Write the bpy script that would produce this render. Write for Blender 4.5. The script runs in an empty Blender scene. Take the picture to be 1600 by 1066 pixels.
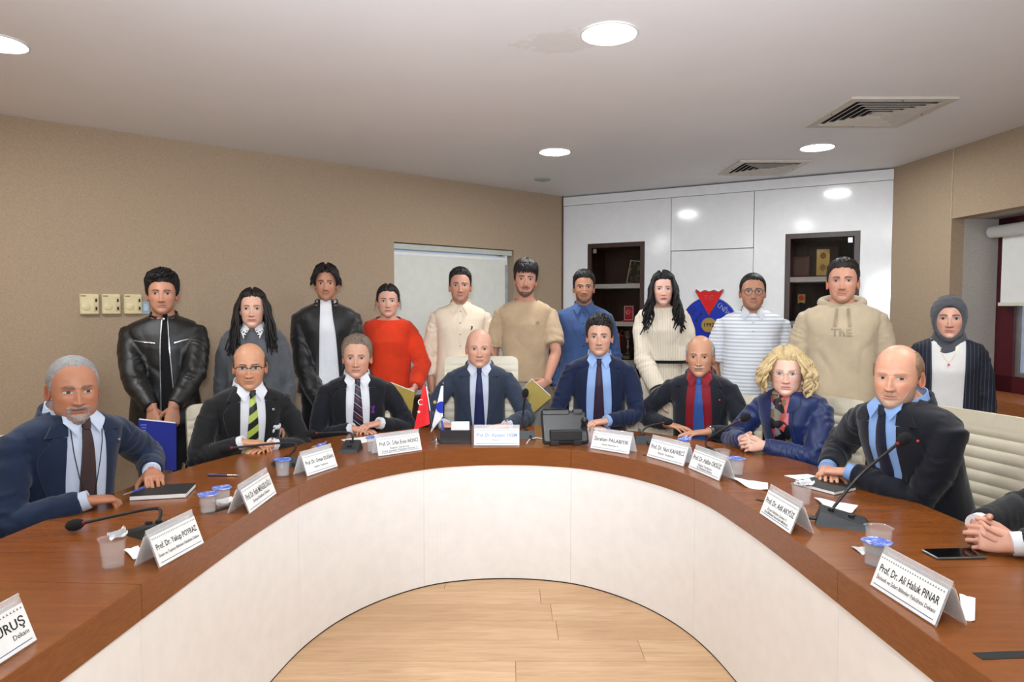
import bpy, bmesh, math, random
import numpy as np
from mathutils import Vector, Matrix, noise as mnoise
from mathutils.bvhtree import BVHTree

scene = bpy.context.scene
C = scene.collection
PI = math.pi
R = math.radians

# ------------------------------------------------------------------ camera, world, exposure, lights
FPX, HC, TH = 1050.0, 1.53, math.atan(53 / 1050.0)
cam = bpy.data.cameras.new('camera')
cam.sensor_width = 36.0
cam.lens = 36.0 * FPX / 1600.0
cam.clip_start = 0.02
camo = bpy.data.objects.new('camera', cam)
camo.location = (0, 0, HC)
camo.rotation_euler = (PI / 2 - TH, 0, 0)
C.objects.link(camo)
scene.camera = camo

w = bpy.data.worlds.new('sky')
scene.world = w
w.use_nodes = True
wn = w.node_tree
wn.nodes['Background'].inputs[0].default_value = (0.62, 0.72, 0.98, 1)
wn.nodes['Background'].inputs[1].default_value = 1.0

vs = scene.view_settings
vs.view_transform = 'Standard'
vs.look = 'None'
vs.gamma = 1.0
vs.use_curve_mapping = False
vs.exposure = 0.0

LAMP_STRENGTH = 150.0          # ceiling downlight discs
FLASH_BOUNCE = 500.0          # photographer's flash turned up at the ceiling
FLASH_DIRECT = 38.0


def add_light(name, kind, loc, target, energy, size=0.1, color=(1, 1, 1), **kw):
    l = bpy.data.lights.new(name, kind)
    l.energy = energy
    l.color = color
    if kind == 'AREA':
        l.shape = 'DISK'
        l.size = size
    else:
        l.shadow_soft_size = size
    for k, v in kw.items():
        setattr(l, k, v)
    o = bpy.data.objects.new(name, l)
    o.location = loc
    d = Vector(target) - Vector(loc)
    o.rotation_euler = d.to_track_quat('-Z', 'Y').to_euler()
    C.objects.link(o)
    return o


# the camera's own flash head: mostly bounced from the ceiling, a little straight ahead
add_light('flash_bounce', 'SPOT', (-0.02, -0.10, 1.72), (0.0, 1.9, 2.7), FLASH_BOUNCE, 0.12, (0.90, 1.0, 1.12),
          spot_size=R(118), spot_blend=1.0)
add_light('flash_direct', 'SPOT', (-0.10, -0.05, 1.74), (0.0, 4.0, 1.25), FLASH_DIRECT, 0.15, (0.96, 1.0, 1.04),
          spot_size=R(120), spot_blend=0.6)


# ------------------------------------------------------------------ pixel <-> place helpers (1600 x 1066 frame)
def ray(px, py):
    x = (px - 800) / FPX
    z = -(py - 533) / FPX
    c, s = math.cos(TH), math.sin(TH)
    return Vector((x, c + z * s, -s + z * c))


def onZ(px, py, Z):
    d = ray(px, py)
    t = (Z - HC) / d.z
    return Vector((t * d.x, t * d.y, Z))


def onY(px, py, Y):
    d = ray(px, py)
    t = Y / d.y
    return Vector((t * d.x, Y, HC + t * d.z))


def onP(px, py, p0, n):
    d = ray(px, py)
    o = Vector((0, 0, HC))
    t = (Vector(p0) - o).dot(Vector(n)) / d.dot(Vector(n))
    return o + d * t


# ------------------------------------------------------------------ materials
def lin(c):
    r = []
    for v in c[:3]:
        v = v / 255.0
        r.append(v / 12.92 if v <= 0.04045 else ((v + 0.055) / 1.055) ** 2.4)
    return (r[0], r[1], r[2], 1.0)


_M = {}


class NT:
    def __init__(self, name):
        self.m = bpy.data.materials.new(name)
        self.m.use_nodes = True
        self.t = self.m.node_tree
        self.b = self.t.nodes['Principled BSDF']
        self.tc = None

    def n(self, typ, **kw):
        nd = self.t.nodes.new(typ)
        for k, v in kw.items():
            if k.startswith('i_'):
                key = k[2:]
                nd.inputs[int(key) if key.isdigit() else key].default_value = v
            else:
                setattr(nd, k, v)
        return nd

    def l(self, a, b):
        self.t.links.new(a, b)

    def coord(self, kind='Object', scale=(1, 1, 1), rot=(0, 0, 0)):
        tc = self.n('ShaderNodeTexCoord')
        mp = self.n('ShaderNodeMapping')
        mp.inputs['Scale'].default_value = scale
        mp.inputs['Rotation'].default_value = rot
        self.l(tc.outputs[kind], mp.inputs['Vector'])
        return mp.outputs['Vector']

    def noise(self, vec, scale, detail=3, rough=0.55, dist=0.0):
        nd = self.n('ShaderNodeTexNoise')
        nd.inputs['Scale'].default_value = scale
        nd.inputs['Detail'].default_value = detail
        nd.inputs['Roughness'].default_value = rough
        nd.inputs['Distortion'].default_value = dist
        self.l(vec, nd.inputs['Vector'])
        return nd.outputs['Fac']

    def ramp(self, fac, stops):
        nd = self.n('ShaderNodeValToRGB')
        e = nd.color_ramp.elements
        while len(e) < len(stops):
            e.new(0.5)
        for i, (p, c) in enumerate(stops):
            e[i].position = p
            e[i].color = c
        self.l(fac, nd.inputs['Fac'])
        return nd.outputs['Color']

    def bump(self, fac, strength, dist=0.01):
        nd = self.n('ShaderNodeBump')
        nd.inputs['Strength'].default_value = strength
        nd.inputs['Distance'].default_value = dist
        self.l(fac, nd.inputs['Height'])
        self.l(nd.outputs['Normal'], self.b.inputs['Normal'])

    def math(self, op, a, b=None):
        nd = self.n('ShaderNodeMath', operation=op)
        for i, v in enumerate((a, b)):
            if v is None:
                continue
            if isinstance(v, (int, float)):
                nd.inputs[i].default_value = v
            else:
                self.l(v, nd.inputs[i])
        return nd.outputs[0]

    def sep(self, vec):
        nd = self.n('ShaderNodeSeparateXYZ')
        self.l(vec, nd.inputs[0])
        return nd.outputs

    def mix(self, fac, a, b):
        nd = self.n('ShaderNodeMix', data_type='RGBA')
        if isinstance(fac, (int, float)):
            nd.inputs[0].default_value = fac
        else:
            self.l(fac, nd.inputs[0])
        for i, v in ((6, a), (7, b)):
            if isinstance(v, tuple):
                nd.inputs[i].default_value = v
            else:
                self.l(v, nd.inputs[i])
        return nd.outputs[2]

    def set(self, **kw):
        for k, v in kw.items():
            self.b.inputs[k.replace('_', ' ')].default_value = v
        return self


def shade(c, k):
    return tuple(max(0, min(255, v * k)) for v in c[:3])


def mat(key, col, rough=0.5, metal=0.0, var=0.08, scale=14.0, bump=0.0, bscale=200.0, **kw):
    """plain procedural material: a colour that drifts a little through noise, optional fine relief"""
    if key in _M:
        return _M[key]
    t = NT(key)
    v = t.coord('Object')
    f = t.noise(v, scale)
    t.l(t.ramp(f, [(0.3, lin(shade(col, 1 - var))), (0.7, lin(shade(col, 1 + var)))]), t.b.inputs['Base Color'])
    t.set(Roughness=rough, Metallic=metal)
    if bump:
        t.bump(t.noise(v, bscale, 2), bump, 0.004)
    for k, val in kw.items():
        t.b.inputs[k.replace('_', ' ')].default_value = val
    _M[key] = t.m
    return t.m


def cloth(key, col, rough=0.85, var=0.10, weave=420.0, bump=0.25, sheen=0.15):
    if key in _M:
        return _M[key]
    t = NT(key)
    v = t.coord('Object')
    f = t.noise(v, 9.0, 4)
    f2 = t.noise(v, weave, 2)
    base = t.ramp(f, [(0.3, lin(shade(col, 1 - var))), (0.7, lin(shade(col, 1 + var)))])
    c2 = t.mix(t.math('MULTIPLY', f2, 0.35), base, lin(shade(col, 0.72)))
    t.l(c2, t.b.inputs['Base Color'])
    t.set(Roughness=rough, Sheen_Weight=sheen)
    t.b.inputs['Specular IOR Level'].default_value = 0.25
    t.bump(f2, bump, 0.002)
    _M[key] = t.m
    return t.m


def stripes(key, c1, c2, axis, freq, duty=0.5, soft=0.05, rough=0.8, rot=(0, 0, 0), c3=None):
    """woven stripes fixed to the garment's own coordinates"""
    if key in _M:
        return _M[key]
    t = NT(key)
    v = t.coord('Object', rot=rot)
    s = t.sep(v)[axis]
    ph = t.math('FRACT', t.math('MULTIPLY', s, freq))
    d = t.math('ABSOLUTE', t.math('SUBTRACT', ph, 0.5))
    fac = t.ramp(d, [(max(0.0, duty / 2 - soft), (1, 1, 1, 1)), (duty / 2 + soft, (0, 0, 0, 1))])
    col = t.mix(fac, lin(c1), lin(c2))
    if c3:
        ph2 = t.math('FRACT', t.math('ADD', t.math('MULTIPLY', s, freq), 0.37))
        d2 = t.math('ABSOLUTE', t.math('SUBTRACT', ph2, 0.5))
        fac2 = t.ramp(d2, [(0.03, (1, 1, 1, 1)), (0.06, (0, 0, 0, 1))])
        col = t.mix(fac2, col, lin(c3))
    t.l(col, t.b.inputs['Base Color'])
    t.set(Roughness=rough)
    t.bump(t.noise(v, 500.0, 2), 0.15, 0.002)
    _M[key] = t.m
    return t.m


# ------------------------------------------------------------------ mesh building
class MB:
    def __init__(self):
        self.v = []
        self.f = []

    def add(self, vs_, fs_):
        o = len(self.v)
        self.v.extend([tuple(p) for p in vs_])
        self.f.extend([tuple(i + o for i in q) for q in fs_])
        return self

    def box(self, c, s, rz=0.0, bev=0.0):
        """box by centre and size; bev chamfers every edge"""
        hx, hy, hz = s[0] / 2, s[1] / 2, s[2] / 2
        b = min(bev, hx * .9, hy * .9, hz * .9)
        if b <= 0:
            vs_ = [(x, y, z) for x in (-hx, hx) for y in (-hy, hy) for z in (-hz, hz)]
            fs_ = [(0, 1, 3, 2), (4, 6, 7, 5), (0, 4, 5, 1), (2, 3, 7, 6), (0, 2, 6, 4), (1, 5, 7, 3)]
        else:
            rings = []
            for (z, k) in ((-hz, b), (-hz + b, 0), (hz - b, 0), (hz, b)):
                X, Y = hx - k, hy - k
                c_ = b if k == 0 else b * 0.6
                rings.append([(X - c_, -Y, z), (X, -Y + c_, z), (X, Y - c_, z), (X - c_, Y, z),
                              (-X + c_, Y, z), (-X, Y - c_, z), (-X, -Y + c_, z), (-X + c_, -Y, z)])
            vs_ = [p for r_ in rings for p in r_]
            fs_ = [(i * 8 + j, i * 8 + (j + 1) % 8, (i + 1) * 8 + (j + 1) % 8, (i + 1) * 8 + j)
                   for i in range(3) for j in range(8)]
            fs_ += [tuple(range(7, -1, -1)), tuple(range(24, 32))]
        cr, sr = math.cos(rz), math.sin(rz)
        return self.add([(c[0] + x * cr - y * sr, c[1] + x * sr + y * cr, c[2] + z) for x, y, z in vs_], fs_)

    def loft(self, rings, cap=True, closed=True):
        n = len(rings[0])
        vs_ = [p for r_ in rings for p in r_]
        fs_ = []
        for i in range(len(rings) - 1):
            for j in range(n if closed else n - 1):
                k = (j + 1) % n
                fs_.append((i * n + j, i * n + k, (i + 1) * n + k, (i + 1) * n + j))
        if cap and closed:
            fs_.append(tuple(range(n - 1, -1, -1)))
            fs_.append(tuple((len(rings) - 1) * n + j for j in range(n)))
        return self.add(vs_, fs_)

    def tube(self, pts, rad, n=8, cap=True, flat=1.0, up=(0, 0, 1), round_ends=False):
        pts = [Vector(p) for p in pts]
        if not isinstance(rad, (list, tuple)):
            rad = [rad] * len(pts)
        rad = list(rad)
        if round_ends:
            d0 = (pts[0] - pts[1]).normalized()
            d1 = (pts[-1] - pts[-2]).normalized()
            a, b = rad[0], rad[-1]
            pts = [pts[0] + d0 * a * .92, pts[0] + d0 * a * .6] + pts + [pts[-1] + d1 * b * .6, pts[-1] + d1 * b * .92]
            rad = [a * .38, a * .8] + rad + [b * .8, b * .38]
        rings = []
        prev = None
        for i, p in enumerate(pts):
            t = (pts[min(i + 1, len(pts) - 1)] - pts[max(i - 1, 0)])
            if t.length < 1e-9:
                t = Vector((0, 0, 1))
            t.normalize()
            if prev is None:
                u = Vector(up)
                if abs(u.dot(t)) > 0.95:
                    u = Vector((1, 0, 0))
                a = (u - t * u.dot(t)).normalized()
            else:
                a = prev - t * prev.dot(t)
                a = a.normalized() if a.length > 1e-6 else Vector((1, 0, 0))
            prev = a
            b = t.cross(a)
            rings.append([p + a * (math.cos(2 * PI * j / n) * rad[i] * flat) + b * (math.sin(2 * PI * j / n) * rad[i])
                          for j in range(n)])
        return self.loft(rings, cap)

    def lathe(self, prof, c=(0, 0, 0), n=20, cap=True, sq=None):
        rings = []
        for r_, z in prof:
            ring = []
            for j in range(n):
                a = 2 * PI * j / n
                x, y = math.cos(a), math.sin(a)
                if sq:
                    k = (abs(x) ** sq + abs(y) ** sq) ** (-1 / sq)
                    x, y = x * k, y * k
                ring.append((c[0] + r_ * x, c[1] + r_ * y, c[2] + z))
            rings.append(ring)
        return self.loft(rings, cap)

    def prism(self, poly, z0, z1):
        n = len(poly)
        vs_ = [(x, y, z0) for x, y in poly] + [(x, y, z1) for x, y in poly]
        fs_ = [(j, (j + 1) % n, n + (j + 1) % n, n + j) for j in range(n)]
        fs_ += [tuple(range(n - 1, -1, -1)), tuple(range(n, 2 * n))]
        return self.add(vs_, fs_)

    def ball(self, c, r_, nu=12, nv=8):
        r3 = r_ if isinstance(r_, (tuple, list)) else (r_, r_, r_)
        rings = []
        for i in range(nv + 1):
            a = -PI / 2 + PI * i / nv
            k = max(math.cos(a), 0.02)
            rings.append([(c[0] + r3[0] * k * math.cos(2 * PI * j / nu), c[1] + r3[1] * k * math.sin(2 * PI * j / nu),
                           c[2] + r3[2] * math.sin(a)) for j in range(nu)])
        return self.loft(rings, True)

    def xf(self, M):
        self.v = [tuple(M @ Vector(p)) for p in self.v]
        return self

    def build(self, name, m, parent=None, smooth=True, recalc=True, angle=40):
        return mesh_obj(name, self.v, self.f, m, parent, smooth, recalc, angle)


def mesh_obj(name, v, f, m, parent=None, smooth=True, recalc=True, angle=40):
    me = bpy.data.meshes.new(name)
    me.from_pydata([tuple(p) for p in v], [], f)
    if recalc:
        bm = bmesh.new()
        bm.from_mesh(me)
        bmesh.ops.recalc_face_normals(bm, faces=bm.faces)
        bm.to_mesh(me)
        bm.free()
    if smooth:
        me.shade_smooth()
        if angle and angle < 180:
            me.set_sharp_from_angle(angle=R(angle))
    else:
        me.shade_flat()
    if m is not None:
        me.materials.append(m)
    o = bpy.data.objects.new(name, me)
    C.objects.link(o)
    if parent is not None:
        o.parent = parent
    return o


def tag(o, label=None, cat=None, group=None, kind=None):
    if label:
        o['label'] = label
    if cat:
        o['category'] = cat
    if group:
        o['group'] = group
    if kind:
        o['kind'] = kind
    return o


def thing(name, label, cat, loc=(0, 0, 0), rz=0.0, group=None):
    o = bpy.data.objects.new(name, None)
    o.empty_display_size = 0.1
    o.location = loc
    o.rotation_euler = (0, 0, rz)
    C.objects.link(o)
    return tag(o, label, cat, group)


def struct(o):
    o['kind'] = 'structure'
    return o


def copy_tree(o, parent=None):
    c = o.copy()
    C.objects.link(c)
    c.parent = parent
    for ch in o.children:
        copy_tree(ch, c)
    return c


_FT = {}


def text_data(s, size, align='CENTER', bold=0.0):
    key = (s, size, align, bold)
    if key in _FT:
        return _FT[key]
    cu = bpy.data.curves.new('lettering', 'FONT')
    cu.body = s
    cu.size = size
    cu.align_x = align
    cu.align_y = 'CENTER'
    cu.resolution_u = 2
    cu.offset = bold
    o = bpy.data.objects.new('lettering', cu)
    C.objects.link(o)
    dg = bpy.context.evaluated_depsgraph_get()
    me = o.evaluated_get(dg).to_mesh()
    v = [tuple(p.co) for p in me.vertices]
    f = [tuple(p.vertices) for p in me.polygons]
    o.evaluated_get(dg).to_mesh_clear()
    bpy.data.objects.remove(o)
    bpy.data.curves.remove(cu)
    _FT[key] = (v, f)
    return v, f


def text_obj(s, size, M, m, parent, name='lettering', align='CENTER', bold=0.0, maxw=None):
    v, f = text_data(s, size, align, bold)
    k = 1.0
    if maxw and v:
        ww = max(p[0] for p in v) - min(p[0] for p in v)
        if ww > maxw:
            k = maxw / ww
    v = [tuple(M @ Vector((p[0] * k, p[1], p[2]))) for p in v]
    return mesh_obj(name, v, f, m, parent, smooth=False, recalc=False)


def solidify_remesh(mb, voxel, smooth_it=4, factor=0.5):
    """fuse overlapping closed shapes into one skin"""
    me = bpy.data.meshes.new('tmp')
    me.from_pydata(mb.v, [], mb.f)
    bm = bmesh.new()
    bm.from_mesh(me)
    bmesh.ops.recalc_face_normals(bm, faces=bm.faces)
    bm.to_mesh(me)
    bm.free()
    o = bpy.data.objects.new('tmp', me)
    C.objects.link(o)
    rm = o.modifiers.new('r', 'REMESH')
    rm.mode = 'VOXEL'
    rm.voxel_size = voxel
    if smooth_it:
        sm = o.modifiers.new('s', 'SMOOTH')
        sm.factor = factor
        sm.iterations = smooth_it
    dg = bpy.context.evaluated_depsgraph_get()
    ev = o.evaluated_get(dg)
    e = ev.to_mesh()
    n = len(e.vertices)
    co = np.empty(n * 3, dtype=np.float64)
    e.vertices.foreach_get('co', co)
    no = np.empty(n * 3, dtype=np.float64)
    e.vertices.foreach_get('normal', no)
    f = [tuple(p.vertices) for p in e.polygons]
    ev.to_mesh_clear()
    bpy.data.objects.remove(o)
    bpy.data.meshes.remove(me)
    return co.reshape(-1, 3), no.reshape(-1, 3), f


def spline(pts, n):
    """Catmull-Rom through 2D/3D points, n samples per span"""
    P = [np.array(p, dtype=float) for p in pts]
    P = [2 * P[0] - P[1]] + P + [2 * P[-1] - P[-2]]
    out = []
    for i in range(1, len(P) - 2):
        for j in range(n):
            t = j / n
            a, b, c, d = P[i - 1], P[i], P[i + 1], P[i + 2]
            out.append(0.5 * (2 * b + (c - a) * t + (2 * a - 5 * b + 4 * c - d) * t * t + (3 * b - a - 3 * c + d) * t ** 3))
    out.append(P[-2])
    return out

# ================================================================== THE ROOM
CEIL = 2.70
A_ = Vector((0.55, 7.20, 0))          # corner: fabric wall meets the white wall unit
B_ = Vector((3.21, 5.71, 0))          # corner: wall unit meets window wall
L0_ = Vector((-4.6, 2.90, 0))
D_ = Vector((3.75, -2.2, 0))
E_ = Vector((-4.6, -2.2, 0))


def fabric(key, col):
    t = NT(key)
    v = t.coord('Object')
    a = t.noise(t.coord('Object', (1, 1, 0.18)), 620.0, 2)
    b = t.noise(t.coord('Object', (0.18, 0.18, 1)), 620.0, 2)
    big = t.noise(v, 260.0, 4, 0.7)
    h = t.math('ADD', t.math('MULTIPLY', a, 0.5), t.math('MULTIPLY', b, 0.5))
    h2 = t.math('ADD', t.math('MULTIPLY', h, 0.65), t.math('MULTIPLY', big, 0.35))
    t.l(t.ramp(h2, [(0.36, lin(shade(col, 0.84))), (0.5, lin(col)), (0.64, lin(shade(col, 1.13)))]), t.b.inputs['Base Color'])
    t.set(Roughness=0.9)
    t.b.inputs['Specular IOR Level'].default_value = 0.2
    t.bump(h2, 0.35, 0.003)
    return t.m


M_fabric = fabric('wall_fabric', (170, 149, 125))
M_white = mat('white_lacquer', (228, 228, 228), 0.12, var=0.01)
M_panelwhite = mat('table_white', (238, 237, 235), 0.42, var=0.012)
M_dark = mat('black_plastic', (22, 23, 24), 0.42, var=0.1)
M_chrome = mat('chrome', (205, 205, 208), 0.16, 1.0, var=0.02)
M_alu = mat('aluminium', (190, 192, 192), 0.35, 0.9, var=0.03)


def wood(key, c_dark, c_mid, c_light, rough, axis_scale, scale=3.0, coat=0.0):
    t = NT(key)
    v = t.coord('Object', axis_scale)
    f = t.noise(v, scale, 6, 0.62, 0.6)
    fine = t.noise(t.coord('Object', tuple(a * 7 for a in axis_scale)), scale * 2, 3, 0.6)
    h = t.math('ADD', t.math('MULTIPLY', f, 0.6), t.math('MULTIPLY', fine, 0.4))
    t.l(t.ramp(h, [(0.34, lin(c_dark)), (0.5, lin(c_mid)), (0.66, lin(c_light))]), t.b.inputs['Base Color'])
    t.set(Roughness=rough, Coat_Weight=coat, Coat_Roughness=0.12)
    t.bump(fine, 0.04, 0.002)
    return t.m


M_table = wood('table_veneer', (115, 62, 20), (126, 70, 26), (136, 78, 32), 0.26, (1.2, 9, 40), 3.0, 0.0)
M_darkwood = wood('wenge', (38, 22, 15), (56, 34, 24), (72, 46, 33), 0.4, (6, 6, 1), 4.0)
M_sill = wood('sill_wood', (120, 66, 30), (150, 88, 44), (172, 106, 58), 0.45, (6, 1, 6), 3.0)

# ---- ceiling, with an old plaster repair near the first lamp
t = NT('ceiling_paint')
v = t.coord('Object')
geo = t.n('ShaderNodeNewGeometry')
sp = t.sep(geo.outputs['Position'])
rc = onZ(868, 66, CEIL)
dx = t.math('MULTIPLY', t.math('SUBTRACT', sp[0], rc.x), 2.5)
dy = t.math('MULTIPLY', t.math('SUBTRACT', sp[1], rc.y), 3.2)
rr = t.math('SQRT', t.math('ADD', t.math('MULTIPLY', dx, dx), t.math('MULTIPLY', dy, dy)))
nz = t.noise(v, 9.0, 5, 0.65)
edge = t.math('ADD', rr, t.math('MULTIPLY', nz, 1.1))
fac = t.ramp(edge, [(0.93, (1, 1, 1, 1)), (1.0, (0, 0, 0, 1))])
streak = t.noise(t.coord('Object', (2, 14, 1)), 5.0, 5, 0.7)
f2 = t.math('MULTIPLY', fac, t.math('ADD', t.math('MULTIPLY', streak, 0.9), 0.1))
base = t.ramp(t.noise(v, 2.0, 3), [(0.3, lin((236, 236, 237))), (0.7, lin((240, 240, 241)))])
t.l(t.mix(f2, base, lin((222, 220, 216))), t.b.inputs['Base Color'])
t.set(Roughness=0.6)
t.bump(nz, 0.03, 0.004)
M_ceil = t.m

room = [(L0_.x, L0_.y), (A_.x - .25, A_.y + .35), (A_.x + .25, A_.y + .45), (B_.x + .55, B_.y + .35), (4.5, 5.3), (4.5, -2.3), (E_.x, E_.y)]
room_c = [(L0_.x - .1, L0_.y), (A_.x, A_.y + .5), (B_.x + .55, B_.y + .45), (4.5, 5.3), (4.5, -2.3), (E_.x - .1, E_.y - .1)]
struct(MB().prism(room_c, CEIL, CEIL + 0.1).build('ceiling', M_ceil, smooth=False))


def slab(name, P, Q, z0, z1, th=0.1, m=None, out=1):
    """vertical wall slab from P to Q, thickness away from the room"""
    d = (Q - P).normalized()
    n = Vector((-d.y, d.x, 0)) * out
    poly = [(P.x, P.y), (Q.x, Q.y), (Q.x + n.x * th, Q.y + n.y * th), (P.x + n.x * th, P.y + n.y * th)]
    return MB().prism(poly, z0, z1)


def join_mb(*ms):
    r_ = MB()
    for m_ in ms:
        r_.add(m_.v, m_.f)
    return r_


# ---- left wall with a window recess
dL = (A_ - L0_).normalized()
nL = Vector((-dL.y, dL.x, 0))          # away from the room
LL = (A_ - L0_).length


def uL(px, py):
    return (onP(px, py, L0_, nL) - L0_).dot(dL), onP(px, py, L0_, nL).z


wu0, wz1 = uL(615.5, 378)
wu1, _ = uL(803, 391)
_, wz0 = uL(700, 606)
P = lambda u: L0_ + dL * u
wl = join_mb(slab('', P(0), P(wu0), 0, CEIL), slab('', P(wu1), P(LL + .12), 0, CEIL),
             slab('', P(wu0), P(wu1), wz1, CEIL), slab('', P(wu0), P(wu1), 0, wz0))
struct(wl.build('wall_left', M_fabric, smooth=False))
# recess lining
REC = 0.16
rv = MB()
for (a, b) in ((wu0 - .02, wu0), (wu1, wu1 + .02)):
    p0, p1 = P(a) + nL * 0.1, P(b) + nL * 0.1
    rv.prism([(p0.x, p0.y), (p1.x, p1.y), (p1.x + nL.x * REC, p1.y + nL.y * REC), (p0.x + nL.x * REC, p0.y + nL.y * REC)], wz0, wz1)
for (a, b) in ((wz1, wz1 + .02), (wz0 - .02, wz0)):
    p0, p1 = P(wu0) + nL * 0.1, P(wu1) + nL * 0.1
    rv.prism([(p0.x, p0.y), (p1.x, p1.y), (p1.x + nL.x * REC, p1.y + nL.y * REC), (p0.x + nL.x * REC, p0.y + nL.y * REC)], a, b)
struct(rv.build('trim_1', mat('reveal_paint', (196, 194, 186), 0.6), smooth=False))


def in_wall(origin, d, n, u0, u1, z0, z1, d0, d1):
    """box inside a wall frame: u along, d outward depth"""
    c = [origin + d * u + n * k for u, k in ((u0, d0), (u1, d0), (u1, d1), (u0, d1))]
    return MB().prism([(p.x, p.y) for p in c], z0, z1)


wroot = bpy.data.objects.new('window_1', None)
C.objects.link(wroot)
struct(wroot)
M_winframe = mat('window_alu', (206, 212, 208), 0.35, var=0.02)
M_glass = NT('window_glass')
M_glass.set(Roughness=0.02, Transmission_Weight=1.0, IOR=1.45)
M_glass.b.inputs['Base Color'].default_value = (0.93, 0.97, 0.98, 1)
M_glass = M_glass.m
fr = MB()
for (a, b, c, d) in ((wu0, wu0 + .05, wz0, wz1), (wu1 - .05, wu1, wz0, wz1), (wu0, wu1, wz1 - .05, wz1), (wu0, wu1, wz0, wz0 + .05)):
    q = in_wall(L0_, dL, nL, a, b, c, d, 0.16, 0.22)
    fr.add(q.v, q.f)
fr.build('window_frame', M_winframe, wroot, smooth=False)
in_wall(L0_, dL, nL, wu0 + .05, wu1 - .05, wz0 + .05, wz1 - .05, 0.185, 0.195).build('pane', M_glass, wroot, smooth=False)
in_wall(L0_, dL, nL, wu0 - .03, wu1 + .02, wz0 - .03, wz0 + .005, -0.05, 0.16).build('window_sill', M_white, wroot, smooth=False)
# roller blind hung in the recess
bl = thing('roller_blind', 'pale grey roller blind drawn down over window in the fabric wall', 'blind')
M_blind = mat('blind_cloth', (214, 214, 204), 0.75, var=0.015, bump=0.1, bscale=500)
in_wall(L0_, dL, nL, wu0 + .005, wu1 - .10, wz0 + .02, wz1 - .09, 0.020, 0.023).build('blind_cloth', M_blind, bl, smooth=False)
p0, p1 = P(wu0 + .005) + nL * .045, P(wu1 - .09) + nL * .045
MB().tube([(p0.x, p0.y, wz1 - .10), (p1.x, p1.y, wz1 - .10)], 0.030, 14).build('roller_tube', mat('blind_tube', (226, 226, 222), 0.5, var=.01), bl)
in_wall(L0_, dL, nL, wu0 + .003, wu1 - .02, wz1 - .055, wz1 - .01, 0.01, 0.07).build('head_rail', mat('rail_alu', (186, 188, 178), 0.4, var=.02), bl, smooth=False)
in_wall(L0_, dL, nL, wu1 - .092, wu1 - .072, wz1 - .15, wz1 - .055, 0.02, 0.075).build('end_bracket', mat('bracket_white', (220, 220, 216), 0.5, var=.01), bl, smooth=False)
in_wall(L0_, dL, nL, wu0 + .005, wu1 - .10, wz0 + .012, wz0 + .03, 0.012, 0.030).build('bottom_bar', mat('rail_alu', (186, 188, 178)), bl, smooth=False)
# low brown timber casing beneath that window
lc = thing('radiator_casing', 'dark brown timber casing under the window with the pale blind', 'casing')
in_wall(L0_, dL, nL, wu0 - .1, wu1 + .05, 0.0, wz0 - .035, -0.10, -0.002).build('front_panel', M_darkwood, lc, smooth=False)
in_wall(L0_, dL, nL, wu0 - .12, wu1 + .07, wz0 - .075, wz0 - .036, -0.115, -0.002).build('top_rail', M_darkwood, lc, smooth=False)
# metal edge trim where the fabric wall meets the wall unit
cp = A_ - dL * 0.012
struct(MB().box((cp.x - .006, cp.y - .01, CEIL / 2), (0.014, 0.014, CEIL), math.atan2(dL.y, dL.x)).build('trim_2', mat('bronze_trim', (92, 74, 56), 0.5), smooth=False))

# ---- window wall on the right
dR = (D_ - B_).normalized()
nR = Vector((-dR.y, dR.x, 0))
LR = (D_ - B_).length


def uR(px, py, dep=0.0):
    q = onP(px, py, B_ + nR * dep, nR)
    return (q - B_).dot(dR), q.z


ru0, rz1 = uR(1487, 342)
ru1 = ru0 + 1.9
RD = 0.42
rz0 = onY(1575, 606, onP(1487, 342, B_, nR).y).z
PR = lambda u: B_ + dR * u
wr = join_mb(slab('', PR(-.12), PR(ru0), 0, CEIL), slab('', PR(ru1), PR(LR), 0, CEIL),
             slab('', PR(ru0), PR(ru1), rz1, CEIL), slab('', PR(ru0), PR(ru1), 0, rz0 - .14))
wro = struct(wr.build('wall_right', M_fabric, smooth=False))
# reveal of the deep window niche, lined with a greyer fabric
M_fabric2 = fabric('reveal_fabric', (178, 172, 164))
rv = MB()
for (a, b) in ((ru0 - .1, ru0), (ru1, ru1 + .1)):
    q = in_wall(B_, dR, nR, a, b, rz0 - .14, rz1, 0.1, RD + .1)
    rv.add(q.v, q.f)
for (a, b) in ((rz1, rz1 + .1), (rz0 - .24, rz0 - .14)):
    q = in_wall(B_, dR, nR, ru0, ru1, a, b, 0.1, RD + .1)
    rv.add(q.v, q.f)
struct(rv.build('trim_3', M_fabric2, smooth=False))
wroot = bpy.data.objects.new('window_2', None)
C.objects.link(wroot)
struct(wroot)
M_maroon = mat('maroon_frame', (74, 16, 28), 0.35, var=0.06)
in_wall(B_, dR, nR, ru0 - .02, ru1, rz0 - .14, rz0 - .02, -0.04, RD).build('window_sill', M_sill, wroot, smooth=False)
fr = MB()
for (a, b, c, d) in ((ru0, ru0 + .17, rz0 - .02, rz1), (ru1 - .12, ru1, rz0 - .02, rz1), (ru0, ru1, rz1 - .12, rz1), (ru0, ru1, rz0 - .02, rz0 + .10)):
    q = in_wall(B_, dR, nR, a, b, c, d, RD - .05, RD + .03)
    fr.add(q.v, q.f)
fr.build('window_frame', M_maroon, wroot, smooth=False)
q = MB()
for (a, b, c, d) in ((ru0 + .17, ru0 + .22, rz0 + .10, rz1 - .12), (ru0 + .22, ru1 - .12, rz0 + .10, rz0 + .13)):
    k = in_wall(B_, dR, nR, a, b, c, d, RD - .03, RD + .02)
    q.add(k.v, k.f)
q.build('sash_strip', M_alu, wroot, smooth=False)
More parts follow.
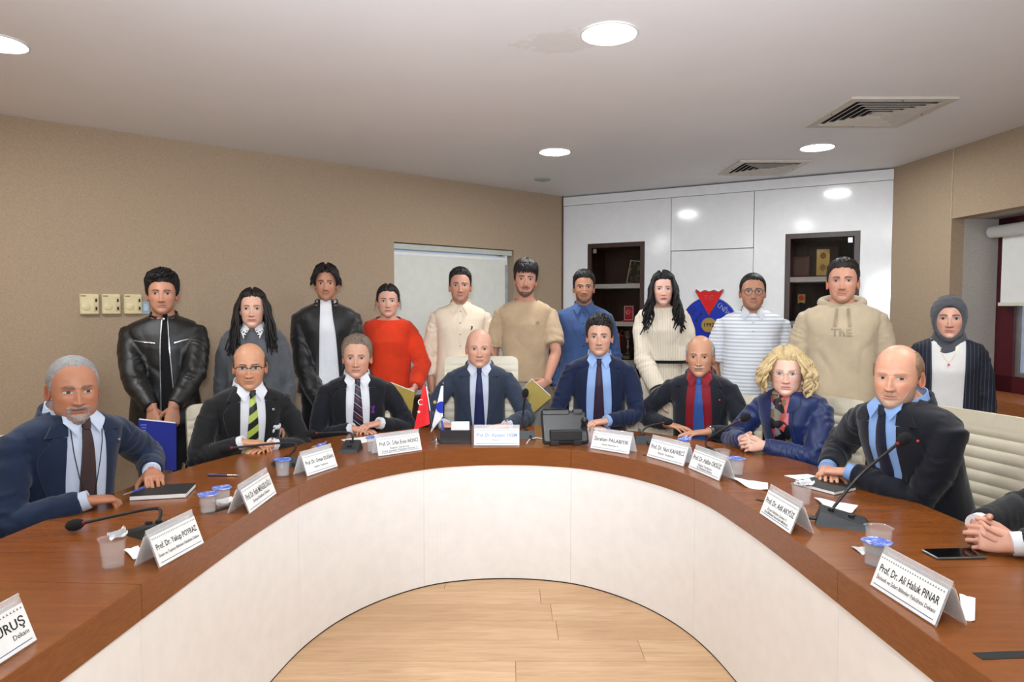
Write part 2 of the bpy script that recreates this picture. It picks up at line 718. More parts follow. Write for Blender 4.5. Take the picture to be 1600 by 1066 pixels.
in_wall(B_, dR, nR, ru0 + .17, ru1 - .12, rz0 + .10, rz1 - .12, RD - .012, RD - .002).build('pane', M_glass, wroot, smooth=False)
b2 = thing('roller_blind', 'short white roller blind rolled up at the top of the maroon window', 'blind')
p0, p1 = PR(ru0 + .02) + nR * (RD - .12), PR(ru1 - .02) + nR * (RD - .12)
MB().tube([(p0.x, p0.y, rz1 - .10), (p1.x, p1.y, rz1 - .10)], 0.045, 14).build('roller_tube', mat('blind_tube', (226, 226, 222)), b2)
in_wall(B_, dR, nR, ru0 + .10, ru1 - .03, rz1 - .62, rz1 - .10, RD - .10, RD - .097).build('blind_cloth', mat('blind_white', (225, 225, 220), .75, var=.01), b2, smooth=False)
in_wall(B_, dR, nR, ru0 + .09, ru1 - .03, rz1 - .645, rz1 - .62, RD - .11, RD - .088).build('bottom_bar', mat('blind_bar', (212, 208, 190), .6, var=.01), b2, smooth=False)
# upholstered wall panel joint above the niche edge
jq = in_wall(B_, dR, nR, ru0 - .004, ru0 + .004, rz1, CEIL, -0.006, 0.0)
struct(jq.build('trim_4', mat('joint_strip', (188, 168, 140), 0.7), smooth=False))
# ---- walls behind the camera and to the far left
struct(slab('', E_, L0_, 0, CEIL).build('wall_far_left', M_fabric, smooth=False))
struct(slab('', D_, E_, 0, CEIL).build('wall_behind', M_fabric, smooth=False))

# ---- oak plank floor: every plank a piece of its own
t = NT('oak_plank')
v = t.coord('Object', (1, 10, 1))
oi = t.n('ShaderNodeObjectInfo')
f = t.noise(v, 2.2, 6, 0.6, 1.2)
fine = t.noise(t.coord('Object', (2, 70, 1)), 3.0, 3, 0.6)
h = t.math('ADD', t.math('MULTIPLY', f, 0.65), t.math('MULTIPLY', fine, 0.35))
c1 = t.ramp(h, [(0.32, lin((178, 142, 104))), (0.5, lin((204, 168, 130))), (0.68, lin((218, 186, 150)))])
c2 = t.mix(t.math('MULTIPLY', oi.outputs['Random'], 0.45), c1, lin((178, 138, 98)))
t.l(c2, t.b.inputs['Base Color'])
t.set(Roughness=0.5)
t.bump(fine, 0.05, 0.002)
M_oak = t.m
fl = struct(MB().prism(room, -0.10, -0.012).build('floor', mat('floor_base', (90, 66, 44), 0.8), smooth=False))
rng = random.Random(5)
PWI = 0.187
LENS = [0.9, 1.25, 1.6, 1.95]
pm = []
for Lp in LENS:
    me = MB().box((0, 0, -0.006), (Lp - 0.0016, PWI - 0.0016, 0.012), 0, 0.0007).build('plank', M_oak, smooth=False)
    pm.append(me.data)
    bpy.data.objects.remove(me)


def inside(x, y):
    if y > -2.15 and y < 5.6 and x > -4.5 and x < 3.15:
        return (Vector((x, y, 0)) - L0_).dot(nL) < -0.02 and (Vector((x, y, 0)) - A_).dot(Vector((-(B_ - A_).y, (B_ - A_).x, 0))) < 0
    return False


y = -1.0
row = 0
while y < 5.4:
    x = -4.4 + rng.random() * 1.2
    while x < 3.2:
        k = rng.randrange(4)
        xc = x + LENS[k] / 2
        near = 1.2 < y < 3.9 and -1.3 < xc < 1.3
        if inside(xc - LENS[k] / 2, y) and inside(xc + LENS[k] / 2, y):
            o = bpy.data.objects.new('plank', pm[k])
            C.objects.link(o)
            o.parent = fl
            o.location = (xc, y, rng.uniform(-0.0006, 0.0))
            if rng.random() < .5:
                o.rotation_euler = (0, 0, PI)
        x += LENS[k]
    y += PWI
    row += 1

# ================================================================== WALL UNIT (white lacquer, two glazed niches)
dU = (B_ - A_).normalized()
nU = Vector((-dU.y, dU.x, 0))
LU = (B_ - A_).length


def uU(px, py):
    q = onP(px, py, A_, nU)
    return (q - A_).dot(dU), q.z


def ubox(u0, u1, z0, z1, d0, d1):
    return in_wall(A_, dU, nU, u0, u1, z0, z1, d0, d1)


struct(slab('', A_ + nU * .42 - dU * .2, B_ + nU * .42 + dU * .3, 0, CEIL).build('wall_back', M_fabric, smooth=False))
unit = thing('wall_unit', 'white lacquered built-in wall unit with two dark framed glass niches', 'cabinet', A_, 0)
unit.location = (0, 0, 0)
us1, _ = uU(1048, 400)
us2, _ = uU(1177, 400)
_, ztrim = uU(1100, 302)
_, zmid = uU(1110, 390)
ztrim = uU(1395, 281)[1]
nl = [uU(918, 430)[0], uU(1007, 430)[0], 0.28, uU(1007, 377)[1]]
nr = [uU(1226, 430)[0], uU(1343, 430)[0], 0.28, uU(1226, 366)[1]]
g = 0.003


def holed(u0, u1, z0, z1, hole):
    h0, h1, hz0, hz1 = hole
    r_ = join_mb(ubox(u0, h0, z0, z1, 0, .025), ubox(h1, u1, z0, z1, 0, .025), ubox(h0, h1, hz1, z1, 0, .025), ubox(h0, h1, z0, hz0, 0, .025))
    return r_


holed(0.0, us1 - g, 0.0, ztrim - g, nl).build('panel', M_white, unit, smooth=False)
holed(us2 + g, LU - .002, 0.0, ztrim - g, nr).build('panel', M_white, unit, smooth=False)
ubox(us1 + g, us2 - g, zmid + g, ztrim - g, 0, .025).build('panel', M_white, unit, smooth=False)
ubox(us1 + g, us2 - g, 0.0, zmid - g, 0.012, .037).build('panel', M_white, unit, smooth=False)
ubox(-.01, LU, ztrim, CEIL - .012, -0.012, .03).build('cornice', M_white, unit, smooth=False)
ubox(0, LU, 0, CEIL - .012, .385, .40).build('carcass_back', M_darkwood, unit, smooth=False)
M_nicheglass = NT('niche_glass')
M_nicheglass.set(Roughness=0.03, Transmission_Weight=1.0, IOR=1.12)
M_nicheglass.b.inputs['Base Color'].default_value = (0.82, 0.80, 0.78, 1)
M_nicheglass = M_nicheglass.m
M_shelf = mat('shelf_white', (226, 226, 222), 0.35, var=.01)
SHELF = {}
for nm, hole, ys in (('left', nl, (447, 506.5, 567)), ('right', nr, (436, 506.5, 572))):
    h0, h1, hz0, hz1 = hole
    e = .002
    fw = 0.045
    lip = ubox(h0 + e, h0 + fw, hz0, hz1 - e, -.006, .38)
    for q in (ubox(h1 - fw, h1 - e, hz0, hz1 - e, -.006, .38), ubox(h0 + fw, h1 - fw, hz1 - fw, hz1 - e, -.006, .38),
              ubox(h0 + fw, h1 - fw, hz0, hz0 + fw, -.006, .38)):
        lip.add(q.v, q.f)
    lip.build('niche_frame', M_darkwood, unit, smooth=False)
    SHELF[nm] = []
    for yy in ys:
        uc, zc = uU((918 + 1007) / 2 if nm == 'left' else 1284, yy)
        ubox(h0 + fw, h1 - fw, zc - .022, zc + .022, .03, .38).build('shelf', M_shelf, unit, smooth=False)
        SHELF[nm].append(zc + .022)
    gd = ubox(h0 + fw + .006, h1 - fw - .004, hz0 + fw + .006, hz1 - fw - .006, .004, .010).build('glass_door', M_nicheglass, unit, smooth=False)
    hu = h0 + fw + .02 if nm == 'left' else h1 - fw - .05
    ubox(hu, hu + .035, hz1 - fw - .055, hz1 - fw - .012, -.004, .012).build('hinge', M_chrome, gd, smooth=False)


def upos(u, z, dep):
    q = A_ + dU * u + nU * dep
    return Vector((q.x, q.y, z))


UZ = math.atan2(dU.y, dU.x)     # local x runs along the unit, local -y faces the room

# things on the niche shelves
M_red = mat('flag_red', (196, 28, 36), 0.45, var=.05)
M_paper = mat('paper_white', (236, 236, 234), 0.7, var=.01)
M_ink = mat('ink_black', (24, 24, 28), 0.7, var=.02)
M_gold = mat('gold_plate', (190, 162, 96), 0.3, 0.7, var=.06)
M_silver = mat('silver_plate', (188, 186, 178), 0.22, 0.95, var=.05)


def crescent(mb, c, r_, y, d=1):
    n = 24
    o, i = [], []
    for k in range(n + 1):
        a = R(40) + k / n * R(280)
        o.append((c[0] + math.cos(a) * r_ * d, y, c[1] + math.sin(a) * r_))
    for k in range(n + 1):
        a = R(52) + k / n * R(256)
        i.append((c[0] + (math.cos(a) * r_ * .8 + r_ * .17) * d, y, c[1] + math.sin(a) * r_ * .8))
    fs = [(k, k + 1, n + 1 + k + 1, n + 1 + k) for k in range(n)]
    mb.add(o + i, fs)


def star(mb, c, r_, y):
    pts = []
    for k in range(10):
        a = PI / 2 + k * PI / 5
        rr_ = r_ if k % 2 == 0 else r_ * .4
        pts.append((c[0] + rr_ * math.cos(a), y, c[1] + rr_ * math.sin(a)))
    mb.add(pts + [(c[0], y, c[1])], [(k, (k + 1) % 10, 10) for k in range(10)])


def flag_box(label, u, z, dep, w_=.10, h_=.15):
    o = thing('presentation_box', label, 'box', upos(u, z, dep), UZ, 'red presentation boxes in the niches')
    MB().box((0, 0, .008), (w_ * 1.25, .09, .016), 0, .003).build('base', M_red, o, smooth=False)
    MB().box((0, 0, .016 + h_ / 2), (w_, .028, h_), 0, .003).build('case', M_red, o, smooth=False)
    f = MB()
    for (cx, cz, sx, sz) in ((0, .02, w_, .006), (0, .012 + h_, w_, .006), (-w_ / 2 + .003, .016 + h_ / 2, .006, h_), (w_ / 2 - .003, .016 + h_ / 2, .006, h_)):
        f.box((cx, -.0155, cz), (sx, .003, sz))
    f.build('border', M_paper, o, smooth=False)
    em = MB()
    crescent(em, (-.004, .016 + h_ * .55), w_ * .22, -.0155)
    star(em, (.012, .016 + h_ * .55), w_ * .09, -.0155)
    em.build('emblem', M_paper, o, smooth=False)
    return o


def pic(px, py):
    return uU(px, py)[0]


pu = pic(980, 420)
o = thing('photo_frame', 'slanted dark landscape print leaning on the top shelf of the left niche', 'picture', upos(pu, SHELF['left'][0], .20), UZ)
Mx = Matrix.Rotation(R(-8), 4, 'X') @ Matrix.Rotation(R(8), 4, 'Y')
MB().box((0, 0, .125), (.17, .012, .25), 0, .002).xf(Mx).build('mount', M_silver, o, smooth=False)
t = NT('landscape_print')
v = t.coord('Object')
t.l(t.ramp(t.noise(v, 14.0, 6, .7), [(0.35, lin((18, 20, 16))), (0.52, lin((46, 50, 34))), (0.62, lin((150, 140, 80))), (0.75, lin((190, 196, 190)))]), t.b.inputs['Base Color'])
t.set(Roughness=.3)
MB().box((0, -.008, .125), (.135, .006, .225), 0, 0).xf(Mx).build('print', t.m, o, smooth=False)
flag_box('red flag presentation box on the middle shelf of the left niche', pic(975, 480), SHELF['left'][1], .16)
flag_box('red flag presentation box beside the hooded man in the right niche', pic(1291, 480), SHELF['right'][1], .16, .11, .16)
# trophy with ribbons
tr = thing('trophy', 'silver two handled trophy cup with red and white ribbons', 'trophy', upos(pic(972, 540), SHELF['left'][2], .18), UZ)
MB().box((0, 0, .03), (.12, .10, .06), 0, .005).build('plinth', M_dark, tr, smooth=False)
MB().box((0, -.0515, .03), (.07, .003, .03)).build('plaque', M_silver, tr, smooth=False)
MB().lathe([(.035, .06), (.03, .07), (.010, .08), (.008, .11), (.018, .125), (.018, .135), (.008, .15), (.009, .19), (.02, .20), (.012, .215), (.022, .225), (.045, .25), (.052, .29), (.055, .30), (.048, .30), (.04, .26)], n=18).build('cup', M_silver, tr)
for s in (-1, 1):
    MB().tube([(s * .045, 0, .245), (s * .075, 0, .255), (s * .085, 0, .285), (s * .065, 0, .31), (s * .05, 0, .295)], .0045, 6).build('handle', M_silver, tr)
    MB().box((s * .088, -.01, .14), (.012, .002, .27)).build('ribbon', M_red, tr, smooth=False)
    MB().box((s * .099, -.011, .14), (.008, .002, .27)).build('ribbon', M_paper, tr, smooth=False)
# right niche: framed certificate plate, second dark plaque, medal on stand
pu = pic(1282, 410)
o = thing('award_plaque', 'dark plaque with tall gold plate on top shelf of right niche', 'plaque', upos(pu, SHELF['right'][0], .27), UZ)
MB().box((0, 0, .145), (.26, .02, .29), 0, .004).build('board', M_darkwood, o, smooth=False)
MB().box((0, -.012, .14), (.11, .006, .24), 0, .001).build('gold_plate', M_gold, o, smooth=False)
for zz in (.20, .09):
    MB().loft([[(math.cos(PI * k / 6) * rr_, -.015 - dd, zz + math.sin(PI * k / 6) * rr_ * (1 if k % 3 else 1.25)) for k in range(12)] for rr_, dd in ((.026, 0), (.024, .002), (.012, .002))]).build('relief', mat('gold_dark', (150, 128, 78), .4, .6), o, smooth=False)
o = thing('award_plaque', 'plain dark brown plaque at the left of the right niche top shelf', 'plaque', upos(pic(1248, 410), SHELF['right'][0], .22), UZ)
MB().box((0, 0, .10), (.15, .02, .20), 0, .004).build('board', mat('plaque_brown', (84, 52, 46), .35), o, smooth=False)
MB().box((0, -.011, .10), (.11, .004, .15)).build('plate', mat('plaque_plate', (104, 72, 66), .3), o, smooth=False)
o = thing('medal_stand', 'gold and red medal badge on a thin stand in the right niche', 'award', upos(pic(1249, 480), SHELF['right'][1], .16), UZ)
MB().box((0.02, 0, .02), (.13, .06, .04), 0, .004).build('base', mat('mahogany', (92, 34, 26), .35), o, smooth=False)
MB().tube([(0, 0, .04), (.006, 0, .09), (-.004, 0, .13), (0, 0, .17)], [.016, .012, .014, .02], 8).build('stem', M_dark, o)
MB().box((0, -.004, .205), (.065, .010, .085), 0, .003).build('badge', M_gold, o, smooth=False)
MB().tube([(0, -.009, .212), (0, -.014, .212)], .024, 14).build('seal', M_red, o)

# ---- emblem on the centre panel
eu, ez = uU(1108, 508)
em = thing('emblem', 'round blue emblem with red tulip wedge and gold 1992 disc', 'emblem', upos(eu, ez, .012), UZ)
RE = 0.262
M_eblue = mat('emblem_blue', (28, 52, 168), 0.25, var=.04)
M_egold = mat('emblem_gold', (186, 150, 78), 0.3, 0.4, var=.05)


def disc_y(r_, y0, y1, n=48):
    return MB().loft([[(math.cos(2 * PI * j / n) * r_, y0, math.sin(2 * PI * j / n) * r_) for j in range(n)],
                      [(math.cos(2 * PI * j / n) * r_, y1, math.sin(2 * PI * j / n) * r_) for j in range(n)]])


disc_y(RE, 0, -.018).build('disc', M_eblue, em, smooth=False)
disc_y(RE + .006, 0, -.012).build('rim', M_chrome, em, smooth=False)
disc_y(.070, -.018, -.030).build('centre_disc', M_egold, em, smooth=False)
tul = [(0, .085), (-.135, .325), (-.125, .345), (-.085, .318), (-.045, .338), (0, .322), (.045, .338), (.085, .318), (.125, .345), (.135, .325)]
n_ = len(tul)
for nm, k, y0, y1, m_ in (('wedge_edge', 1.0, -.004, -.024, M_chrome), ('wedge', .92, -.018, -.034, mat('emblem_red', (206, 26, 30), .25, var=.04))):
    cz = .22
    pl = [(x * k, (z - cz) * k + cz) for x, z in tul]
    mb = MB().add([(x, y0, z) for x, z in pl] + [(x, y1, z) for x, z in pl],
                  [(j, (j + 1) % n_, n_ + (j + 1) % n_, n_ + j) for j in range(n_)] + [tuple(range(n_)), tuple(range(2 * n_ - 1, n_ - 1, -1))])
    mb.build(nm, m_, em, smooth=False)
FX = Matrix.Rotation(PI / 2, 4, 'X')        # text drawn in XY stands up in XZ facing -y
text_obj('1992', .052, Matrix.Translation((0, -.0315, 0)) @ FX, M_ink, em, 'year', bold=.0012)
text_obj('T.C.', .062, Matrix.Translation((0.004, -.0355, .262)) @ FX, mat('letter_grey', (120, 92, 92), .4), em)
M_eletter = mat('letter_silver', (86, 96, 128), .3, .5)


def ring_text(s, rad, a0, step, size, m_):
    for i, ch in enumerate(s):
        if ch == ' ':
            continue
        a = a0 - i * step
        M = Matrix.Translation((math.cos(a) * rad, -.020, math.sin(a) * rad)) @ FX @ Matrix.Rotation(a - PI / 2, 4, 'Z')
        text_obj(ch, size, M, m_, em, bold=.0008)


def ring_text_low(s, rad, a0, step, size, m_):
    for i, ch in enumerate(s):
        a = a0 + i * step
        M = Matrix.Translation((math.cos(a) * rad, -.020, math.sin(a) * rad)) @ FX @ Matrix.Rotation(a + PI / 2, 4, 'Z')
        text_obj(ch, size, M, m_, em, bold=.0008)


ring_text('SÜTÇÜ', .205, R(186), R(13), .064, M_ink)
ring_text('ÜNİVERSİTESİ', .205, R(62), R(8.2), .058, mat('letter_light', (150, 156, 180), .3, .3))
ring_text_low('KAHRAMANMARAŞ', .205, R(219), R(8.5), .062, mat('letter_white', (210, 214, 226), .35, .1))
ring_text('İMAM', .128, R(178), R(17), .040, M_ink)

# ================================================================== CEILING FITTINGS
M_lamp = NT('lamp_glow')
M_lamp.b.inputs['Emission Color'].default_value = (0.96, 0.99, 1.0, 1)
M_lamp.b.inputs['Emission Strength'].default_value = LAMP_STRENGTH
M_lamp.b.inputs['Base Color'].default_value = (1, 1, 1, 1)
M_lamp = M_lamp.m
M_ring = mat('lamp_ring', (214, 212, 208), 0.4, var=.01)


def downlight(x, y, label, r_=0.112):
    o = thing('ceiling_light', label, 'light', (x, y, CEIL), 0, 'round recessed ceiling lights')
    MB().lathe([(r_ + .012, 0.0), (r_ + .012, -.005), (r_ + .006, -.008), (r_, -.006), (r_, 0.0)], n=40, cap=False).build('trim_ring', M_ring, o)
    MB().lathe([(r_, -.004), (r_ * .5, -.0045), (.004, -.005)], n=40).build('diffuser', M_lamp, o)
    return o


for (px, py), lab in (((952, 52), 'large bright round downlight beside the plaster repair, nearest the camera'),
                      ((867, 237), 'round downlight above the bearded man in the beige t-shirt'),
                      ((1277, 230), 'round downlight between the two square ceiling vents'),
                      ((-6, 66), 'round downlight cut off by the left picture edge')):
    q = onZ(px, py, CEIL)
    downlight(q.x, q.y, lab)
for x, y, lab in ((2.35, 2.75, 'round downlight outside the right picture edge above the window side seats'), (2.35, 0.6, 'round downlight beside the camera near the window wall'),
                  (0.42, 0.7, 'round downlight almost above the camera'), (-2.25, 0.7, 'round downlight beside the camera over the left table arm'),
                  (0.42, -1.4, 'round downlight at the back of the room, middle row'), (-2.25, -1.4, 'round downlight at the back of the room, left row'),
                  (-3.6, 1.9, 'round downlight outside the left picture edge')):
    downlight(x, y, lab)
q = onZ(848, 280, CEIL)
o = thing('smoke_detector', 'small flat grey round detector on ceiling near wall unit', 'detector', q)
MB().lathe([(.075, 0), (.075, -.006), (.06, -.012), (.03, -.014), (.004, -.014)], n=28).build('cover', mat('detector_grey', (168, 172, 164), .5), o)
MB().lathe([(.028, -.013), (.024, -.02), (.004, -.021)], n=20).build('sensor', mat('detector_grey2', (150, 154, 146), .5), o)

M_vent = mat('vent_white', (205, 198, 186), 0.45, var=.02)
M_ventdark = mat('vent_dark', (26, 26, 26), 0.8)


def vent(cx, cy, s, label):
    o = thing('ceiling_vent', label, 'vent', (cx, cy, CEIL), 0, 'square ceiling vents')
    h = s / 2
    fr = MB()
    w_ = .055
    for (x, y_, sx, sy) in ((0, h - w_ / 2, s, w_), (0, -h + w_ / 2, s, w_), (h - w_ / 2, 0, w_, s - 2 * w_), (-h + w_ / 2, 0, w_, s - 2 * w_)):
        fr.box((x, y_, -.007), (sx, sy, .014), 0, .002)
    fr.build('frame', M_vent, o, smooth=False)
    MB().box((0, 0, -.0015), (s - 2 * w_, s - 2 * w_, .003)).build('duct_opening', M_ventdark, o, smooth=False)
    n = 5
    for k in range(n):
        a = h - w_ - .014 - k * .041
        rings = []
        for (rr_, z) in ((a, -.020), (a - .030, -.003), (a - .032, -.005), (a - .002, -.022)):
            rings.append([(-rr_, -rr_, z), (rr_, -rr_, z), (rr_, rr_, z), (-rr_, rr_, z)])
        MB().loft(rings + [rings[0]], cap=False).build('louvre', M_vent, o, smooth=False)
    MB().box((0, 0, -.010), (.055, .055, .008), 0, .002).build('centre_plate', M_vent, o, smooth=False)
    for sx, sy in ((0, 1), (0, -1), (1, 0), (-1, 0)):
        MB().lathe([(.005, -.014), (.004, -.017), (.001, -.0175)], (sx * (h - .03), sy * (h - .03), 0), 8).build('screw', M_dark, o)


q = onZ(1375, 174, CEIL)
vent(2.19, 4.10, .60, 'large square ceiling vent nearest the window wall')
vent(2.10, 5.70, .57, 'smaller square ceiling vent above the white wall unit')

# ---- three cream control boxes on the fabric wall
M_cream = mat('cream_plastic', (222, 206, 160), 0.4, var=.02)
for i, (px, lab) in enumerate(((139, 'cream wall control box, leftmost of the row of three'), (173, 'cream wall control box, middle of the row of three'),
                               (207, 'cream wall control box beside the head of the man in black leather'))):
    q = onP(px, 475.5, L0_, nL)
    o = thing('thermostat', lab, 'thermostat', q, math.atan2(dL.y, dL.x), 'cream control boxes on the wall')
    s = .135
    MB().box((0, -.015, 0), (s * .80, .03, s), 0, .006).build('housing', M_cream, o, smooth=False)
    MB().box((s * .26, -.0315, 0), (s * .17, .003, s * .72), 0, .001).build('switch_strip', mat('cream2', (206, 190, 146), .4), o, smooth=False)
    for zz in (.025, -.028):
        MB().box((s * .27, -.034, zz), (.010, .006, .022), 0, .001).build('switch', M_ink, o, smooth=False)
    MB().box((-s * .25, -.031, s * .40), (.03, .002, .005)).build('marking', M_ink, o, smooth=False)
    d_ = MB().lathe([(.026, 0), (.025, .003), (.023, .004), (.004, .004)], n=24).xf(Matrix.Translation((-.02, -.03, -.015)) @ Matrix.Rotation(PI / 2, 4, 'X'))
    d_.build('dial', M_cream, o)
q = onP(227, 481, L0_, nL)
o = thing('wall_switch', 'narrow pale blue wall switch beside the last control box', 'switch', q, math.atan2(dL.y, dL.x))
MB().box((0, -.006, 0), (.05, .012, .09), 0, .003).build('plate', mat('switch_blue', (150, 172, 190), .4), o, smooth=False)
MB().box((0, -.014, 0), (.026, .006, .05), 0, .002).build('rocker', mat('switch_pale', (176, 192, 204), .4), o, smooth=False)

# ================================================================== THE HORSESHOE TABLE
TZ = 0.75
XC = -0.035
prof = [(1.085, 0.45), (1.045, 1.2), (1.015, 1.75), (0.985, 2.25), (0.950, 2.62), (0.895, 2.95), (0.790, 3.22), (0.630, 3.44), (0.42, 3.61), (0.21, 3.685)]
ctrl = [(XC - a, b) for a, b in prof] + [(XC, 3.705)] + [(XC + a, b) for a, b in reversed(prof)]
inner = spline(ctrl, 10)
# outward normals and outer edge
outer = []
TW = 0.70
for i, p in enumerate(inner):
    a = inner[max(0, i - 3)]
    b = inner[min(len(inner) - 1, i + 3)]
    tg = (b - a) / np.linalg.norm(b - a)
    nrm = np.array((-tg[1], tg[0]))
    outer.append(p + nrm * TW)
cum = [0]
for i in range(1, len(inner)):
    cum.append(cum[-1] + float(np.linalg.norm(inner[i] - inner[i - 1])))


def nearest_i(x, y):
    return min(range(len(inner)), key=lambda i: (inner[i][0] - x) ** 2 + (inner[i][1] - y) ** 2)


seams = [onZ(*p_, TZ) for p_ in ((220, 916.5), (463, 758), (660, 705), (895, 701.4), (1087, 748), (1316, 895))]
si = [0] + [nearest_i(s.x, s.y) for s in seams] + [len(inner) - 1]
table = thing('conference_table', 'horseshoe conference table with brown veneer top and white curved front', 'table')


def strip(i0, i1, f0, f1, z0, z1, gap=0.001):
    """curved slab between fractions f0..f1 of the table depth"""
    pin, pout = [], []
    for i in range(i0, i1 + 1):
        a = np.array(inner[i])
        b = np.array(outer[i])
        pin.append(a + (b - a) * f0)
        pout.append(a + (b - a) * f1)

    def trim(L, k):
        d = (L[1] - L[0]) / np.linalg.norm(L[1] - L[0])
        L[0] = L[0] + d * gap
        d = (L[-1] - L[-2]) / np.linalg.norm(L[-1] - L[-2])
        L[-1] = L[-1] - d * gap
    trim(pin, 0)
    trim(pout, 0)
    n = len(pin)
    mb = MB()
    vs_ = []
    for z in (z0, z1):
        vs_ += [(p[0], p[1], z) for p in pin] + [(p[0], p[1], z) for p in pout]
    fs_ = []
    for j in range(n - 1):
        fs_ += [(j, j + 1, n + j + 1, n + j), (2 * n + j, 3 * n + j, 3 * n + j + 1, 2 * n + j + 1),
                (j, 2 * n + j, 2 * n + j + 1, j + 1), (n + j, n + j + 1, 3 * n + j + 1, 3 * n + j)]
    fs_ += [(0, n, 3 * n, 2 * n), (n - 1, 2 * n + n - 1, 3 * n + n - 1, n + n - 1)]
    return mb.add(vs_, fs_)


# bevelled veneer: darker joint core below, each module a top, an apron and a white front panel
for k in range(len(si) - 1):
    a, b = si[k], si[k + 1]
    strip(a, b, 0.004, 1.0, TZ - .045, TZ).build('top_panel', M_table, table, smooth=False)
    strip(a, b, 0.0, 0.035, TZ - .100, TZ - .0005).build('apron', M_table, table, smooth=False)
    strip(a, b, 0.008, 0.045, 0.004, TZ - .1005, .0006).build('front_panel', M_panelwhite, table, smooth=False)
strip(0, len(inner) - 1, 0.05, 0.065, 0.0, TZ - .046, 0).build('carcass', M_darkwood, table, smooth=False)
strip(0, len(inner) - 1, 0.0075, 0.012, 0.0, 0.006, 0).build('floor_strip', M_dark, table, smooth=False)
# cable flaps let into the top
M_slot = mat('slot_black', (12, 12, 12), .7)


def flap(px, py, w_, d_, rz):
    q = onZ(px, py, TZ)
    MB().box((0, 0, .0006), (w_, d_, .0012)).xf(Matrix.Translation((q.x, q.y, TZ)) @ Matrix.Rotation(rz, 4, 'Z')).build('cable_slot', M_slot, table, smooth=False)


flap(1580, 1024, .16, .03, R(4))
flap(343, 797, .10, .03, R(60))
flap(1190, 783, .05, .02, R(-60))
flap(1013, 712, .06, .02, R(-20))

# ================================================================== PEOPLE
def sstep(a, b, x):
    t = np.clip((x - a) / (b - a), 0, 1)
    return t * t * (3 - 2 * t)


def smin(a, b, k):
    h = np.clip(0.5 + 0.5 * (b - a) / k, 0, 1)
    return b * (1 - h) + a * h - k * h * (1 - h)


def ell(p, c, r_):
    q = p - np.array(c)
    k0 = np.linalg.norm(q / np.array(r_), axis=-1)
    k1 = np.linalg.norm(q / np.array(r_) ** 2, axis=-1) + 1e-9
    return k0 * (k0 - 1) / k1


def head_field(p, H):
    wd, jw, fat = H.get('wide', 1.0), H.get('jaw', 1.0), H.get('fat', 0.0)
    d = ell(p, (0, .014, .030), (.0765 * wd, .098, .089))
    d = smin(d, ell(p, (0, -.030, -.022), (.0665 * wd + fat * .004, .066, .078)), .022)
    d = smin(d, ell(p, (0, -.034, -.068), ((.054 * jw + fat * .008) * wd, .056, .045 + fat * .002)), .022)
    d = smin(d, ell(p, (0, -.076, -.096), (.024 * jw, .022, .020)), .024)
    return d


def head_radius(dirs, H):
    lo = np.full(dirs.shape[:-1], .03)
    hi = np.full(dirs.shape[:-1], .17)
    for _ in range(22):
        mid = (lo + hi) / 2
        f = head_field(dirs * mid[..., None], H)
        lo = np.where(f < 0, mid, lo)
        hi = np.where(f < 0, hi, mid)
    return (lo + hi) / 2


def dirs_of(th, ph):
    T, P_ = np.meshgrid(th, ph)
    return np.stack([np.sin(T) * np.cos(P_), -np.cos(T) * np.cos(P_), np.sin(P_)], -1), T, P_


def g2(x, z, cx, cz, sx, sz):
    return np.exp(-((x - cx) / sx) ** 2 - ((z - cz) / sz) ** 2)


def vnoise(p, sc, seed=0.0):
    out = np.empty(p.shape[:-1])
    flat = p.reshape(-1, 3)
    o = out.reshape(-1)
    for i in range(len(flat)):
        o[i] = mnoise.noise((flat[i, 0] * sc + seed, flat[i, 1] * sc - seed, flat[i, 2] * sc + 2 * seed))
    return out


def lerp3(a, b, k):
    return a * (1 - k[..., None]) + np.array(b[:3]) * k[..., None]


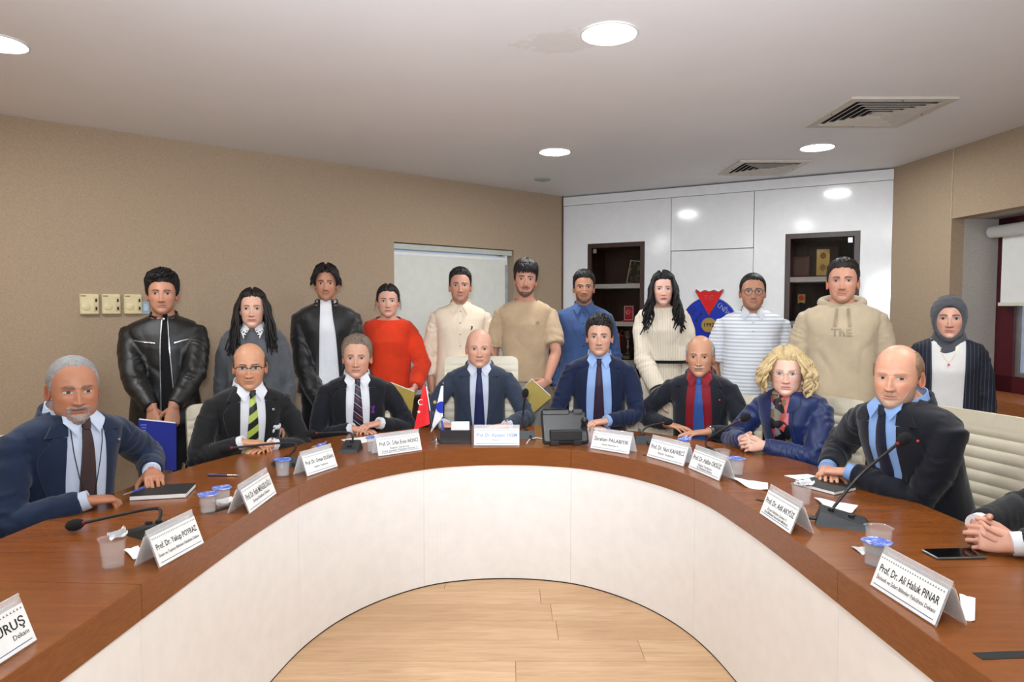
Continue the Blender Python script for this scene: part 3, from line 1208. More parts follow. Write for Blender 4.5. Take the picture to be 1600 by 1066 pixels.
def make_head(H, res):
    """continuous head: skull, brow, lids, nose, lips, chin, ears; colour per vertex for skin, lips, eyes, brows, beard"""
    d1 = res / .1
    th = np.concatenate([np.linspace(-PI, -R(72), 22, endpoint=False), np.arange(-R(72), R(72), d1), np.linspace(R(72), PI, 22, endpoint=False)])
    ph = np.concatenate([np.linspace(-R(89), -R(62), 9, endpoint=False), np.arange(-R(62), R(26), d1), np.linspace(R(26), R(89.5), 18)])
    D, T, P_ = dirs_of(th, ph)
    r_ = head_radius(D, H)
    p = D * r_[..., None]
    x, y, z = p[..., 0], p[..., 1], p[..., 2]
    ax = np.abs(x)
    front = sstep(.25, .6, -D[..., 1])
    ns, age, fem = H.get('nose', 1.0), H.get('age', 0.3), H.get('fem', 0.0)
    dy = np.zeros_like(x)
    # nose
    tt = np.clip((.010 - z) / .048, 0, 1)
    hgt = (.0035 + (.0205 * ns - .0035) * tt ** 1.15) * sstep(.014, .004, z) * sstep(-.0505, -.0415, z)
    sig = .0070 + .0042 * tt
    dy += hgt * np.exp(-(x / sig) ** 2)
    for s in (-1, 1):
        dy += .0095 * ns * g2(x, z, s * .0125, -.0395, .0055, .0065)
    dy += .003 * ns * g2(x, z, 0, -.039, .008, .007)
    # sockets, lids, brow
    for s in (-1, 1):
        dy -= .0085 * g2(x, z, s * .030, .001, .017, .0115)
        dy += .0050 * g2(x, z, s * .0315, .0005, .0125, .0078)
        dy += (.0052 - .002 * fem) * g2(x, z, s * .029, .0185, .022, .0075)
        dy += .0035 * g2(x, z, s * .046, -.030, .018, .016)
        dy -= (.0010 + .0022 * age) * np.exp(-((ax - (.016 + (-.042 - z) * .50)) / .0038) ** 2) * sstep(-.072, -.062, z) * sstep(-.036, -.044, z) * .5
        dy -= .0018 * age * g2(x, z, s * .030, -.0115, .014, .003)
    # mouth
    mw = H.get('mouth', 1.0)
    mx = np.exp(-(x / (.0235 * mw)) ** 4)
    dy += .0034 * np.exp(-((z + .0625) / .0042) ** 2) * mx
    dy += .0042 * np.exp(-((z + .0720) / .0046) ** 2) * mx
    dy -= .0032 * np.exp(-((z + .0670) / .0016) ** 2) * mx
    dy -= .0035 * g2(x, z, 0, -.0825, .02, .005)
    dy += .0040 * g2(x, z, 0, -.098, .017, .010)
    dy -= .0012 * g2(x, z, 0, -.055, .003, .006)
    dy -= .0010 * age * np.sin(z * 900) * sstep(.035, .045, z) * sstep(.075, .062, z) * sstep(.05, .03, ax)
    y = y - dy * front
    p = np.stack([x, y, z], -1)
    # ---- colours
    skin = np.array(lin(H['skin'])[:3])
    col = np.tile(skin, x.shape + (1,))
    n1 = vnoise(p, 38.0, H.get('seed', 0)) * .5 + vnoise(p, 110.0, 3) * .25
    col = col * (1 + .10 * n1[..., None])
    warm = skin * np.array((1.06, .80, .76))
    col = lerp3(col, warm, .55 * front * (g2(ax, z, .045, -.034, .020, .016) + g2(x, z, 0, -.038, .013, .010)).clip(0, 1))
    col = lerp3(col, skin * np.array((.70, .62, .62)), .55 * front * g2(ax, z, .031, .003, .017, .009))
    hairc = np.array(lin(H.get('beardc', H.get('hairc', (30, 22, 18))))[:3])
    browc = np.array(lin(H.get('browc', H.get('hairc', (30, 22, 18))))[:3])
    # beard
    bz = vnoise(p, 260.0, 7)
    th_ = np.abs(T)
    jawline = -.030 - .030 * np.exp(-((ax - .0) / .030) ** 2) * 0
    cheek = -.028 - .052 * sstep(.070, .030, ax)
    reg = sstep(.004, -.006, z - cheek) * sstep(R(100), R(80), th_)
    mouth_hole = np.exp(-(x / .026) ** 4 - ((z + .0672) / .0088) ** 4)
    reg = reg * (1 - mouth_hole)
    mous = np.exp(-(x / .031) ** 4) * np.exp(-((z + .0555) / .0055) ** 4) * front
    chinb = np.exp(-(x / .030) ** 4) * sstep(-.078, -.084, z) * front
    side = np.exp(-((ax - .030) / .008) ** 2) * sstep(-.050, -.058, z) * front
    kind = H.get('beard', None)
    if kind == 'full':
        B = np.maximum(reg, mous)
    elif kind == 'goatee':
        B = np.maximum(np.maximum(mous, chinb), side)
        B = np.maximum(B, .28 * reg)
    elif kind == 'moustache':
        B = np.maximum(mous, .10 * reg)
    elif kind == 'thin':
        B = np.maximum(.75 * mous, .30 * reg)
    elif kind == 'shadow':
        B = .33 * np.maximum(reg, mous)
    else:
        B = np.zeros_like(x)
    B = np.clip(B, 0, 1) * H.get('bdens', 1.0)
    p[..., 1] -= (H.get('bthick', .004) * sstep(.35, .85, B) * (1 + .9 * bz)) * front
    p[..., 2] -= H.get('bthick', .004) * 1.0 * np.clip(B - .5, 0, 1) * sstep(-.09, -.11, z)
    col = lerp3(col, hairc, np.clip(B * (.82 + .5 * bz), 0, 1))
    # lips
    lipm = np.exp(-(x / (.0235 * mw)) ** 4) * (np.exp(-((z + .0630) / .0040) ** 4) + np.exp(-((z + .0718) / .0048) ** 4)).clip(0, 1) * front
    lc = np.array(lin(H.get('lips', shade(H['skin'], .78)))[:3]) * (np.array((1.0, .80, .80)) if 'lips' not in H else 1.0)
    col = lerp3(col, lc, .85 * lipm.clip(0, 1))
    col = lerp3(col, lc * .30, .75 * (np.exp(-((z + .0672) / .0013) ** 2) * np.exp(-(x / (.0245 * mw)) ** 6) * front))
    # nostrils
    col = lerp3(col, skin * .25, .75 * front * g2(ax, z, .0075, -.0465, .0040, .0022).clip(0, 1))
    # brows
    bx = np.clip((ax - .011) / .038, 0, 1)
    bzc = .0185 + .0060 * np.sin(bx * PI * .75) - .004 * bx
    bth = 1.2 * H.get('browt', .0036) * (1.15 - .65 * bx)
    brow = np.exp(-((z - bzc) / bth) ** 4) * sstep(.008, .013, ax) * sstep(.052, .044, ax) * front
    col = lerp3(col, browc, np.clip(brow * (.85 + .6 * bz), 0, 1) * H.get('browk', 1.0))
    p[..., 1] -= .0012 * brow
    # eyes
    op = H.get('open', .0049) * 1.16
    ex = (ax - .0315) / .0162
    lid = op * np.sqrt(np.clip(1 - ex ** 2, 0, 1))
    zz = z - .0010
    up = lid * 1.05
    lowl = lid * .85
    white = ((zz < up) & (zz > -lowl) & (np.abs(ex) < 1)).astype(float) * (front > .3)
    gx = H.get('gaze', 0.0)
    cx = np.where(x > 0, .0315 + gx, -.0315 + gx)
    rr_ = np.sqrt((x - cx) ** 2 + (zz - .0008) ** 2)
    col = lerp3(col, np.array((.46, .43, .41)), white)
    iris = np.array(lin(H.get('iris', (30, 18, 12)))[:3])
    col = lerp3(col, iris, white * (rr_ < .0066))
    col = lerp3(col, np.array((.004, .004, .004)), white * (rr_ < .0026))
    lash = np.exp(-((zz - up - .0005) / .0012) ** 2) * (np.abs(ex) < 1.03) * (front > .3)
    col = lerp3(col, browc * .4, .85 * lash)
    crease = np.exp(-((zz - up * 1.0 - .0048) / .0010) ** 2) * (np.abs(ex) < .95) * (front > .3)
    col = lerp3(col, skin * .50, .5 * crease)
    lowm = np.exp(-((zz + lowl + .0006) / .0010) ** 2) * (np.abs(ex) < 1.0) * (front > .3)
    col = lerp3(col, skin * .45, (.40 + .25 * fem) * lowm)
    nv, nu = x.shape
    V = p.reshape(-1, 3)
    K = col.reshape(-1, 3)
    idx = np.arange(nv * nu).reshape(nv, nu)
    nx = np.roll(idx, -1, axis=1)
    F = np.stack([idx[:-1], nx[:-1], nx[1:], idx[1:]], -1).reshape(-1, 4).tolist()
    F.append(tuple(idx[0][::-1].tolist()))
    F.append(tuple(idx[-1].tolist()))
    V = V.tolist()
    K = K.tolist()
    # ears
    if not H.get('no_ears'):
        wd = H.get('wide', 1.0)
        for s in (-1, 1):
            nu_, nv_ = 20, 9
            o = len(V)
            for i in range(nv_):
                k = i / (nv_ - 1)
                for j in range(nu_):
                    a = 2 * PI * j / nu_
                    ew, eh = .0175 * (1 - .15 * math.sin(a)), .032 * (1.0 if math.sin(a) > 0 else .92)
                    rim = math.sin(k * PI) * .0055
                    rad = (1 - k) * 1.0 if k > .5 else 1.0
                    prof_ = [(.55, -.010), (.85, -.004), (1.0, .003), (1.04, .008), (.98, .0105), (.86, .0085), (.62, .0045), (.35, .0035), (.05, .004)][i]
                    lx, lz, ly = math.cos(a) * ew * prof_[0], math.sin(a) * eh * prof_[0], prof_[1]
                    # ear plane: lx along y (front-back), tilted outwards at the back
                    yy = .014 + lx
                    xx = .0695 * wd + ly * .8 + .22 * (lx + .0175)
                    V.append([s * xx, yy, -.012 + lz])
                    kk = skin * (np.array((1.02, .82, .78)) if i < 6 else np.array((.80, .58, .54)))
                    K.append(kk.tolist())
            for i in range(nv_ - 1):
                for j in range(nu_):
                    q = (o + i * nu_ + j, o + i * nu_ + (j + 1) % nu_, o + (i + 1) * nu_ + (j + 1) % nu_, o + (i + 1) * nu_ + j)
                    F.append(q if s > 0 else q[::-1])
            F.append(tuple(o + (nv_ - 1) * nu_ + j for j in range(nu_)))
    return V, F, K


# ---------------- hair
def hairline(T, H):
    f = H.get('front', .078)
    tm = H.get('temple', .030)
    xs = [0, 30, 46, 58, 66, 76, 83, 90, 100, 118, 180]
    zs_ = [f, f - .002, f - .010, (f + tm) / 2 - .006, tm - .008, -.014, -.022, .012, .004, -.045, H.get('nape', -.072)]
    return np.interp(np.degrees(np.abs(T)), xs, zs_)


def make_hair(H):
    """hair mass grown from the scalp, with combed ridges and separate locks"""
    style = H.get('hair', 'short')
    seed = H.get('seed', 1)
    rg = random.Random(seed)
    mb = MB()
    th = np.linspace(-PI, PI, 128, endpoint=False)
    ph = np.linspace(-R(58), R(89), 74)
    D, T, P_ = dirs_of(th, ph)
    r_ = head_radius(D, H)
    p = D * r_[..., None]
    z = p[..., 2]
    top, side = H.get('top', .022), H.get('side', .010)
    n_edge = vnoise(D, 9.0, seed) * .006 + vnoise(D, 26.0, seed + 3) * .004
    hl = hairline(T, H) + n_edge
    m = sstep(-.004, .026, z - hl)
    aT = np.degrees(np.abs(T))
    if H.get('bald'):
        zt = np.interp(aT, [0, 55, 75, 100, 140, 180], H.get('fringe', [-1, .0, .045, .065, .075, .080]))
        m = m * sstep(.010, -.016, z - zt + n_edge)
        # hair does not exist in front of the temples
        m = m * sstep(H.get('fr0', 56), H.get('fr0', 56) + 8, aT)
    k = sstep(.02, .095, z)
    thick = side + (top - side) * k
    thick = thick + H.get('quiff', 0.0) * g2(np.degrees(T), z, H.get('qx', 0.0), .105, 38, .030)
    part = H.get('part', None)
    comb = T * 14 if H.get('combx') is None else p[..., 0] * H.get('combx')
    rid = np.empty(T.shape)
    for i in range(T.shape[0]):
        for j in range(T.shape[1]):
            rid[i, j] = mnoise.noise((comb[i, j] * 1.6, P_[i, j] * 3.2 + T[i, j] * .5, seed * 1.7)) + .5 * mnoise.noise((comb[i, j] * 4.2, P_[i, j] * 5.0, seed + 9.1))
    thick = thick * (1 + H.get('ridge', .28) * rid)
    if part is not None:
        thick = thick * (1 - .75 * np.exp(-((p[..., 0] - part) / .006) ** 2) * sstep(.06, .09, z))
    rad = r_ + thick * m - .004 * (1 - m)
    pos = D * rad[..., None]
    nv, nu = T.shape
    keep = m > .03
    idx = -np.ones((nv, nu), dtype=int)
    V, F = [], []
    use = np.zeros((nv, nu), bool)
    for i in range(nv - 1):
        for j in range(nu):
            k2 = (j + 1) % nu
            if keep[i, j] or keep[i, k2] or keep[i + 1, k2] or keep[i + 1, j]:
                F.append(((i, j), (i, k2), (i + 1, k2), (i + 1, j)))
    mp = {}
    FF = []
    for q in F:
        r4 = []
        for c in q:
            if c not in mp:
                mp[c] = len(V)
                V.append(tuple(pos[c]))
            r4.append(mp[c])
        FF.append(tuple(r4))
    if H.get('top', .022) > .003 and not H.get('bald'):
        # close the crown
        ring = [mp[(nv - 1, j)] for j in range(nu) if (nv - 1, j) in mp]
        if len(ring) == nu:
            FF.append(tuple(ring))
    mb.add(V, FF)

    def scalp(a, e, off):
        d = np.array([[math.sin(R(a)) * math.cos(R(e)), -math.cos(R(a)) * math.cos(R(e)), math.sin(R(e))]])
        rr = head_radius(d, H)[0]
        return Vector(d[0] * (rr + off))

    def lock(pts, r0, r1, n=6, flat=.6):
        sp_ = spline([tuple(q) for q in pts], 4)
        nn = len(sp_)
        rad_ = [(r0 * (1 - i / (nn - 1)) + r1 * i / (nn - 1)) * (.55 + .45 * min(1, i / 3)) for i in range(nn)]
        mb.tube(sp_, rad_, n, flat=flat)

    if style in ('tousled', 'fringe', 'curtain', 'quiffy'):
        for i in range(H.get('nlocks', 46)):
            a = rg.uniform(-62, 62)
            e = rg.uniform(46, 80)
            b = scalp(a, e, top * .55)
            if style == 'curtain':
                s = 1 if a > 0 else -1
                e0 = rg.uniform(55, 78)
                b = scalp(s * rg.uniform(5, 60), e0, top * .8)
                q1 = scalp(s * rg.uniform(28, 56), rg.uniform(36, 46), .026)
                q2 = scalp(s * rg.uniform(56, 86), rg.uniform(8, 24), .020 + rg.uniform(0, .010))
                q3 = q2 + Vector((s * rg.uniform(.0, .010), rg.uniform(-.005, .006), -rg.uniform(.012, .030)))
                lock([b, q1, q2, q3], .0155, .004, 8, .55)
            elif style == 'fringe':
                sx = H.get('sweep', 1)
                a2 = rg.uniform(-50, 50)
                b = scalp(a2 - sx * 15, rg.uniform(60, 78), top * .7)
                q1 = scalp(a2, rg.uniform(42, 50), .020 + rg.uniform(0, .006))
                q2 = scalp(a2 + sx * rg.uniform(8, 24), rg.uniform(24, 36), .009 + rg.uniform(0, .006))
                lock([b, q1, q2], .010, .0025)
            else:
                up_ = rg.uniform(.008, .026) * (1.2 if style == 'quiffy' else 1.0)
                sx = H.get('sweep', 1)
                q1 = b + Vector((sx * rg.uniform(.002, .014), -rg.uniform(.004, .016), up_ * .7))
                q2 = q1 + Vector((sx * rg.uniform(.004, .026), -rg.uniform(-.012, .014), up_ * rg.uniform(-.5, .7)))
                lock([b, q1, q2], .0095, .002)
    if style == 'short_tex':
        for i in range(70):
            a = rg.uniform(-150, 150)
            e = rg.uniform(57 if abs(a) < 62 else 38, 84)
            b = scalp(a, e, top * .6)
            dd = Vector((rg.uniform(-.008, .008), rg.uniform(-.010, .004), rg.uniform(.004, .010)))
            lock([b, b + dd * .7, b + dd * 1.3], .007, .0018)
    if style in ('long', 'long_wavy'):
        wav = .017 if style == 'long_wavy' else .005
        for s in (-1, 1):
            for i in range(H.get('nlocks', 30)):
                a = s * rg.uniform(58, 172)
                e0 = rg.uniform(22, 62)
                b = scalp(a, e0, top * .6)
                q1 = scalp(a + s * rg.uniform(-6, 6), rg.uniform(-8, 8), .012 + rg.uniform(0, .018))
                L_ = H.get('length', .30) * rg.uniform(.70, 1.05)
                pts = [b, q1]
                out = s * rg.uniform(.0, .035)
                frontk = (1 if abs(a) < 112 else 0)
                tx = s * rg.uniform(.070, .150) if frontk else q1.x * 1.05
                ty = (-.075 - rg.uniform(0, .035)) if frontk else .09 + rg.uniform(0, .02)
                ph0 = rg.uniform(0, 6)
                for kq in range(1, 7):
                    f_ = kq / 6
                    pts.append(Vector((q1.x * (1 - f_) + tx * f_ + wav * math.sin(ph0 + f_ * 9) * f_ ** .5,
                                       q1.y * (1 - f_ ** .7) + ty * f_ ** .7 + wav * .8 * math.cos(ph0 + f_ * 8),
                                       q1.z - L_ * f_)))
                lock(pts, H.get('lockr', .021), .007, 9, .48)
    if style == 'bob':
        for s in (-1, 1):
            for i in range(H.get('nlocks', 48)):
                a = s * rg.uniform(46, 178)
                b = scalp(a * .8, rg.uniform(40, 75), top * .7)
                q1 = scalp(a, rg.uniform(12, 30), .020 + rg.uniform(0, .018))
                ph0 = rg.uniform(0, 6)
                L_ = rg.uniform(.09, .15)
                pts = [b, q1]
                d = Vector((math.sin(R(a)), -math.cos(R(a)), 0))
                for kq in range(1, 7):
                    f_ = kq / 6
                    pts.append(q1 + d * (.030 * math.sin(f_ * PI * .8) + .012 * math.sin(ph0 + f_ * 11)) +
                               Vector((-d.y, d.x, 0)) * (.013 * math.cos(ph0 + f_ * 10)) + Vector((0, 0, -L_ * f_)))
                lock(pts, .018, .005, 9, .5)
    if style == 'tied':
        mb.ball((0, .115, -.035), (.042, .038, .040), 14, 10)
        for s in (-1, 1):
            for i in range(4):
                b = scalp(s * rg.uniform(58, 72), rg.uniform(22, 34), .006)
                q1 = b + Vector((s * rg.uniform(.010, .018), -.004, -.035))
                q2 = q1 + Vector((s * rg.uniform(-.006, .014), .002, -.05 - rg.uniform(0, .03)))
                lock([b, q1, q2], .003, .0008, 5)
    if style == 'ponytail':
        pts = [scalp(170, 20, .01), Vector((.03, .125, -.02)), Vector((.045, .12, -.075)), Vector((.05, .11, -.11))]
        lock(pts, .024, .010, 8, .8)
    return mb


# ---------------- hands
HAND = {}
POSES = {  # curl per joint (deg) for index..little, spread, thumb (out, drop, bend)
    'flat': ([(4, 10, 6), (4, 10, 6), (5, 12, 6), (6, 14, 8)], 5, (38, 10, 12)),
    'rest': ([(14, 24, 14), (16, 28, 16), (18, 30, 18), (22, 32, 20)], 3, (30, 18, 18)),
    'cover': ([(22, 38, 20), (24, 40, 22), (26, 42, 22), (28, 40, 22)], 2, (26, 22, 22)),
    'lock': ([(38, 58, 20), (40, 60, 22), (42, 60, 24), (44, 58, 24)], 4, (20, 4, 20)),
    'grip': ([(48, 44, 22), (50, 46, 24), (52, 48, 24), (54, 46, 24)], 2, (26, 40, 14)),
    'pen': ([(30, 40, 14), (46, 58, 28), (58, 66, 36), (62, 64, 36)], 2, (28, 34, 24)),
    'hang': ([(14, 20, 12), (18, 24, 14), (22, 28, 16), (26, 30, 18)], 2, (16, 16, 14)),
    'pinch': ([(58, 20, 8), (60, 22, 8), (62, 24, 10), (64, 26, 10)], 2, (20, 52, 4)),
}


def hand_mesh(pose, side, fem=0.0):
    """wrist at origin, fingers to +X, back of the hand +Z; thumb to +Y on the right hand"""
    key = (pose, side, fem)
    if key in HAND:
        return HAND[key]
    k = .90 if fem else 1.0
    mb = MB()
    sec = [(-.035, .0275, .0205, 0), (0, .0285, .019, 0), (.025, .034, .0185, -.001), (.055, .0405, .0165, -.001), (.082, .0425, .0140, 0), (.098, .0400, .0105, -.001)]
    rings = []
    for x, hw, hh, zc in sec:
        rings.append([(x, math.copysign(abs(math.cos(a)) ** .8, math.cos(a)) * hw, zc + math.copysign(abs(math.sin(a)) ** .9, math.sin(a)) * hh)
                      for a in [2 * PI * j / 18 for j in range(18)]])
    mb.loft(rings)
    curls, spread, thumb = POSES[pose]
    base = [(.090, .0315), (.096, .0110), (.093, -.0105), (.084, -.0300)]
    lens = [(.043, .026, .021), (.047, .029, .022), (.043, .028, .022), (.034, .021, .019)]
    rads = [.0090, .0092, .0088, .0078]
    for i in range(4):
        az = R([spread, spread * .2, -spread * .5, -spread * 1.3][i])
        p_ = Vector((base[i][0] - .020, base[i][1] * .96, .001))
        pts = [p_, Vector((base[i][0], base[i][1], .000))]
        a = 0
        for j in range(3):
            a += R(curls[i][j])
            d = Vector((math.cos(a) * math.cos(az), math.cos(a) * math.sin(az), -math.sin(a)))
            pts.append(pts[-1] + d * lens[i][j])
        rr_ = rads[i]
        # knuckles a little thicker than the shafts
        pp, rd = [pts[0]], [rr_ * 1.0]
        for j in range(1, len(pts)):
            if j < len(pts) - 1:
                pp += [pts[j], pts[j] * .55 + pts[j + 1] * .45]
                rd += [rr_ * (1.08 - .07 * j), rr_ * (.97 - .07 * j)]
            else:
                pp.append(pts[j])
                rd.append(rr_ * .72)
        mb.tube(pp, rd, 10, round_ends=True)
    o, dr, bd = thumb
    a0, d0 = R(o + 18), R(dr)
    p_ = Vector((.012, .020, -.006))
    d = Vector((math.cos(a0) * math.cos(d0), math.sin(a0) * math.cos(d0), -math.sin(d0)))
    p1 = p_ + d * .046
    a1 = R(o)
    d2 = Vector((math.cos(a1) * math.cos(d0 * .9), math.sin(a1) * math.cos(d0 * .9), -math.sin(d0 * .9)))
    p2 = p1 + d2 * .034
    a2 = R(o - bd)
    d3 = Vector((math.cos(a2) * math.cos(d0 * .8), math.sin(a2) * math.cos(d0 * .8), -math.sin(d0 * .8)))
    p3 = p2 + d3 * .022
    mb.tube([p_, (p_ + p1) / 2, p1, (p1 + p2) / 2, p2, p3], [.014, .0135, .0115, .0102, .0104, .0080], 10, round_ends=True)
    mb.v = [(x * k, y * k, z * k) for x, y, z in mb.v]
    co, no, f = solidify_remesh(mb, .0034, 2, .5)
    if side == 'L':
        co = co * np.array((1, -1, 1))
        f = [tuple(reversed(q)) for q in f]
    # nails: pinkish spots are too small to show; keep the mesh only
    HAND[key] = (co, f)
    return HAND[key]


# ---------------- torso, sleeves and garments
def ring_xy(z, hw, hd, yc, xc=0.0, n=32, e=2.4, tilt=0.0):
    out = []
    for j in range(n):
        a = 2 * PI * j / n
        ca, sa = math.cos(a), math.sin(a)
        x = math.copysign(abs(ca) ** (2 / e), ca) * hw
        y = math.copysign(abs(sa) ** (2 / e), sa) * hd
        out.append((xc + x, yc + y, z + tilt * y))
    return out


class Person:
    pass


def arm_solve(S, W, hint, l1, l2):
    v = W - S
    d = v.length
    k = 1.0
    if d > (l1 + l2) * .985:
        k = d / ((l1 + l2) * .985)
    l1, l2 = l1 * k, l2 * k
    a = (l1 * l1 - l2 * l2 + d * d) / (2 * d)
    h = math.sqrt(max(l1 * l1 - a * a, 0))
    u = v.normalized()
    hh = hint - u * hint.dot(u)
    hh = hh.normalized() if hh.length > 1e-5 else Vector((0, 0, -1))
    return S + u * a + hh * h


def wrinkle(co, no, arms, amp, seed, torso_amp=.0025, zs=1.0):
    """cloth folds: rings of creases round the sleeves near the elbow and drag lines on the trunk"""
    out = co.copy()
    for i in range(len(co)):
        p = Vector(co[i])
        best, tt, dist = None, 0, 9
        for (a, b, c) in arms:
            for s, (q0, q1) in enumerate(((a, b), (b, c))):
                w_ = q1 - q0
                L = w_.length
                t_ = max(0, min(1, (p - q0).dot(w_) / (L * L)))
                dd = (p - (q0 + w_ * t_)).length
                if dd < dist:
                    dist, tt, best = dd, t_ + s, (a, b, c)
        n1 = mnoise.noise((p.x * 7 + seed, p.y * 7, p.z * 7))
        if dist < .085:
            fall = .35 + .65 * math.exp(-((tt - 1.0) / .38) ** 2) + .35 * math.exp(-((tt - .1) / .2) ** 2)
            f = mnoise.noise((tt * 6.5 + n1 * 2.6, p.x * 10 + p.y * 9, seed + p.z * 5))
            d = amp * 1.15 * fall * (abs(f) * 2.2 - .55)
        else:
            f = mnoise.noise((p.x * 9 + n1, p.y * 6, p.z * 4 + seed * 2))
            d = torso_amp * (abs(f) * 2 - .4)
        out[i] = co[i] + no[i] * d
    return out


def patch(bvh, rows, off, th, zdir=(0, 1, 0)):
    """cloth piece: grid rows of (x, z) laid on the garment front, lifted by off, with a hem of thickness th"""
    P_ = []
    last = None
    for row in rows:
        pr = []
        for (x, z) in row:
            h = bvh.ray_cast(Vector((x, -1.2, z)), Vector(zdir), 2.4)
            if h[0] is None:
                q = Vector((x, last.y if last else 0, z))
            else:
                q = h[0].copy()
            last = q
            pr.append(q)
        P_.append(pr)
    nr, nc = len(P_), len(P_[0])
    V = []
    o_ = off if callable(off) else (lambda i, j: off)
    for i in range(nr):
        for j in range(nc):
            V.append((P_[i][j].x, P_[i][j].y - o_(i, j), P_[i][j].z))
    F = [(i * nc + j, i * nc + j + 1, (i + 1) * nc + j + 1, (i + 1) * nc + j) for i in range(nr - 1) for j in range(nc - 1)]
    loop = [j for j in range(nc)] + [i * nc + nc - 1 for i in range(1, nr)] + [(nr - 1) * nc + j for j in range(nc - 2, -1, -1)] + [i * nc for i in range(nr - 2, 0, -1)]
    b0 = len(V)
    for q in loop:
        V.append((V[q][0], V[q][1] + th, V[q][2]))
    n = len(loop)
    for k in range(n):
        F.append((loop[k], b0 + k, b0 + (k + 1) % n, loop[(k + 1) % n]))
    return MB().add(V, F)


def rows_between(fl, fr_, z0, z1, nr, nc):
    rows = []
    for i in range(nr):
        t_ = i / (nr - 1)
        z = z0 + (z1 - z0) * t_
        a, b = fl(t_), fr_(t_)
        rows.append([(a + (b - a) * j / (nc - 1), z) for j in range(nc)])
    return rows


M_skin = NT('skin')
at_ = M_skin.n('ShaderNodeVertexColor', layer_name='Col')
M_skin.l(at_.outputs['Color'], M_skin.b.inputs['Base Color'])
M_skin.set(Roughness=0.47, Subsurface_Weight=0.06, Subsurface_Scale=0.02)
M_skin.b.inputs['Subsurface Radius'].default_value = (1.0, .35, .2)
M_skin.bump(M_skin.noise(M_skin.coord('Object'), 900.0, 2), 0.12, 0.0008)
M_skin = M_skin.m


def hair_mat(c, sheen=.3):
    key = 'hair_%d_%d_%d' % tuple(int(v) for v in c)
    if key in _M:
        return _M[key]
    t = NT(key)
    v = t.coord('Object', (1, 1, .25))
    f = t.noise(v, 320.0, 3, .7)
    t.l(t.ramp(f, [(0.35, lin(shade(c, .78))), (0.55, lin(c)), (0.72, lin(shade(c, 1.18)))]), t.b.inputs['Base Color'])
    t.set(Roughness=.5)
    t.b.inputs['Specular IOR Level'].default_value = .35
    t.bump(f, .6, .003)
    _M[key] = t.m
    return t.m


def new_person(label, pos_head, alpha, H, body, rootname='person'):
    """pos_head: world point of the head centre (eye line); alpha: facing in degrees from the camera axis"""
    p = Person()
    p.H, p.body = H, body
    p.seated = body.get('seated', False)
    p.k = body.get('k', 1.0)
    p.hs = body.get('hs', 1.0)           # head scale
    p.fem = H.get('fem', 0.0)
    lean = body.get('lean', .10 if p.seated else .0)
    p.ys = -lean
    hz = pos_head.z
    p.zs = hz - (body.get('neck', .205 if not p.fem else .195) - .034 + (.0 if p.seated else .008)) * (p.k * .5 + .5)
    p.hc = Vector((body.get('hx', 0.0), p.ys - body.get('hfwd', .045 if p.seated else .030), hz))
    a = R(alpha)
    off = Matrix.Rotation(a, 4, 'Z') @ Vector((p.hc.x, p.hc.y, 0))
    p.root = thing(rootname, label, 'person', (pos_head.x - off.x, pos_head.y - off.y, 0), a)
    p.Mi = Matrix.Rotation(-a, 4, 'Z') @ Matrix.Translation((-p.root.location.x, -p.root.location.y, 0))
    p.alpha = alpha
    p.arms = {}
    w_ = body.get('w', 1.0)
    fem = p.fem
    d_ = body.get('d', 1.0)
    b_ = body.get('belly', 0.0)
    sh = body.get('sh', (.190 if p.seated else .180) - .020 * fem)      # shoulder joint half distance
    p.sh = sh * w_
    kz = p.k
    p.sec = [(.085, .050, .054, .004), (.060, .062, .060, .006), (.040, .094, .072, .008), (.018, .146, .086, .008), (-.014, .184 - .022 * fem, .098, .006),
             (-.055, .180 - .030 * fem, .110, .0), (-.13, .156 - .022 * fem, .122 + .012 * fem, -.008), (-.24, .152 - .018 * fem, .120 + .25 * b_, -.004 - .2 * b_),
             (-.36, .154 - .014 * fem, .118 + .5 * b_, -.45 * b_), (-.46, .166 - .004 * fem, .122 + .45 * b_, -.4 * b_), (-.56, .176 + .006 * fem, .126 + .25 * b_, -.2 * b_)]
    p.sec = [(z * kz, hw * w_, hd * d_, yc) for z, hw, hd, yc in p.sec]
    return p


def spine_y(p, z):
    """forward lean: the trunk bends from the hips"""
    zb = .52 if p.seated else p.zs - .55
    t_ = max(0, min(1.15, (z - zb) / (p.zs - zb)))
    return p.ys * t_


def set_arm(p, side, wrist, hand_dir, palm, pose, hint=None, local=False, drop=0.0):
    W = Vector(wrist) if local else p.Mi @ Vector(wrist)
    s = -1 if side == 'R' else 1
    S = Vector((s * p.sh, spine_y(p, p.zs) + .008, p.zs - .062))
    if hint is None:
        hint = Vector((s * .8, .35, -.60)) if p.seated else Vector((s * .6, .8, -.2))
    l1, l2 = .292 * p.k, .262 * p.k
    if p.fem:
        l1, l2 = l1 * .93, l2 * .93
    E_l = arm_solve(S, W, Vector(hint), l1, l2)
    p.arms[side] = dict(S=S, E=E_l, W=W, d=Vector(hand_dir).normalized(), n=Vector(palm).normalized(), pose=pose)


def hang_arms(p, sides='RL', out=.045, fwd=.03):
    out -= .022
    for side in sides:
        s = -1 if side == 'R' else 1
        set_arm(p, side, (s * (p.sh + out), p.ys - fwd, p.zs - .062 - .535 * p.k), (s * .05, -.12, -1), (-s, .0, 0), 'hang', local=True)


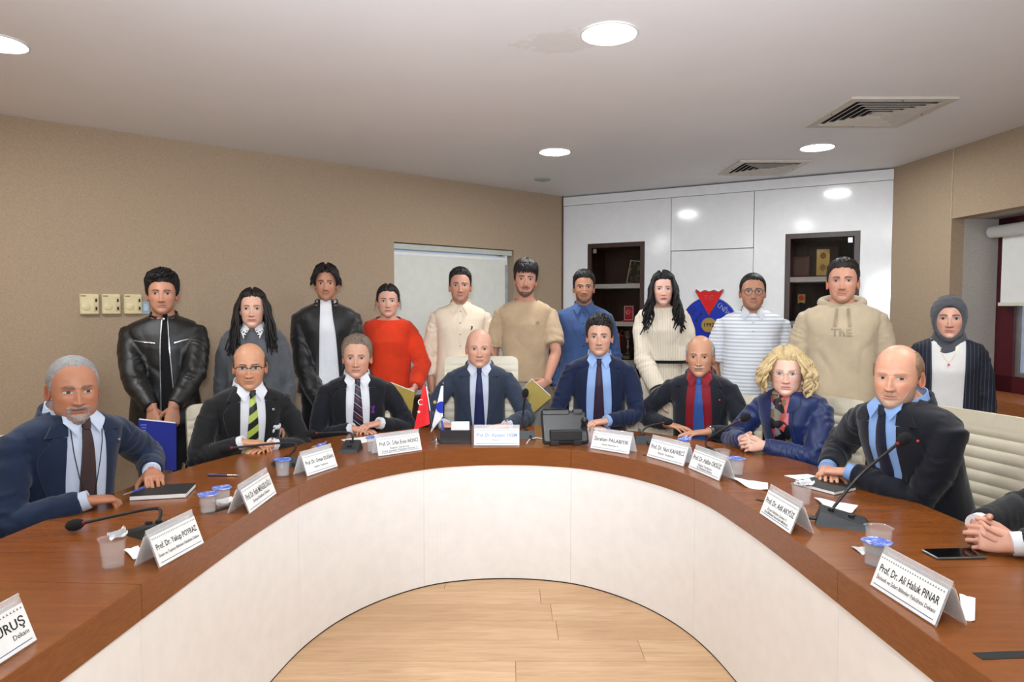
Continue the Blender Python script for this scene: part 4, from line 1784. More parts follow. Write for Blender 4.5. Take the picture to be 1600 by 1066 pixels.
def trunk_rings(p, inflate=0.0, zlow=None, ztop=None, hem=1.0, dinf=None, n=32):
    rings = []
    secs = p.sec
    for (z, hw, hd, yc) in secs:
        zz = p.zs + z
        if ztop is not None and z > ztop:
            continue
        if zlow is not None and zz < zlow - 1e-4:
            continue
        e_ = inflate if z < .05 else inflate * .5
        rings.append(ring_xy(zz, hw + e_, hd + (e_ if dinf is None else dinf), yc + spine_y(p, zz), n=n, e=2.35))
    if zlow is not None:
        z, hw, hd, yc = secs[-1]
        lz = min(zlow, p.zs + secs[-1][0])
        rings.append(ring_xy(zlow, hw * hem + inflate, hd * hem + inflate, yc * .5 + spine_y(p, zlow), n=n, e=2.35))
    return rings


def finish_body(p, res=.0022, skin_arms=False):
    """one skin: head, neck, trunk core, arms and hands with five fingers"""
    H = p.H
    V, F, K = make_head(H, res)
    hs = p.hs
    Mh = Matrix.Translation(p.hc) @ Matrix.Rotation(R(H.get('yaw', 0) - 0), 4, 'Z') @ Matrix.Rotation(R(H.get('roll', 0)), 4, 'Y') @ Matrix.Rotation(R(H.get('pitch', 0)), 4, 'X') @ Matrix.Scale(hs, 4)
    p.Mh = Mh
    V = [tuple(Mh @ Vector(q)) for q in V]
    skin = lin(H['skin'])[:3]
    nk = (.0535 - .009 * p.fem) * hs * H.get('neckw', 1.0)
    mb = MB()
    # trunk core runs up through the neck into the skull
    rings = []
    for (z, hw, hd, yc) in reversed(p.sec):
        if z > .045:
            continue
        zz = p.zs + z
        k_ = .022 if z < -.06 else .002
        rings.append(ring_xy(zz, hw - k_, hd - k_, yc + spine_y(p, zz), n=24))
    nb = Vector((0, p.ys + .008, p.zs + .068))
    nt = Mh @ Vector((0, .020, -.050))
    rings.append(ring_xy(nb.z - .014, nk * 1.28, nk * 1.14, nb.y, n=24, e=2))
    for t_ in (0.0, .35, .7, 1.0):
        q = nb.lerp(nt, t_)
        rings.append(ring_xy(q.z + .004, nk * (1.12 - .12 * t_), nk * (1.10 - .06 * t_), q.y, q.x, n=24, e=2))
    mb.loft(rings)
    for side, a in p.arms.items():
        co, f = hand_mesh(a['pose'], side, 1.0 if p.fem else 0.0)
        X = a['d']
        Z = -a['n']
        Z = (Z - X * Z.dot(X)).normalized()
        Y = Z.cross(X)
        M = Matrix(((X.x, Y.x, Z.x, a['W'].x), (X.y, Y.y, Z.y, a['W'].y), (X.z, Y.z, Z.z, a['W'].z), (0, 0, 0, 1)))
        mb.add([tuple(M @ Vector(q)) for q in co], f)
        S, E_l, W = a['S'], a['E'], a['W']
        af = .86 if p.fem else 1.0
        mb.tube([S, S.lerp(E_l, .35), S.lerp(E_l, .7), E_l, E_l.lerp(W, .25), E_l.lerp(W, .6), E_l.lerp(W, .92), W + X * .012],
                [.046 * af, .049 * af, .044 * af, .040 * af, .043 * af, .037 * af, .028 * af, .0265 * af], 14)
    o0 = len(V)
    V += mb.v
    F += [tuple(i + o0 for i in q) for q in mb.f]
    rn = random.Random(H.get('seed', 1))
    hk = H.get('handk', 1.0)
    for q in mb.v:
        n1 = mnoise.noise((q[0] * 40, q[1] * 40, q[2] * 40)) * .06
        K.append([skin[0] * (1 + n1) * hk, skin[1] * (.97 + n1) * hk, skin[2] * (.95 + n1) * hk])
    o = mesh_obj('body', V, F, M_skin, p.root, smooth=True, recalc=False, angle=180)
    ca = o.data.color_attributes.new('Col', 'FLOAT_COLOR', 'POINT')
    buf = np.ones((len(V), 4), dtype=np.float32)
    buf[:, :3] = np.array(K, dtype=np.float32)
    ca.data.foreach_set('color', buf.reshape(-1))
    p.bodyo = o
    if H.get('hair') and H['hair'] != 'none':
        hm = make_hair(H).xf(Mh)
        p.hair = hm.build('hair', hair_mat(H['hairc']), p.root, smooth=True, recalc=False, angle=180)
    return o


def garment(p, name, m, inflate=.016, sleeve=1.0, sr=(.064, .062, .057, .050, .043), zlow=None, amp=.006, tamp=.003, voxel=.0095,
            hem=1.0, arms=True, ztop=None, flare=0.0, smooth=4, neck=None, ztop_cut=.072):
    """a garment skin fused from trunk and sleeves; sleeve = fraction of the arm covered (1 = to the wrist)"""
    mb = MB()
    if zlow is None:
        zlow = p.zs - .60 * p.k if not p.seated else .47
    rings = trunk_rings(p, inflate, zlow, ztop, hem)
    mb.loft(rings)
    al = []
    af = .88 if p.fem else 1.0
    for side, a in p.arms.items():
        S, E_l, W = a['S'], a['E'], a['W']
        s = -1 if side == 'R' else 1
        in_ = S + Vector((-s * .06, 0, .0))
        pts = [in_, S + Vector((-s * .012, 0, .008)), S.lerp(E_l, .3), S.lerp(E_l, .65), E_l]
        rr_ = [sr[0] * af, sr[0] * af, sr[1] * 1.02 * af, sr[1] * .97 * af, sr[2] * af]
        Wc = W - a['d'] * 0.0
        if sleeve >= 1.0:
            pts += [E_l.lerp(W, .3), E_l.lerp(W, .65), E_l.lerp(W, .955)]
            rr_ += [sr[2] * .98 * af, sr[3] * af, (sr[4] + flare) * af]
        elif sleeve > .5:
            q = (sleeve - .5) * 2
            pts += [E_l.lerp(W, q * .5), E_l.lerp(W, q)]
            rr_ += [sr[2] * .97 * af, sr[3] * 1.04 * af]
        else:
            q = sleeve * 2
            pts = [in_, S + Vector((-s * .012, 0, .008)), S.lerp(E_l, q * .5), S.lerp(E_l, q)]
            rr_ = [sr[0] * af, sr[0] * af, sr[1] * 1.08 * af, sr[1] * 1.12 * af]
        mb.tube(pts, rr_, 16)
        al.append((S, E_l, W))
    sr0 = None
    co, no, f = solidify_remesh(mb, voxel, smooth, .5)
    if amp:
        co = wrinkle(co, no, al, amp, p.H.get('seed', 1) * 1.3, tamp, p.zs)
    p.bvh = TorsoSurf(co, f, rings)
    # open the neck with a plane that falls towards the front
    zc, tl = neck if neck is not None else (.072, .40)
    nrm = Vector((0, -math.sin(math.atan(tl)), math.cos(math.atan(tl))))
    me = bpy.data.meshes.new(name)
    me.from_pydata(co.tolist(), [], f)
    bm = bmesh.new()
    bm.from_mesh(me)
    bmesh.ops.bisect_plane(bm, geom=bm.verts[:] + bm.edges[:] + bm.faces[:], plane_co=(0, p.ys, p.zs + ztop_cut), plane_no=(0, 0, 1), clear_outer=True)
    bmesh.ops.bisect_plane(bm, geom=bm.verts[:] + bm.edges[:] + bm.faces[:], plane_co=(0, p.ys, p.zs + zc), plane_no=nrm, clear_outer=True)
    bm.to_mesh(me)
    bm.free()
    me.shade_smooth()
    me.materials.append(m)
    o = bpy.data.objects.new(name, me)
    C.objects.link(o)
    o.parent = p.root
    return o


class TorsoSurf:
    """front surface of the trunk; sleeves lying in front of it are ignored"""
    def __init__(self, co, f, rings):
        self.full = BVHTree.FromPolygons([Vector(q) for q in co], f)
        m_ = MB().loft(rings)
        self.core = BVHTree.FromPolygons([Vector(q) for q in m_.v], m_.f)

    def ray_cast(self, o, d, L):
        a = self.core.ray_cast(o, d, L)
        b = self.full.ray_cast(o, d, L)
        if a[0] is None:
            return b
        if b[0] is None:
            return a
        if abs(b[0].y - a[0].y) < .013:
            return b if b[0].y < a[0].y else a
        return a


def cuff(p, side, m, r0=.040, back=.055, fwd=.012, parent=None, name='cuff'):
    a = p.arms[side]
    W, E_l = a['W'], a['E']
    d = (W - E_l).normalized()
    af = .88 if p.fem else 1.0
    c0, c1 = W - d * back, W + d * fwd
    mb = MB()
    mb.tube([c0, c0.lerp(c1, .5), c1, c1 - d * .004, c0], [r0 * af, r0 * .98 * af, r0 * .95 * af, r0 * .84 * af, r0 * .80 * af], 18, cap=False)
    return mb.build(name, m, parent or p.root)


def collar_ring(p, m, name='collar', z0=.035, h=.042, r_=.066, tilt=.30, thick=.006, fwd=.0, parent=None, gap=0.0):
    """standing band round the neck, higher at the nape"""
    mb = MB()
    n = 36
    nk = r_ * (1 - .14 * p.fem) * p.hs
    cy = p.ys + .010 - fwd
    rings = []
    lay = [(nk * 1.12, 0.0), (nk * 1.04, h * .6), (nk * 1.0, h), (nk * 1.0 - thick, h), (nk * 1.06 - thick, h * .4), (nk * 1.08 - thick, 0.0)]
    for rr_, zz in lay:
        ring = []
        for j in range(n):
            a = -PI / 2 + gap + (2 * PI - 2 * gap) * j / (n - (1 if gap else 0))
            ring.append((math.cos(a) * rr_ * 1.04, cy + math.sin(a) * rr_ * 1.02, p.zs + z0 + zz + tilt * math.sin(a) * rr_))
        rings.append(ring)
    mb.loft(rings + [rings[0]] if not gap else rings + [rings[0]], cap=False, closed=(gap == 0))
    return mb.build(name, m, parent or p.root)


def suit_front(p, jacket, m_jacket, m_shirt, m_tie=None, vbot=-.36, vtop=.052, w0=.066, w1=.012, lap=.078, bow=.35, tie_w=.040, cuffs=True, m_lapel=None, notch=.30, tie_len=None):
    """shirt triangle, shirt collar, tie, notched lapels"""
    zs, bv = p.zs, p.bvh
    m_lapel = m_lapel or m_jacket
    ws = p.body.get('w', 1.0)

    def xv(t_):
        return (w0 * (1 - t_) ** (1 - bow * .3) + w1 * t_ + bow * .016 * math.sin(t_ * PI)) * ws
    z0, z1 = zs + vtop * p.k, zs + vbot * p.k
    sf = patch(bv, rows_between(lambda t_: -xv(t_) - .006, lambda t_: xv(t_) + .006, z0, z1, 26, 15), .004, .006).build('shirt_front', m_shirt, p.root)
    # button placket shadow line is real: a folded strip
    patch(bv, rows_between(lambda t_: -.012, lambda t_: .012, z0 - .03, z1, 20, 3), .0075, .003).build('placket', m_shirt, sf)
    for s in (-1, 1):
        # lapel
        def inn(t_, s=s):
            return s * (xv(notch * .55 + t_ * (1 - notch * .55)) - .002)

        def out(t_, s=s):
            tt = notch * .55 + t_ * (1 - notch * .55)
            k = min(1.0, t_ / .16)
            return s * (xv(tt) + lap * ws * (.55 + .45 * k) * (1 - sstep(.12, 1.0, np.array(t_)) * .92))
        zl0 = z0 + (z1 - z0) * notch * .52
        patch(bv, rows_between(inn, out, zl0, z1, 26, 6), lambda i, j: .009 + .003 * math.sin(j / 5 * PI), .010).build('lapel', m_lapel, jacket)
        # collar leaf above the notch

        def inn2(t_, s=s):
            return s * (xv(t_ * notch * .50) - .003)

        def out2(t_, s=s):
            return s * (xv(t_ * notch * .50) + (.020 + .046 * t_ ** .8) * ws)
        patch(bv, rows_between(inn2, out2, z0 + .004, z0 + (z1 - z0) * notch * .50, 9, 6), .013, .012).build('jacket_collar', m_lapel, jacket)
    # back of the jacket collar
    collar_ring(p, m_lapel, 'jacket_collar', .018, .038, .086, .42, .010, -.004, jacket, gap=R(62))
    shirt_collar(p, m_shirt, sf)
    if m_tie:
        tie(p, m_tie, tie_w, z1 - .02 if tie_len is None else zs + tie_len)
    if cuffs:
        for sd in p.arms:
            cuff(p, sd, m_shirt, .0385, .05, .014, jacket, 'shirt_cuff')
    return sf


def shirt_collar(p, m, parent, open_=0.0, z0=.040, leaf=.060):
    collar_ring(p, m, 'shirt_collar', z0, .040, .0690, .38, .005, .002, parent)
    zs, bv = p.zs, p.bvh
    k = 1 - .12 * p.fem
    for s in (-1, 1):
        a0 = Vector((s * .054 * k, p.ys - .044, zs + .074))
        q = [(s * .060 * k, p.ys - .020, zs + .082), (s * (.006 + open_) * k, p.ys - .072, zs + .040), (s * (.046 + open_ * .8) * k, p.ys - .082, zs - .022), (s * .080 * k, p.ys - .040, zs + .030)]
        # quad leaf, subdivided and kept in front of the chest
        n = 6
        V = []
        for i in range(n + 1):
            for j in range(n + 1):
                u, v_ = i / n, j / n
                pt = Vector(q[0]) * (1 - u) * (1 - v_) + Vector(q[1]) * u * (1 - v_) + Vector(q[2]) * u * v_ + Vector(q[3]) * (1 - u) * v_
                h = bv.ray_cast(Vector((pt.x, -1.2, pt.z)), Vector((0, 1, 0)), 2.4)
                if h[0] is not None and pt.y > h[0].y - .020:
                    pt.y = h[0].y - .020
                V.append(tuple(pt))
        nn = n + 1
        F = [(i * nn + j, i * nn + j + 1, (i + 1) * nn + j + 1, (i + 1) * nn + j) for i in range(n) for j in range(n)]
        o = len(V)
        V += [(x, y + .004, z) for x, y, z in V]
        F += [tuple(reversed([o + c for c in f_])) for f_ in F]
        MB().add(V, F).build('collar_leaf', m, parent)


def tie(p, m, w_, zend):
    zs, bv = p.zs, p.bvh
    zk = zs + .040
    r1 = rows_between(lambda t_: -(.021 - .008 * t_), lambda t_: (.021 - .008 * t_), zk, zk - .042, 6, 7)
    t_o = patch(bv, rows_between(lambda t_: -(.013 + (w_ - .013) * t_ ** .7), lambda t_: (.013 + (w_ - .013) * t_ ** .7), zk - .038, zend, 24, 7),
                lambda i, j: .013 + .004 * math.sin(j / 6 * PI), .010).build('tie', m, p.root)
    patch(bv, r1, lambda i, j: .018 + .009 * math.sin(j / 6 * PI), .016).build('knot', m, t_o)
    return t_o


def trousers(p, m, shoe, flare=0.0, skirt=False):
    if p.seated:
        kn = 0.46
        mb = MB()
        hipz = .50
        rings = [ring_xy(z, hw, hd, yc, n=24) for z, hw, hd, yc in ((.62, .168, .118, 0), (.54, .182, .13, 0), (.47, .185, .14, -.01), (.44, .15, .12, -.01))]
        mb.loft(rings)
        for s in (-1, 1):
            mb.tube([(s * .09, .0, .52), (s * .10, -.20, .525), (s * .11, -.42, .52), (s * .115, -.47, .47), (s * .11, -.46, .30), (s * .105, -.44, .07)], [.088, .082, .068, .064, .056, .050], 12)
        co, no, f = solidify_remesh(mb, .016, 4)
        mesh_obj('trousers', co.tolist(), f, m, p.root, recalc=False, angle=180)
        fy, fx = -.44, .105
    else:
        hz = p.zs - .52 * p.k
        mb = MB()
        w_ = p.body.get('w', 1.0)
        if skirt:
            rings = [ring_xy(p.zs - .30, .135, .105, 0, n=36), ring_xy(hz + .08, .150, .112, 0, n=36), ring_xy(hz - .02, .178, .130, 0, n=36), ring_xy(hz - .12, .188, .136, 0, n=36), ring_xy(.45, .20, .15, 0, n=36), ring_xy(.10, .22, .17, 0, n=36)]
            mb.loft(rings)
        else:
            rings = [ring_xy(hz + .07, .160 * w_, .118, 0, n=24), ring_xy(hz - .03, .176 * w_, .126, 0, n=24), ring_xy(hz - .12, .178 * w_, .126, 0, n=24), ring_xy(hz - .17, .12 * w_, .10, 0, n=24)]
            mb.loft(rings)
            for s in (-1, 1):
                mb.tube([(s * .085, 0, hz - .06), (s * .092, 0, hz - .20), (s * .096, -.004, hz * .56), (s * .10, .004, hz * .28), (s * .10, .008, .05)], [.092 * w_, .086 * w_, .068, .060 + flare, .054 + flare], 14)
        co, no, f = solidify_remesh(mb, .014, 4)
        co = wrinkle(co, no, [], 0, 3.3, .003)
        mesh_obj('skirt' if skirt else 'trousers', co.tolist(), f, m, p.root, recalc=False, angle=180)
        fy, fx = .0, .10
    for s in (-1, 1):
        rings = []
        for (y, hw, hh) in ((.075, .022, .030), (.055, .034, .045), (.01, .038, .05), (-.06, .042, .034), (-.13, .045, .026), (-.175, .036, .020), (-.195, .016, .012)):
            rings.append([(s * fx + hw * math.cos(2 * PI * j / 14), fy + y, max(0.0, hh + hh * math.sin(2 * PI * j / 14))) for j in range(14)])
        MB().loft(rings).build('shoe', shoe, p.root)


def glasses(p, m, w_=.050, h_=.032, shape=3.2, rim=.0016, full=True, lens=True, bridge=.018, z0=-.001, top=None):
    mb = MB()
    Mh = p.Mh
    wd = p.H.get('wide', 1.0)
    root = None
    n = 28

    def rim_pts(s):
        cx = s * (bridge / 2 + w_ / 2)
        out = []
        for j in range(n + 1):
            a = 2 * PI * j / n
            c, s_ = math.cos(a), math.sin(a)
            k = (abs(c) ** shape + abs(s_) ** shape) ** (-1 / shape)
            x = cx + c * k * w_ / 2
            out.append((x, -.1065 + .10 * (abs(x) - .03) ** 2 / .03 + .006 * max(0, abs(x) - .03) / .03, z0 + s_ * k * h_ / 2))
        return out
    for s in (-1, 1):
        pts = rim_pts(s)
        if not full:
            pts = [q for q in pts if q[2] > z0 - .002]
            pts.sort(key=lambda q: q[0])
        mb.tube(pts, rim if top is None else top, 6)
    hx = bridge / 2 + w_
    mb.tube([(-bridge / 2, -.106, z0 + .004), (0, -.112, z0 + .007), (bridge / 2, -.106, z0 + .004)], rim, 6)
    for s in (-1, 1):
        mb.tube([(s * (hx - .002), -.100, z0 + h_ * .25), (s * max(hx + .004, .074 * wd), -.088, z0 + h_ * .25), (s * .079 * wd, -.02, z0 + .006), (s * .080 * wd, .016, z0 + .004), (s * .078 * wd, .03, z0 - .02)], rim, 6)
    g_ = mb.xf(Mh).build('eyeglasses', m, p.root)
    if lens:
        for s in (-1, 1):
            pts = rim_pts(s)[:-1]
            cx = s * (bridge / 2 + w_ / 2)
            ring = [tuple(Mh @ Vector(q)) for q in pts]
            c0 = tuple(Mh @ Vector((cx, -.1075, z0)))
            r2 = [tuple(Mh @ Vector((q[0], q[1] + .0015, q[2]))) for q in pts]
            MB().loft([ring, r2], cap=True).build('lens', M_lens, g_)
    return g_


M_lens = NT('lens_glass')
M_lens.set(Roughness=.02, Alpha=.05)
M_lens.b.inputs['Base Color'].default_value = (.35, .38, .45, 1)
M_lens = M_lens.m


def pin(p, x, z, m, r_=.007, name='lapel_pin', parent=None):
    h = p.bvh.ray_cast(Vector((x, -1.2, p.zs + z)), Vector((0, 1, 0)), 2.4)
    if h[0] is None:
        return
    q = h[0]
    return MB().lathe([(r_, 0), (r_, .003), (r_ * .6, .005), (.0005, .005)], n=12).xf(Matrix.Translation((q.x, q.y - .018, q.z)) @ Matrix.Rotation(PI / 2, 4, 'X')).build(name, m, parent or p.root)


def strip_patch(p, pts, w_, off, m, name, parent=None, th=.004):
    """narrow strip (zip, seam, cord) following (x, dz) points down the garment front"""
    sp_ = spline(pts, 5)
    rows = []
    for i, q in enumerate(sp_):
        a = sp_[max(0, i - 1)]
        b = sp_[min(len(sp_) - 1, i + 1)]
        t_ = (b - a) / (np.linalg.norm(b - a) + 1e-9)
        nx, nz = -t_[1], t_[0]
        rows.append([(q[0] + nx * w_ / 2 * k, p.zs + q[1] + nz * w_ / 2 * k) for k in (-1, 0, 1)])
    return patch(p.bvh, rows, off, th).build(name, m, parent or p.root)


def watch(p, side, m_case, m_strap):
    a = p.arms[side]
    d = (a['W'] - a['E']).normalized()
    c = a['W'] - d * .004
    up = -a['n']
    up = (up - d * up.dot(d)).normalized()
    mb = MB()
    mb.tube([c - d * .009, c + d * .009], [.0335, .033], 18)
    w_ = mb.build('wrist_watch', m_strap, p.root)
    e = d.cross(up)
    M = Matrix(((d.x, e.x, up.x, 0), (d.y, e.y, up.y, 0), (d.z, e.z, up.z, 0), (0, 0, 0, 1)))
    MB().lathe([(.017, .026), (.019, .030), (.018, .036), (.015, .037), (.001, .037)], n=20).xf(Matrix.Translation(c) @ M).build('watch_case', m_case, w_)
    return w_

# ------------------------------------------------------------------ who stands and sits where
def face_at(px, py, Y, ah, hs):
    q = onY(px, py, Y)
    return Vector((q.x - .088 * hs * math.sin(R(ah)), q.y + .088 * hs * math.cos(R(ah)), q.z))


def person_at(label, px, py, Y, alpha, ah, H, body):
    hs = body.get('hs', 1.0)
    H = dict(H)
    H['yaw'] = ah - alpha
    return new_person(label, face_at(px, py, Y, ah, hs), alpha, H, body)


SEATS = []
CHAIR_OFF = [(0, 0)] * 5 + [(.06, -.08), (-.08, -.08), (0, 0), (0, 0)]


def clasp(p, px, py, over='R', z=.782, sep=.075, poses=('cover', 'rest')):
    c = p.Mi @ onZ(px, py, z)
    lo = 'L' if over == 'R' else 'R'
    for sd, dz, ps in ((lo, -.006, poses[1]), (over, .022, poses[0])):
        s = -1 if sd == 'R' else 1
        set_arm(p, sd, (c.x + s * sep, c.y + .028, c.z + dz), (-s * .88, -.42, -.06), (-s * .08, 0, -1), ps, local=True)


def interlock(p, px, py, z=.80, sep=.070):
    c = p.Mi @ onZ(px, py, z)
    for sd in 'RL':
        s = -1 if sd == 'R' else 1
        k = .006 if sd == 'R' else -.006
        set_arm(p, sd, (c.x + s * sep, c.y + .055 + k, c.z + k), (-s * .62, -.78, .06), (-s * .72, .45, -.42), 'lock', local=True)


def flat_hand(p, sd, px, py, z=.774, d=None, pose='flat'):
    c = p.Mi @ onZ(px, py, z)
    s = -1 if sd == 'R' else 1
    d = Vector(d or (-s * .6, -.8, -.04)).normalized()
    w_ = c - d * .075
    set_arm(p, sd, (w_.x, w_.y, z + .006), d, (0, 0, -1), pose, local=True)


M_trdark = cloth('trousers_dark', (24, 25, 30))
M_shoe = mat('shoe_black', (16, 15, 15), .3, var=.1)
M_metalz = mat('zip_metal', (196, 196, 198), .25, .95, var=.05)
M_wwhite = cloth('shirt_white', (228, 231, 236), .75, .02, bump=.1)
M_pinred = mat('pin_red', (200, 40, 46), .35)
M_pinm = mat('pin_metal', (150, 150, 150), .3, .9)
M_watch = mat('watch_steel', (190, 190, 192), .2, .95)
M_strap = mat('watch_strap', (20, 20, 20), .45)


def seat_person(p, chair_alpha, back=.10, tall=False):
    SEATS.append((p.root.location.copy(), chair_alpha, back, tall))


def side_hint(s, up=-.35, back=.25):
    return Vector((s * .9, back, up))


def satin(key, c):
    t = NT(key)
    v = t.coord('Object')
    t.l(t.ramp(t.noise(v, 8.0, 3), [(.3, lin(shade(c, .85))), (.7, lin(shade(c, 1.15)))]), t.b.inputs['Base Color'])
    t.set(Roughness=.46, Sheen_Weight=.2)
    t.b.inputs['Specular IOR Level'].default_value = .4
    return t.m


# ---------------- seated, from the left end of the table round to the right
H = dict(skin=(178, 121, 91), hairc=(150, 149, 147), browc=(84, 76, 70), beard='goatee', beardc=(142, 139, 136), bthick=.008, bdens=1.0, hair='short', top=.006, side=.005,
         front=.084, temple=.048, age=.9, fat=.7, wide=1.05, jaw=1.08, nose=1.15, seed=11, open=.0040, pitch=4, browt=.0046, gaze=.002, iris=(40, 26, 20))
p = person_at('seated grey goateed man in navy jacket and brown tie holding a pen', 122, 611, 2.62, 62, 42, H, dict(seated=True, w=1.06, d=1.12, belly=.06, hs=1.07, lean=.15, k=1.02, neck=.185))
flat_hand(p, 'R', 168, 779, .785, (.92, -.30, -.10), 'pen')
flat_hand(p, 'L', 240, 744, .805, (-.45, -.85, -.15), 'cover')
m = cloth('navy_wool', (25, 40, 66))
j = garment(p, 'jacket', m, .018, amp=.010, tamp=.004, sr=(0.071, 0.069, 0.066, 0.056, 0.047))
suit_front(p, j, m, cloth('shirt_ice', (200, 212, 232), .7, .03, bump=.1), cloth('tie_brown', (64, 46, 46), .6, .05, 700), vbot=-.44, w0=.062, w1=.055, lap=.075, bow=.85, tie_w=.040, tie_len=-.40)
finish_body(p, .0016)
pin(p, .135, -.07, M_pinm, .006, parent=j)
for sx in (-1, 1):
    strip_patch(p, [(sx * .062, .03), (sx * .058 if sx < 0 else .05, -.08), (sx * .03, -.22), (0.01, -.33)], .003, .016, M_ink, 'spectacle_cord', None, .002)
trousers(p, M_trdark, M_shoe)
seat_person(p, 78)
S1 = p

H = dict(skin=(200, 146, 114), hairc=(74, 66, 60), browc=(48, 40, 36), hair='short', bald=True, side=.006, top=.006, fr0=66, age=.7, nose=1.12, seed=12, wide=1.02, beard='shadow', bdens=.35,
         beardc=(90, 76, 70), mouth=1.05, pitch=3, open=.0046)
p = person_at('seated balding man with glasses, black suit and green striped tie', 389, 575, 3.64, 32, 19, H, dict(seated=True, w=1.02, hs=1.08, lean=.13, neck=.20))
clasp(p, 404, 697, 'R', sep=.080, poses=('cover', 'rest'))
m = cloth('black_suit', (26, 26, 28), .8, .08)
j = garment(p, 'jacket', m, .017, amp=.008)
suit_front(p, j, m, M_wwhite, stripes('tie_green', (168, 190, 84), (20, 24, 26), 2, 15.0, .5, .03, .5, (0, R(38), 0)), vbot=-.42, w0=.060, w1=.040, bow=.75, tie_w=.040)
finish_body(p, .0018)
glasses(p, M_dark, .050, .026, 4.0, .0013, False, True, .018, .0, .0022)
pin(p, .108, -.075, M_pinm, .008, parent=j)
watch(p, 'L', M_watch, M_strap)
ps = MB()
for (dx, dz, rx, rz_) in ((-.022, -.012, .010, .017), (-.006, .002, .013, .015), (.010, -.002, .012, .014), (.022, .004, .008, .014), (-.020, .010, .012, .010)):
    h_ = p.bvh.ray_cast(Vector((.135 + dx, -1.2, p.zs - .185 + dz)), Vector((0, 1, 0)), 2.4)
    if h_[0] is not None:
        ps.ball((h_[0].x, h_[0].y - .006, h_[0].z), (rx, .008, rz_), 10, 6)
ps.build('pocket_square', M_wwhite, j)
trousers(p, M_trdark, M_shoe)
seat_person(p, 40)
S2 = p

H = dict(skin=(204, 154, 130), hairc=(124, 108, 92), browc=(96, 80, 66), hair='short_tex', top=.018, side=.011, front=.079, temple=.036, age=.95, nose=1.2, jaw=1.06, seed=13, wide=1.03, open=.0038,
         qx=-12, quiff=.010, mouth=1.08, pitch=2)
p = person_at('seated heavy faced man with grey brown hair, black suit and navy striped tie', 556, 560, 4.15, 15, 9, H, dict(seated=True, w=1.04, hs=1.09, lean=.11, neck=.205))
clasp(p, 572, 669, 'L', sep=.085, poses=('cover', 'rest'))
m = cloth('midnight_suit', (20, 22, 30), .8, .08)
j = garment(p, 'jacket', m, .018, amp=.008)
suit_front(p, j, m, M_wwhite, stripes('tie_navy', (24, 28, 46), (190, 190, 200), 2, 22.0, .06, .03, .5, (0, R(-40), 0), (150, 40, 50)), vbot=-.40, w0=.062, w1=.05, bow=.7, tie_w=.042)
finish_body(p, .0020)
pr_ = strip_patch(p, [(.085, -.135), (.092, -.155), (.098, -.18)], .012, .016, mat('ribbon_purple', (96, 40, 130), .6), 'ribbon_pin', j)
strip_patch(p, [(.102, -.132), (.092, -.155), (.084, -.18)], .010, .018, mat('ribbon_purple', (96, 40, 130), .6), 'ribbon_pin', j)
trousers(p, M_trdark, M_shoe)
seat_person(p, 18)
S3 = p

H = dict(skin=(214, 164, 140), hairc=(176, 168, 160), browc=(120, 100, 86), browk=.6, hair='short', bald=True, side=.004, top=.004, fr0=74, fringe=[-1, .0, .020, .040, .05, .055], age=.75, nose=1.1, seed=14,
         fat=.4, wide=1.04, open=.0042, mouth=1.05, pitch=2)
p = person_at('seated bald man in slate suit and dark blue tie at the table centre', 749, 545.5, 4.42, 2, 3, H, dict(seated=True, w=1.03, hs=1.08, lean=.09, neck=.20))
flat_hand(p, 'R', 702, 668, .775, (.45, -.9, -.05), 'rest')
flat_hand(p, 'L', 776, 668, .775, (-.85, -.45, -.05), 'rest')
m = cloth('slate_suit', (48, 58, 75), .85, .06, 300)
j = garment(p, 'jacket', m, .018, amp=.008)
suit_front(p, j, m, cloth('shirt_pale', (204, 211, 226), .7, .03, bump=.1), cloth('tie_blue', (26, 36, 82), .5, .06, 800), vbot=-.42, w0=.060, w1=.035, bow=.55, tie_w=.042)
finish_body(p, .0020)
watch(p, 'L', M_watch, M_watch)
trousers(p, M_trdark, M_shoe)
seat_person(p, 0, .12, True)
S4 = p

H = dict(skin=(212, 164, 140), hairc=(40, 35, 34), browc=(34, 28, 26), hair='quiffy', top=.024, side=.010, front=.070, temple=.034, quiff=.014, nlocks=40, sweep=.4, age=.45, nose=1.1, jaw=1.04, seed=15, open=.0046,
         browt=.0042, beard='shadow', bdens=.25, pitch=1)
p = person_at('seated young dark haired man in navy suit and plum tie', 936, 527, 4.40, -8, -9, H, dict(seated=True, w=1.04, hs=1.08, lean=.10, neck=.215, k=1.03))
clasp(p, 930, 664, 'L', sep=.075, poses=('cover', 'rest'))
m = cloth('royal_navy_suit', (20, 33, 64), .8, .08)
j = garment(p, 'jacket', m, .018, amp=.008)
suit_front(p, j, m, cloth('shirt_sky', (150, 182, 232), .7, .03, bump=.1), cloth('tie_plum', (52, 34, 54), .5, .08, 700), vbot=-.42, w0=.060, w1=.075, bow=.6, tie_w=.042)
finish_body(p, .0020)
trousers(p, M_trdark, M_shoe)
seat_person(p, -14)
S5 = p

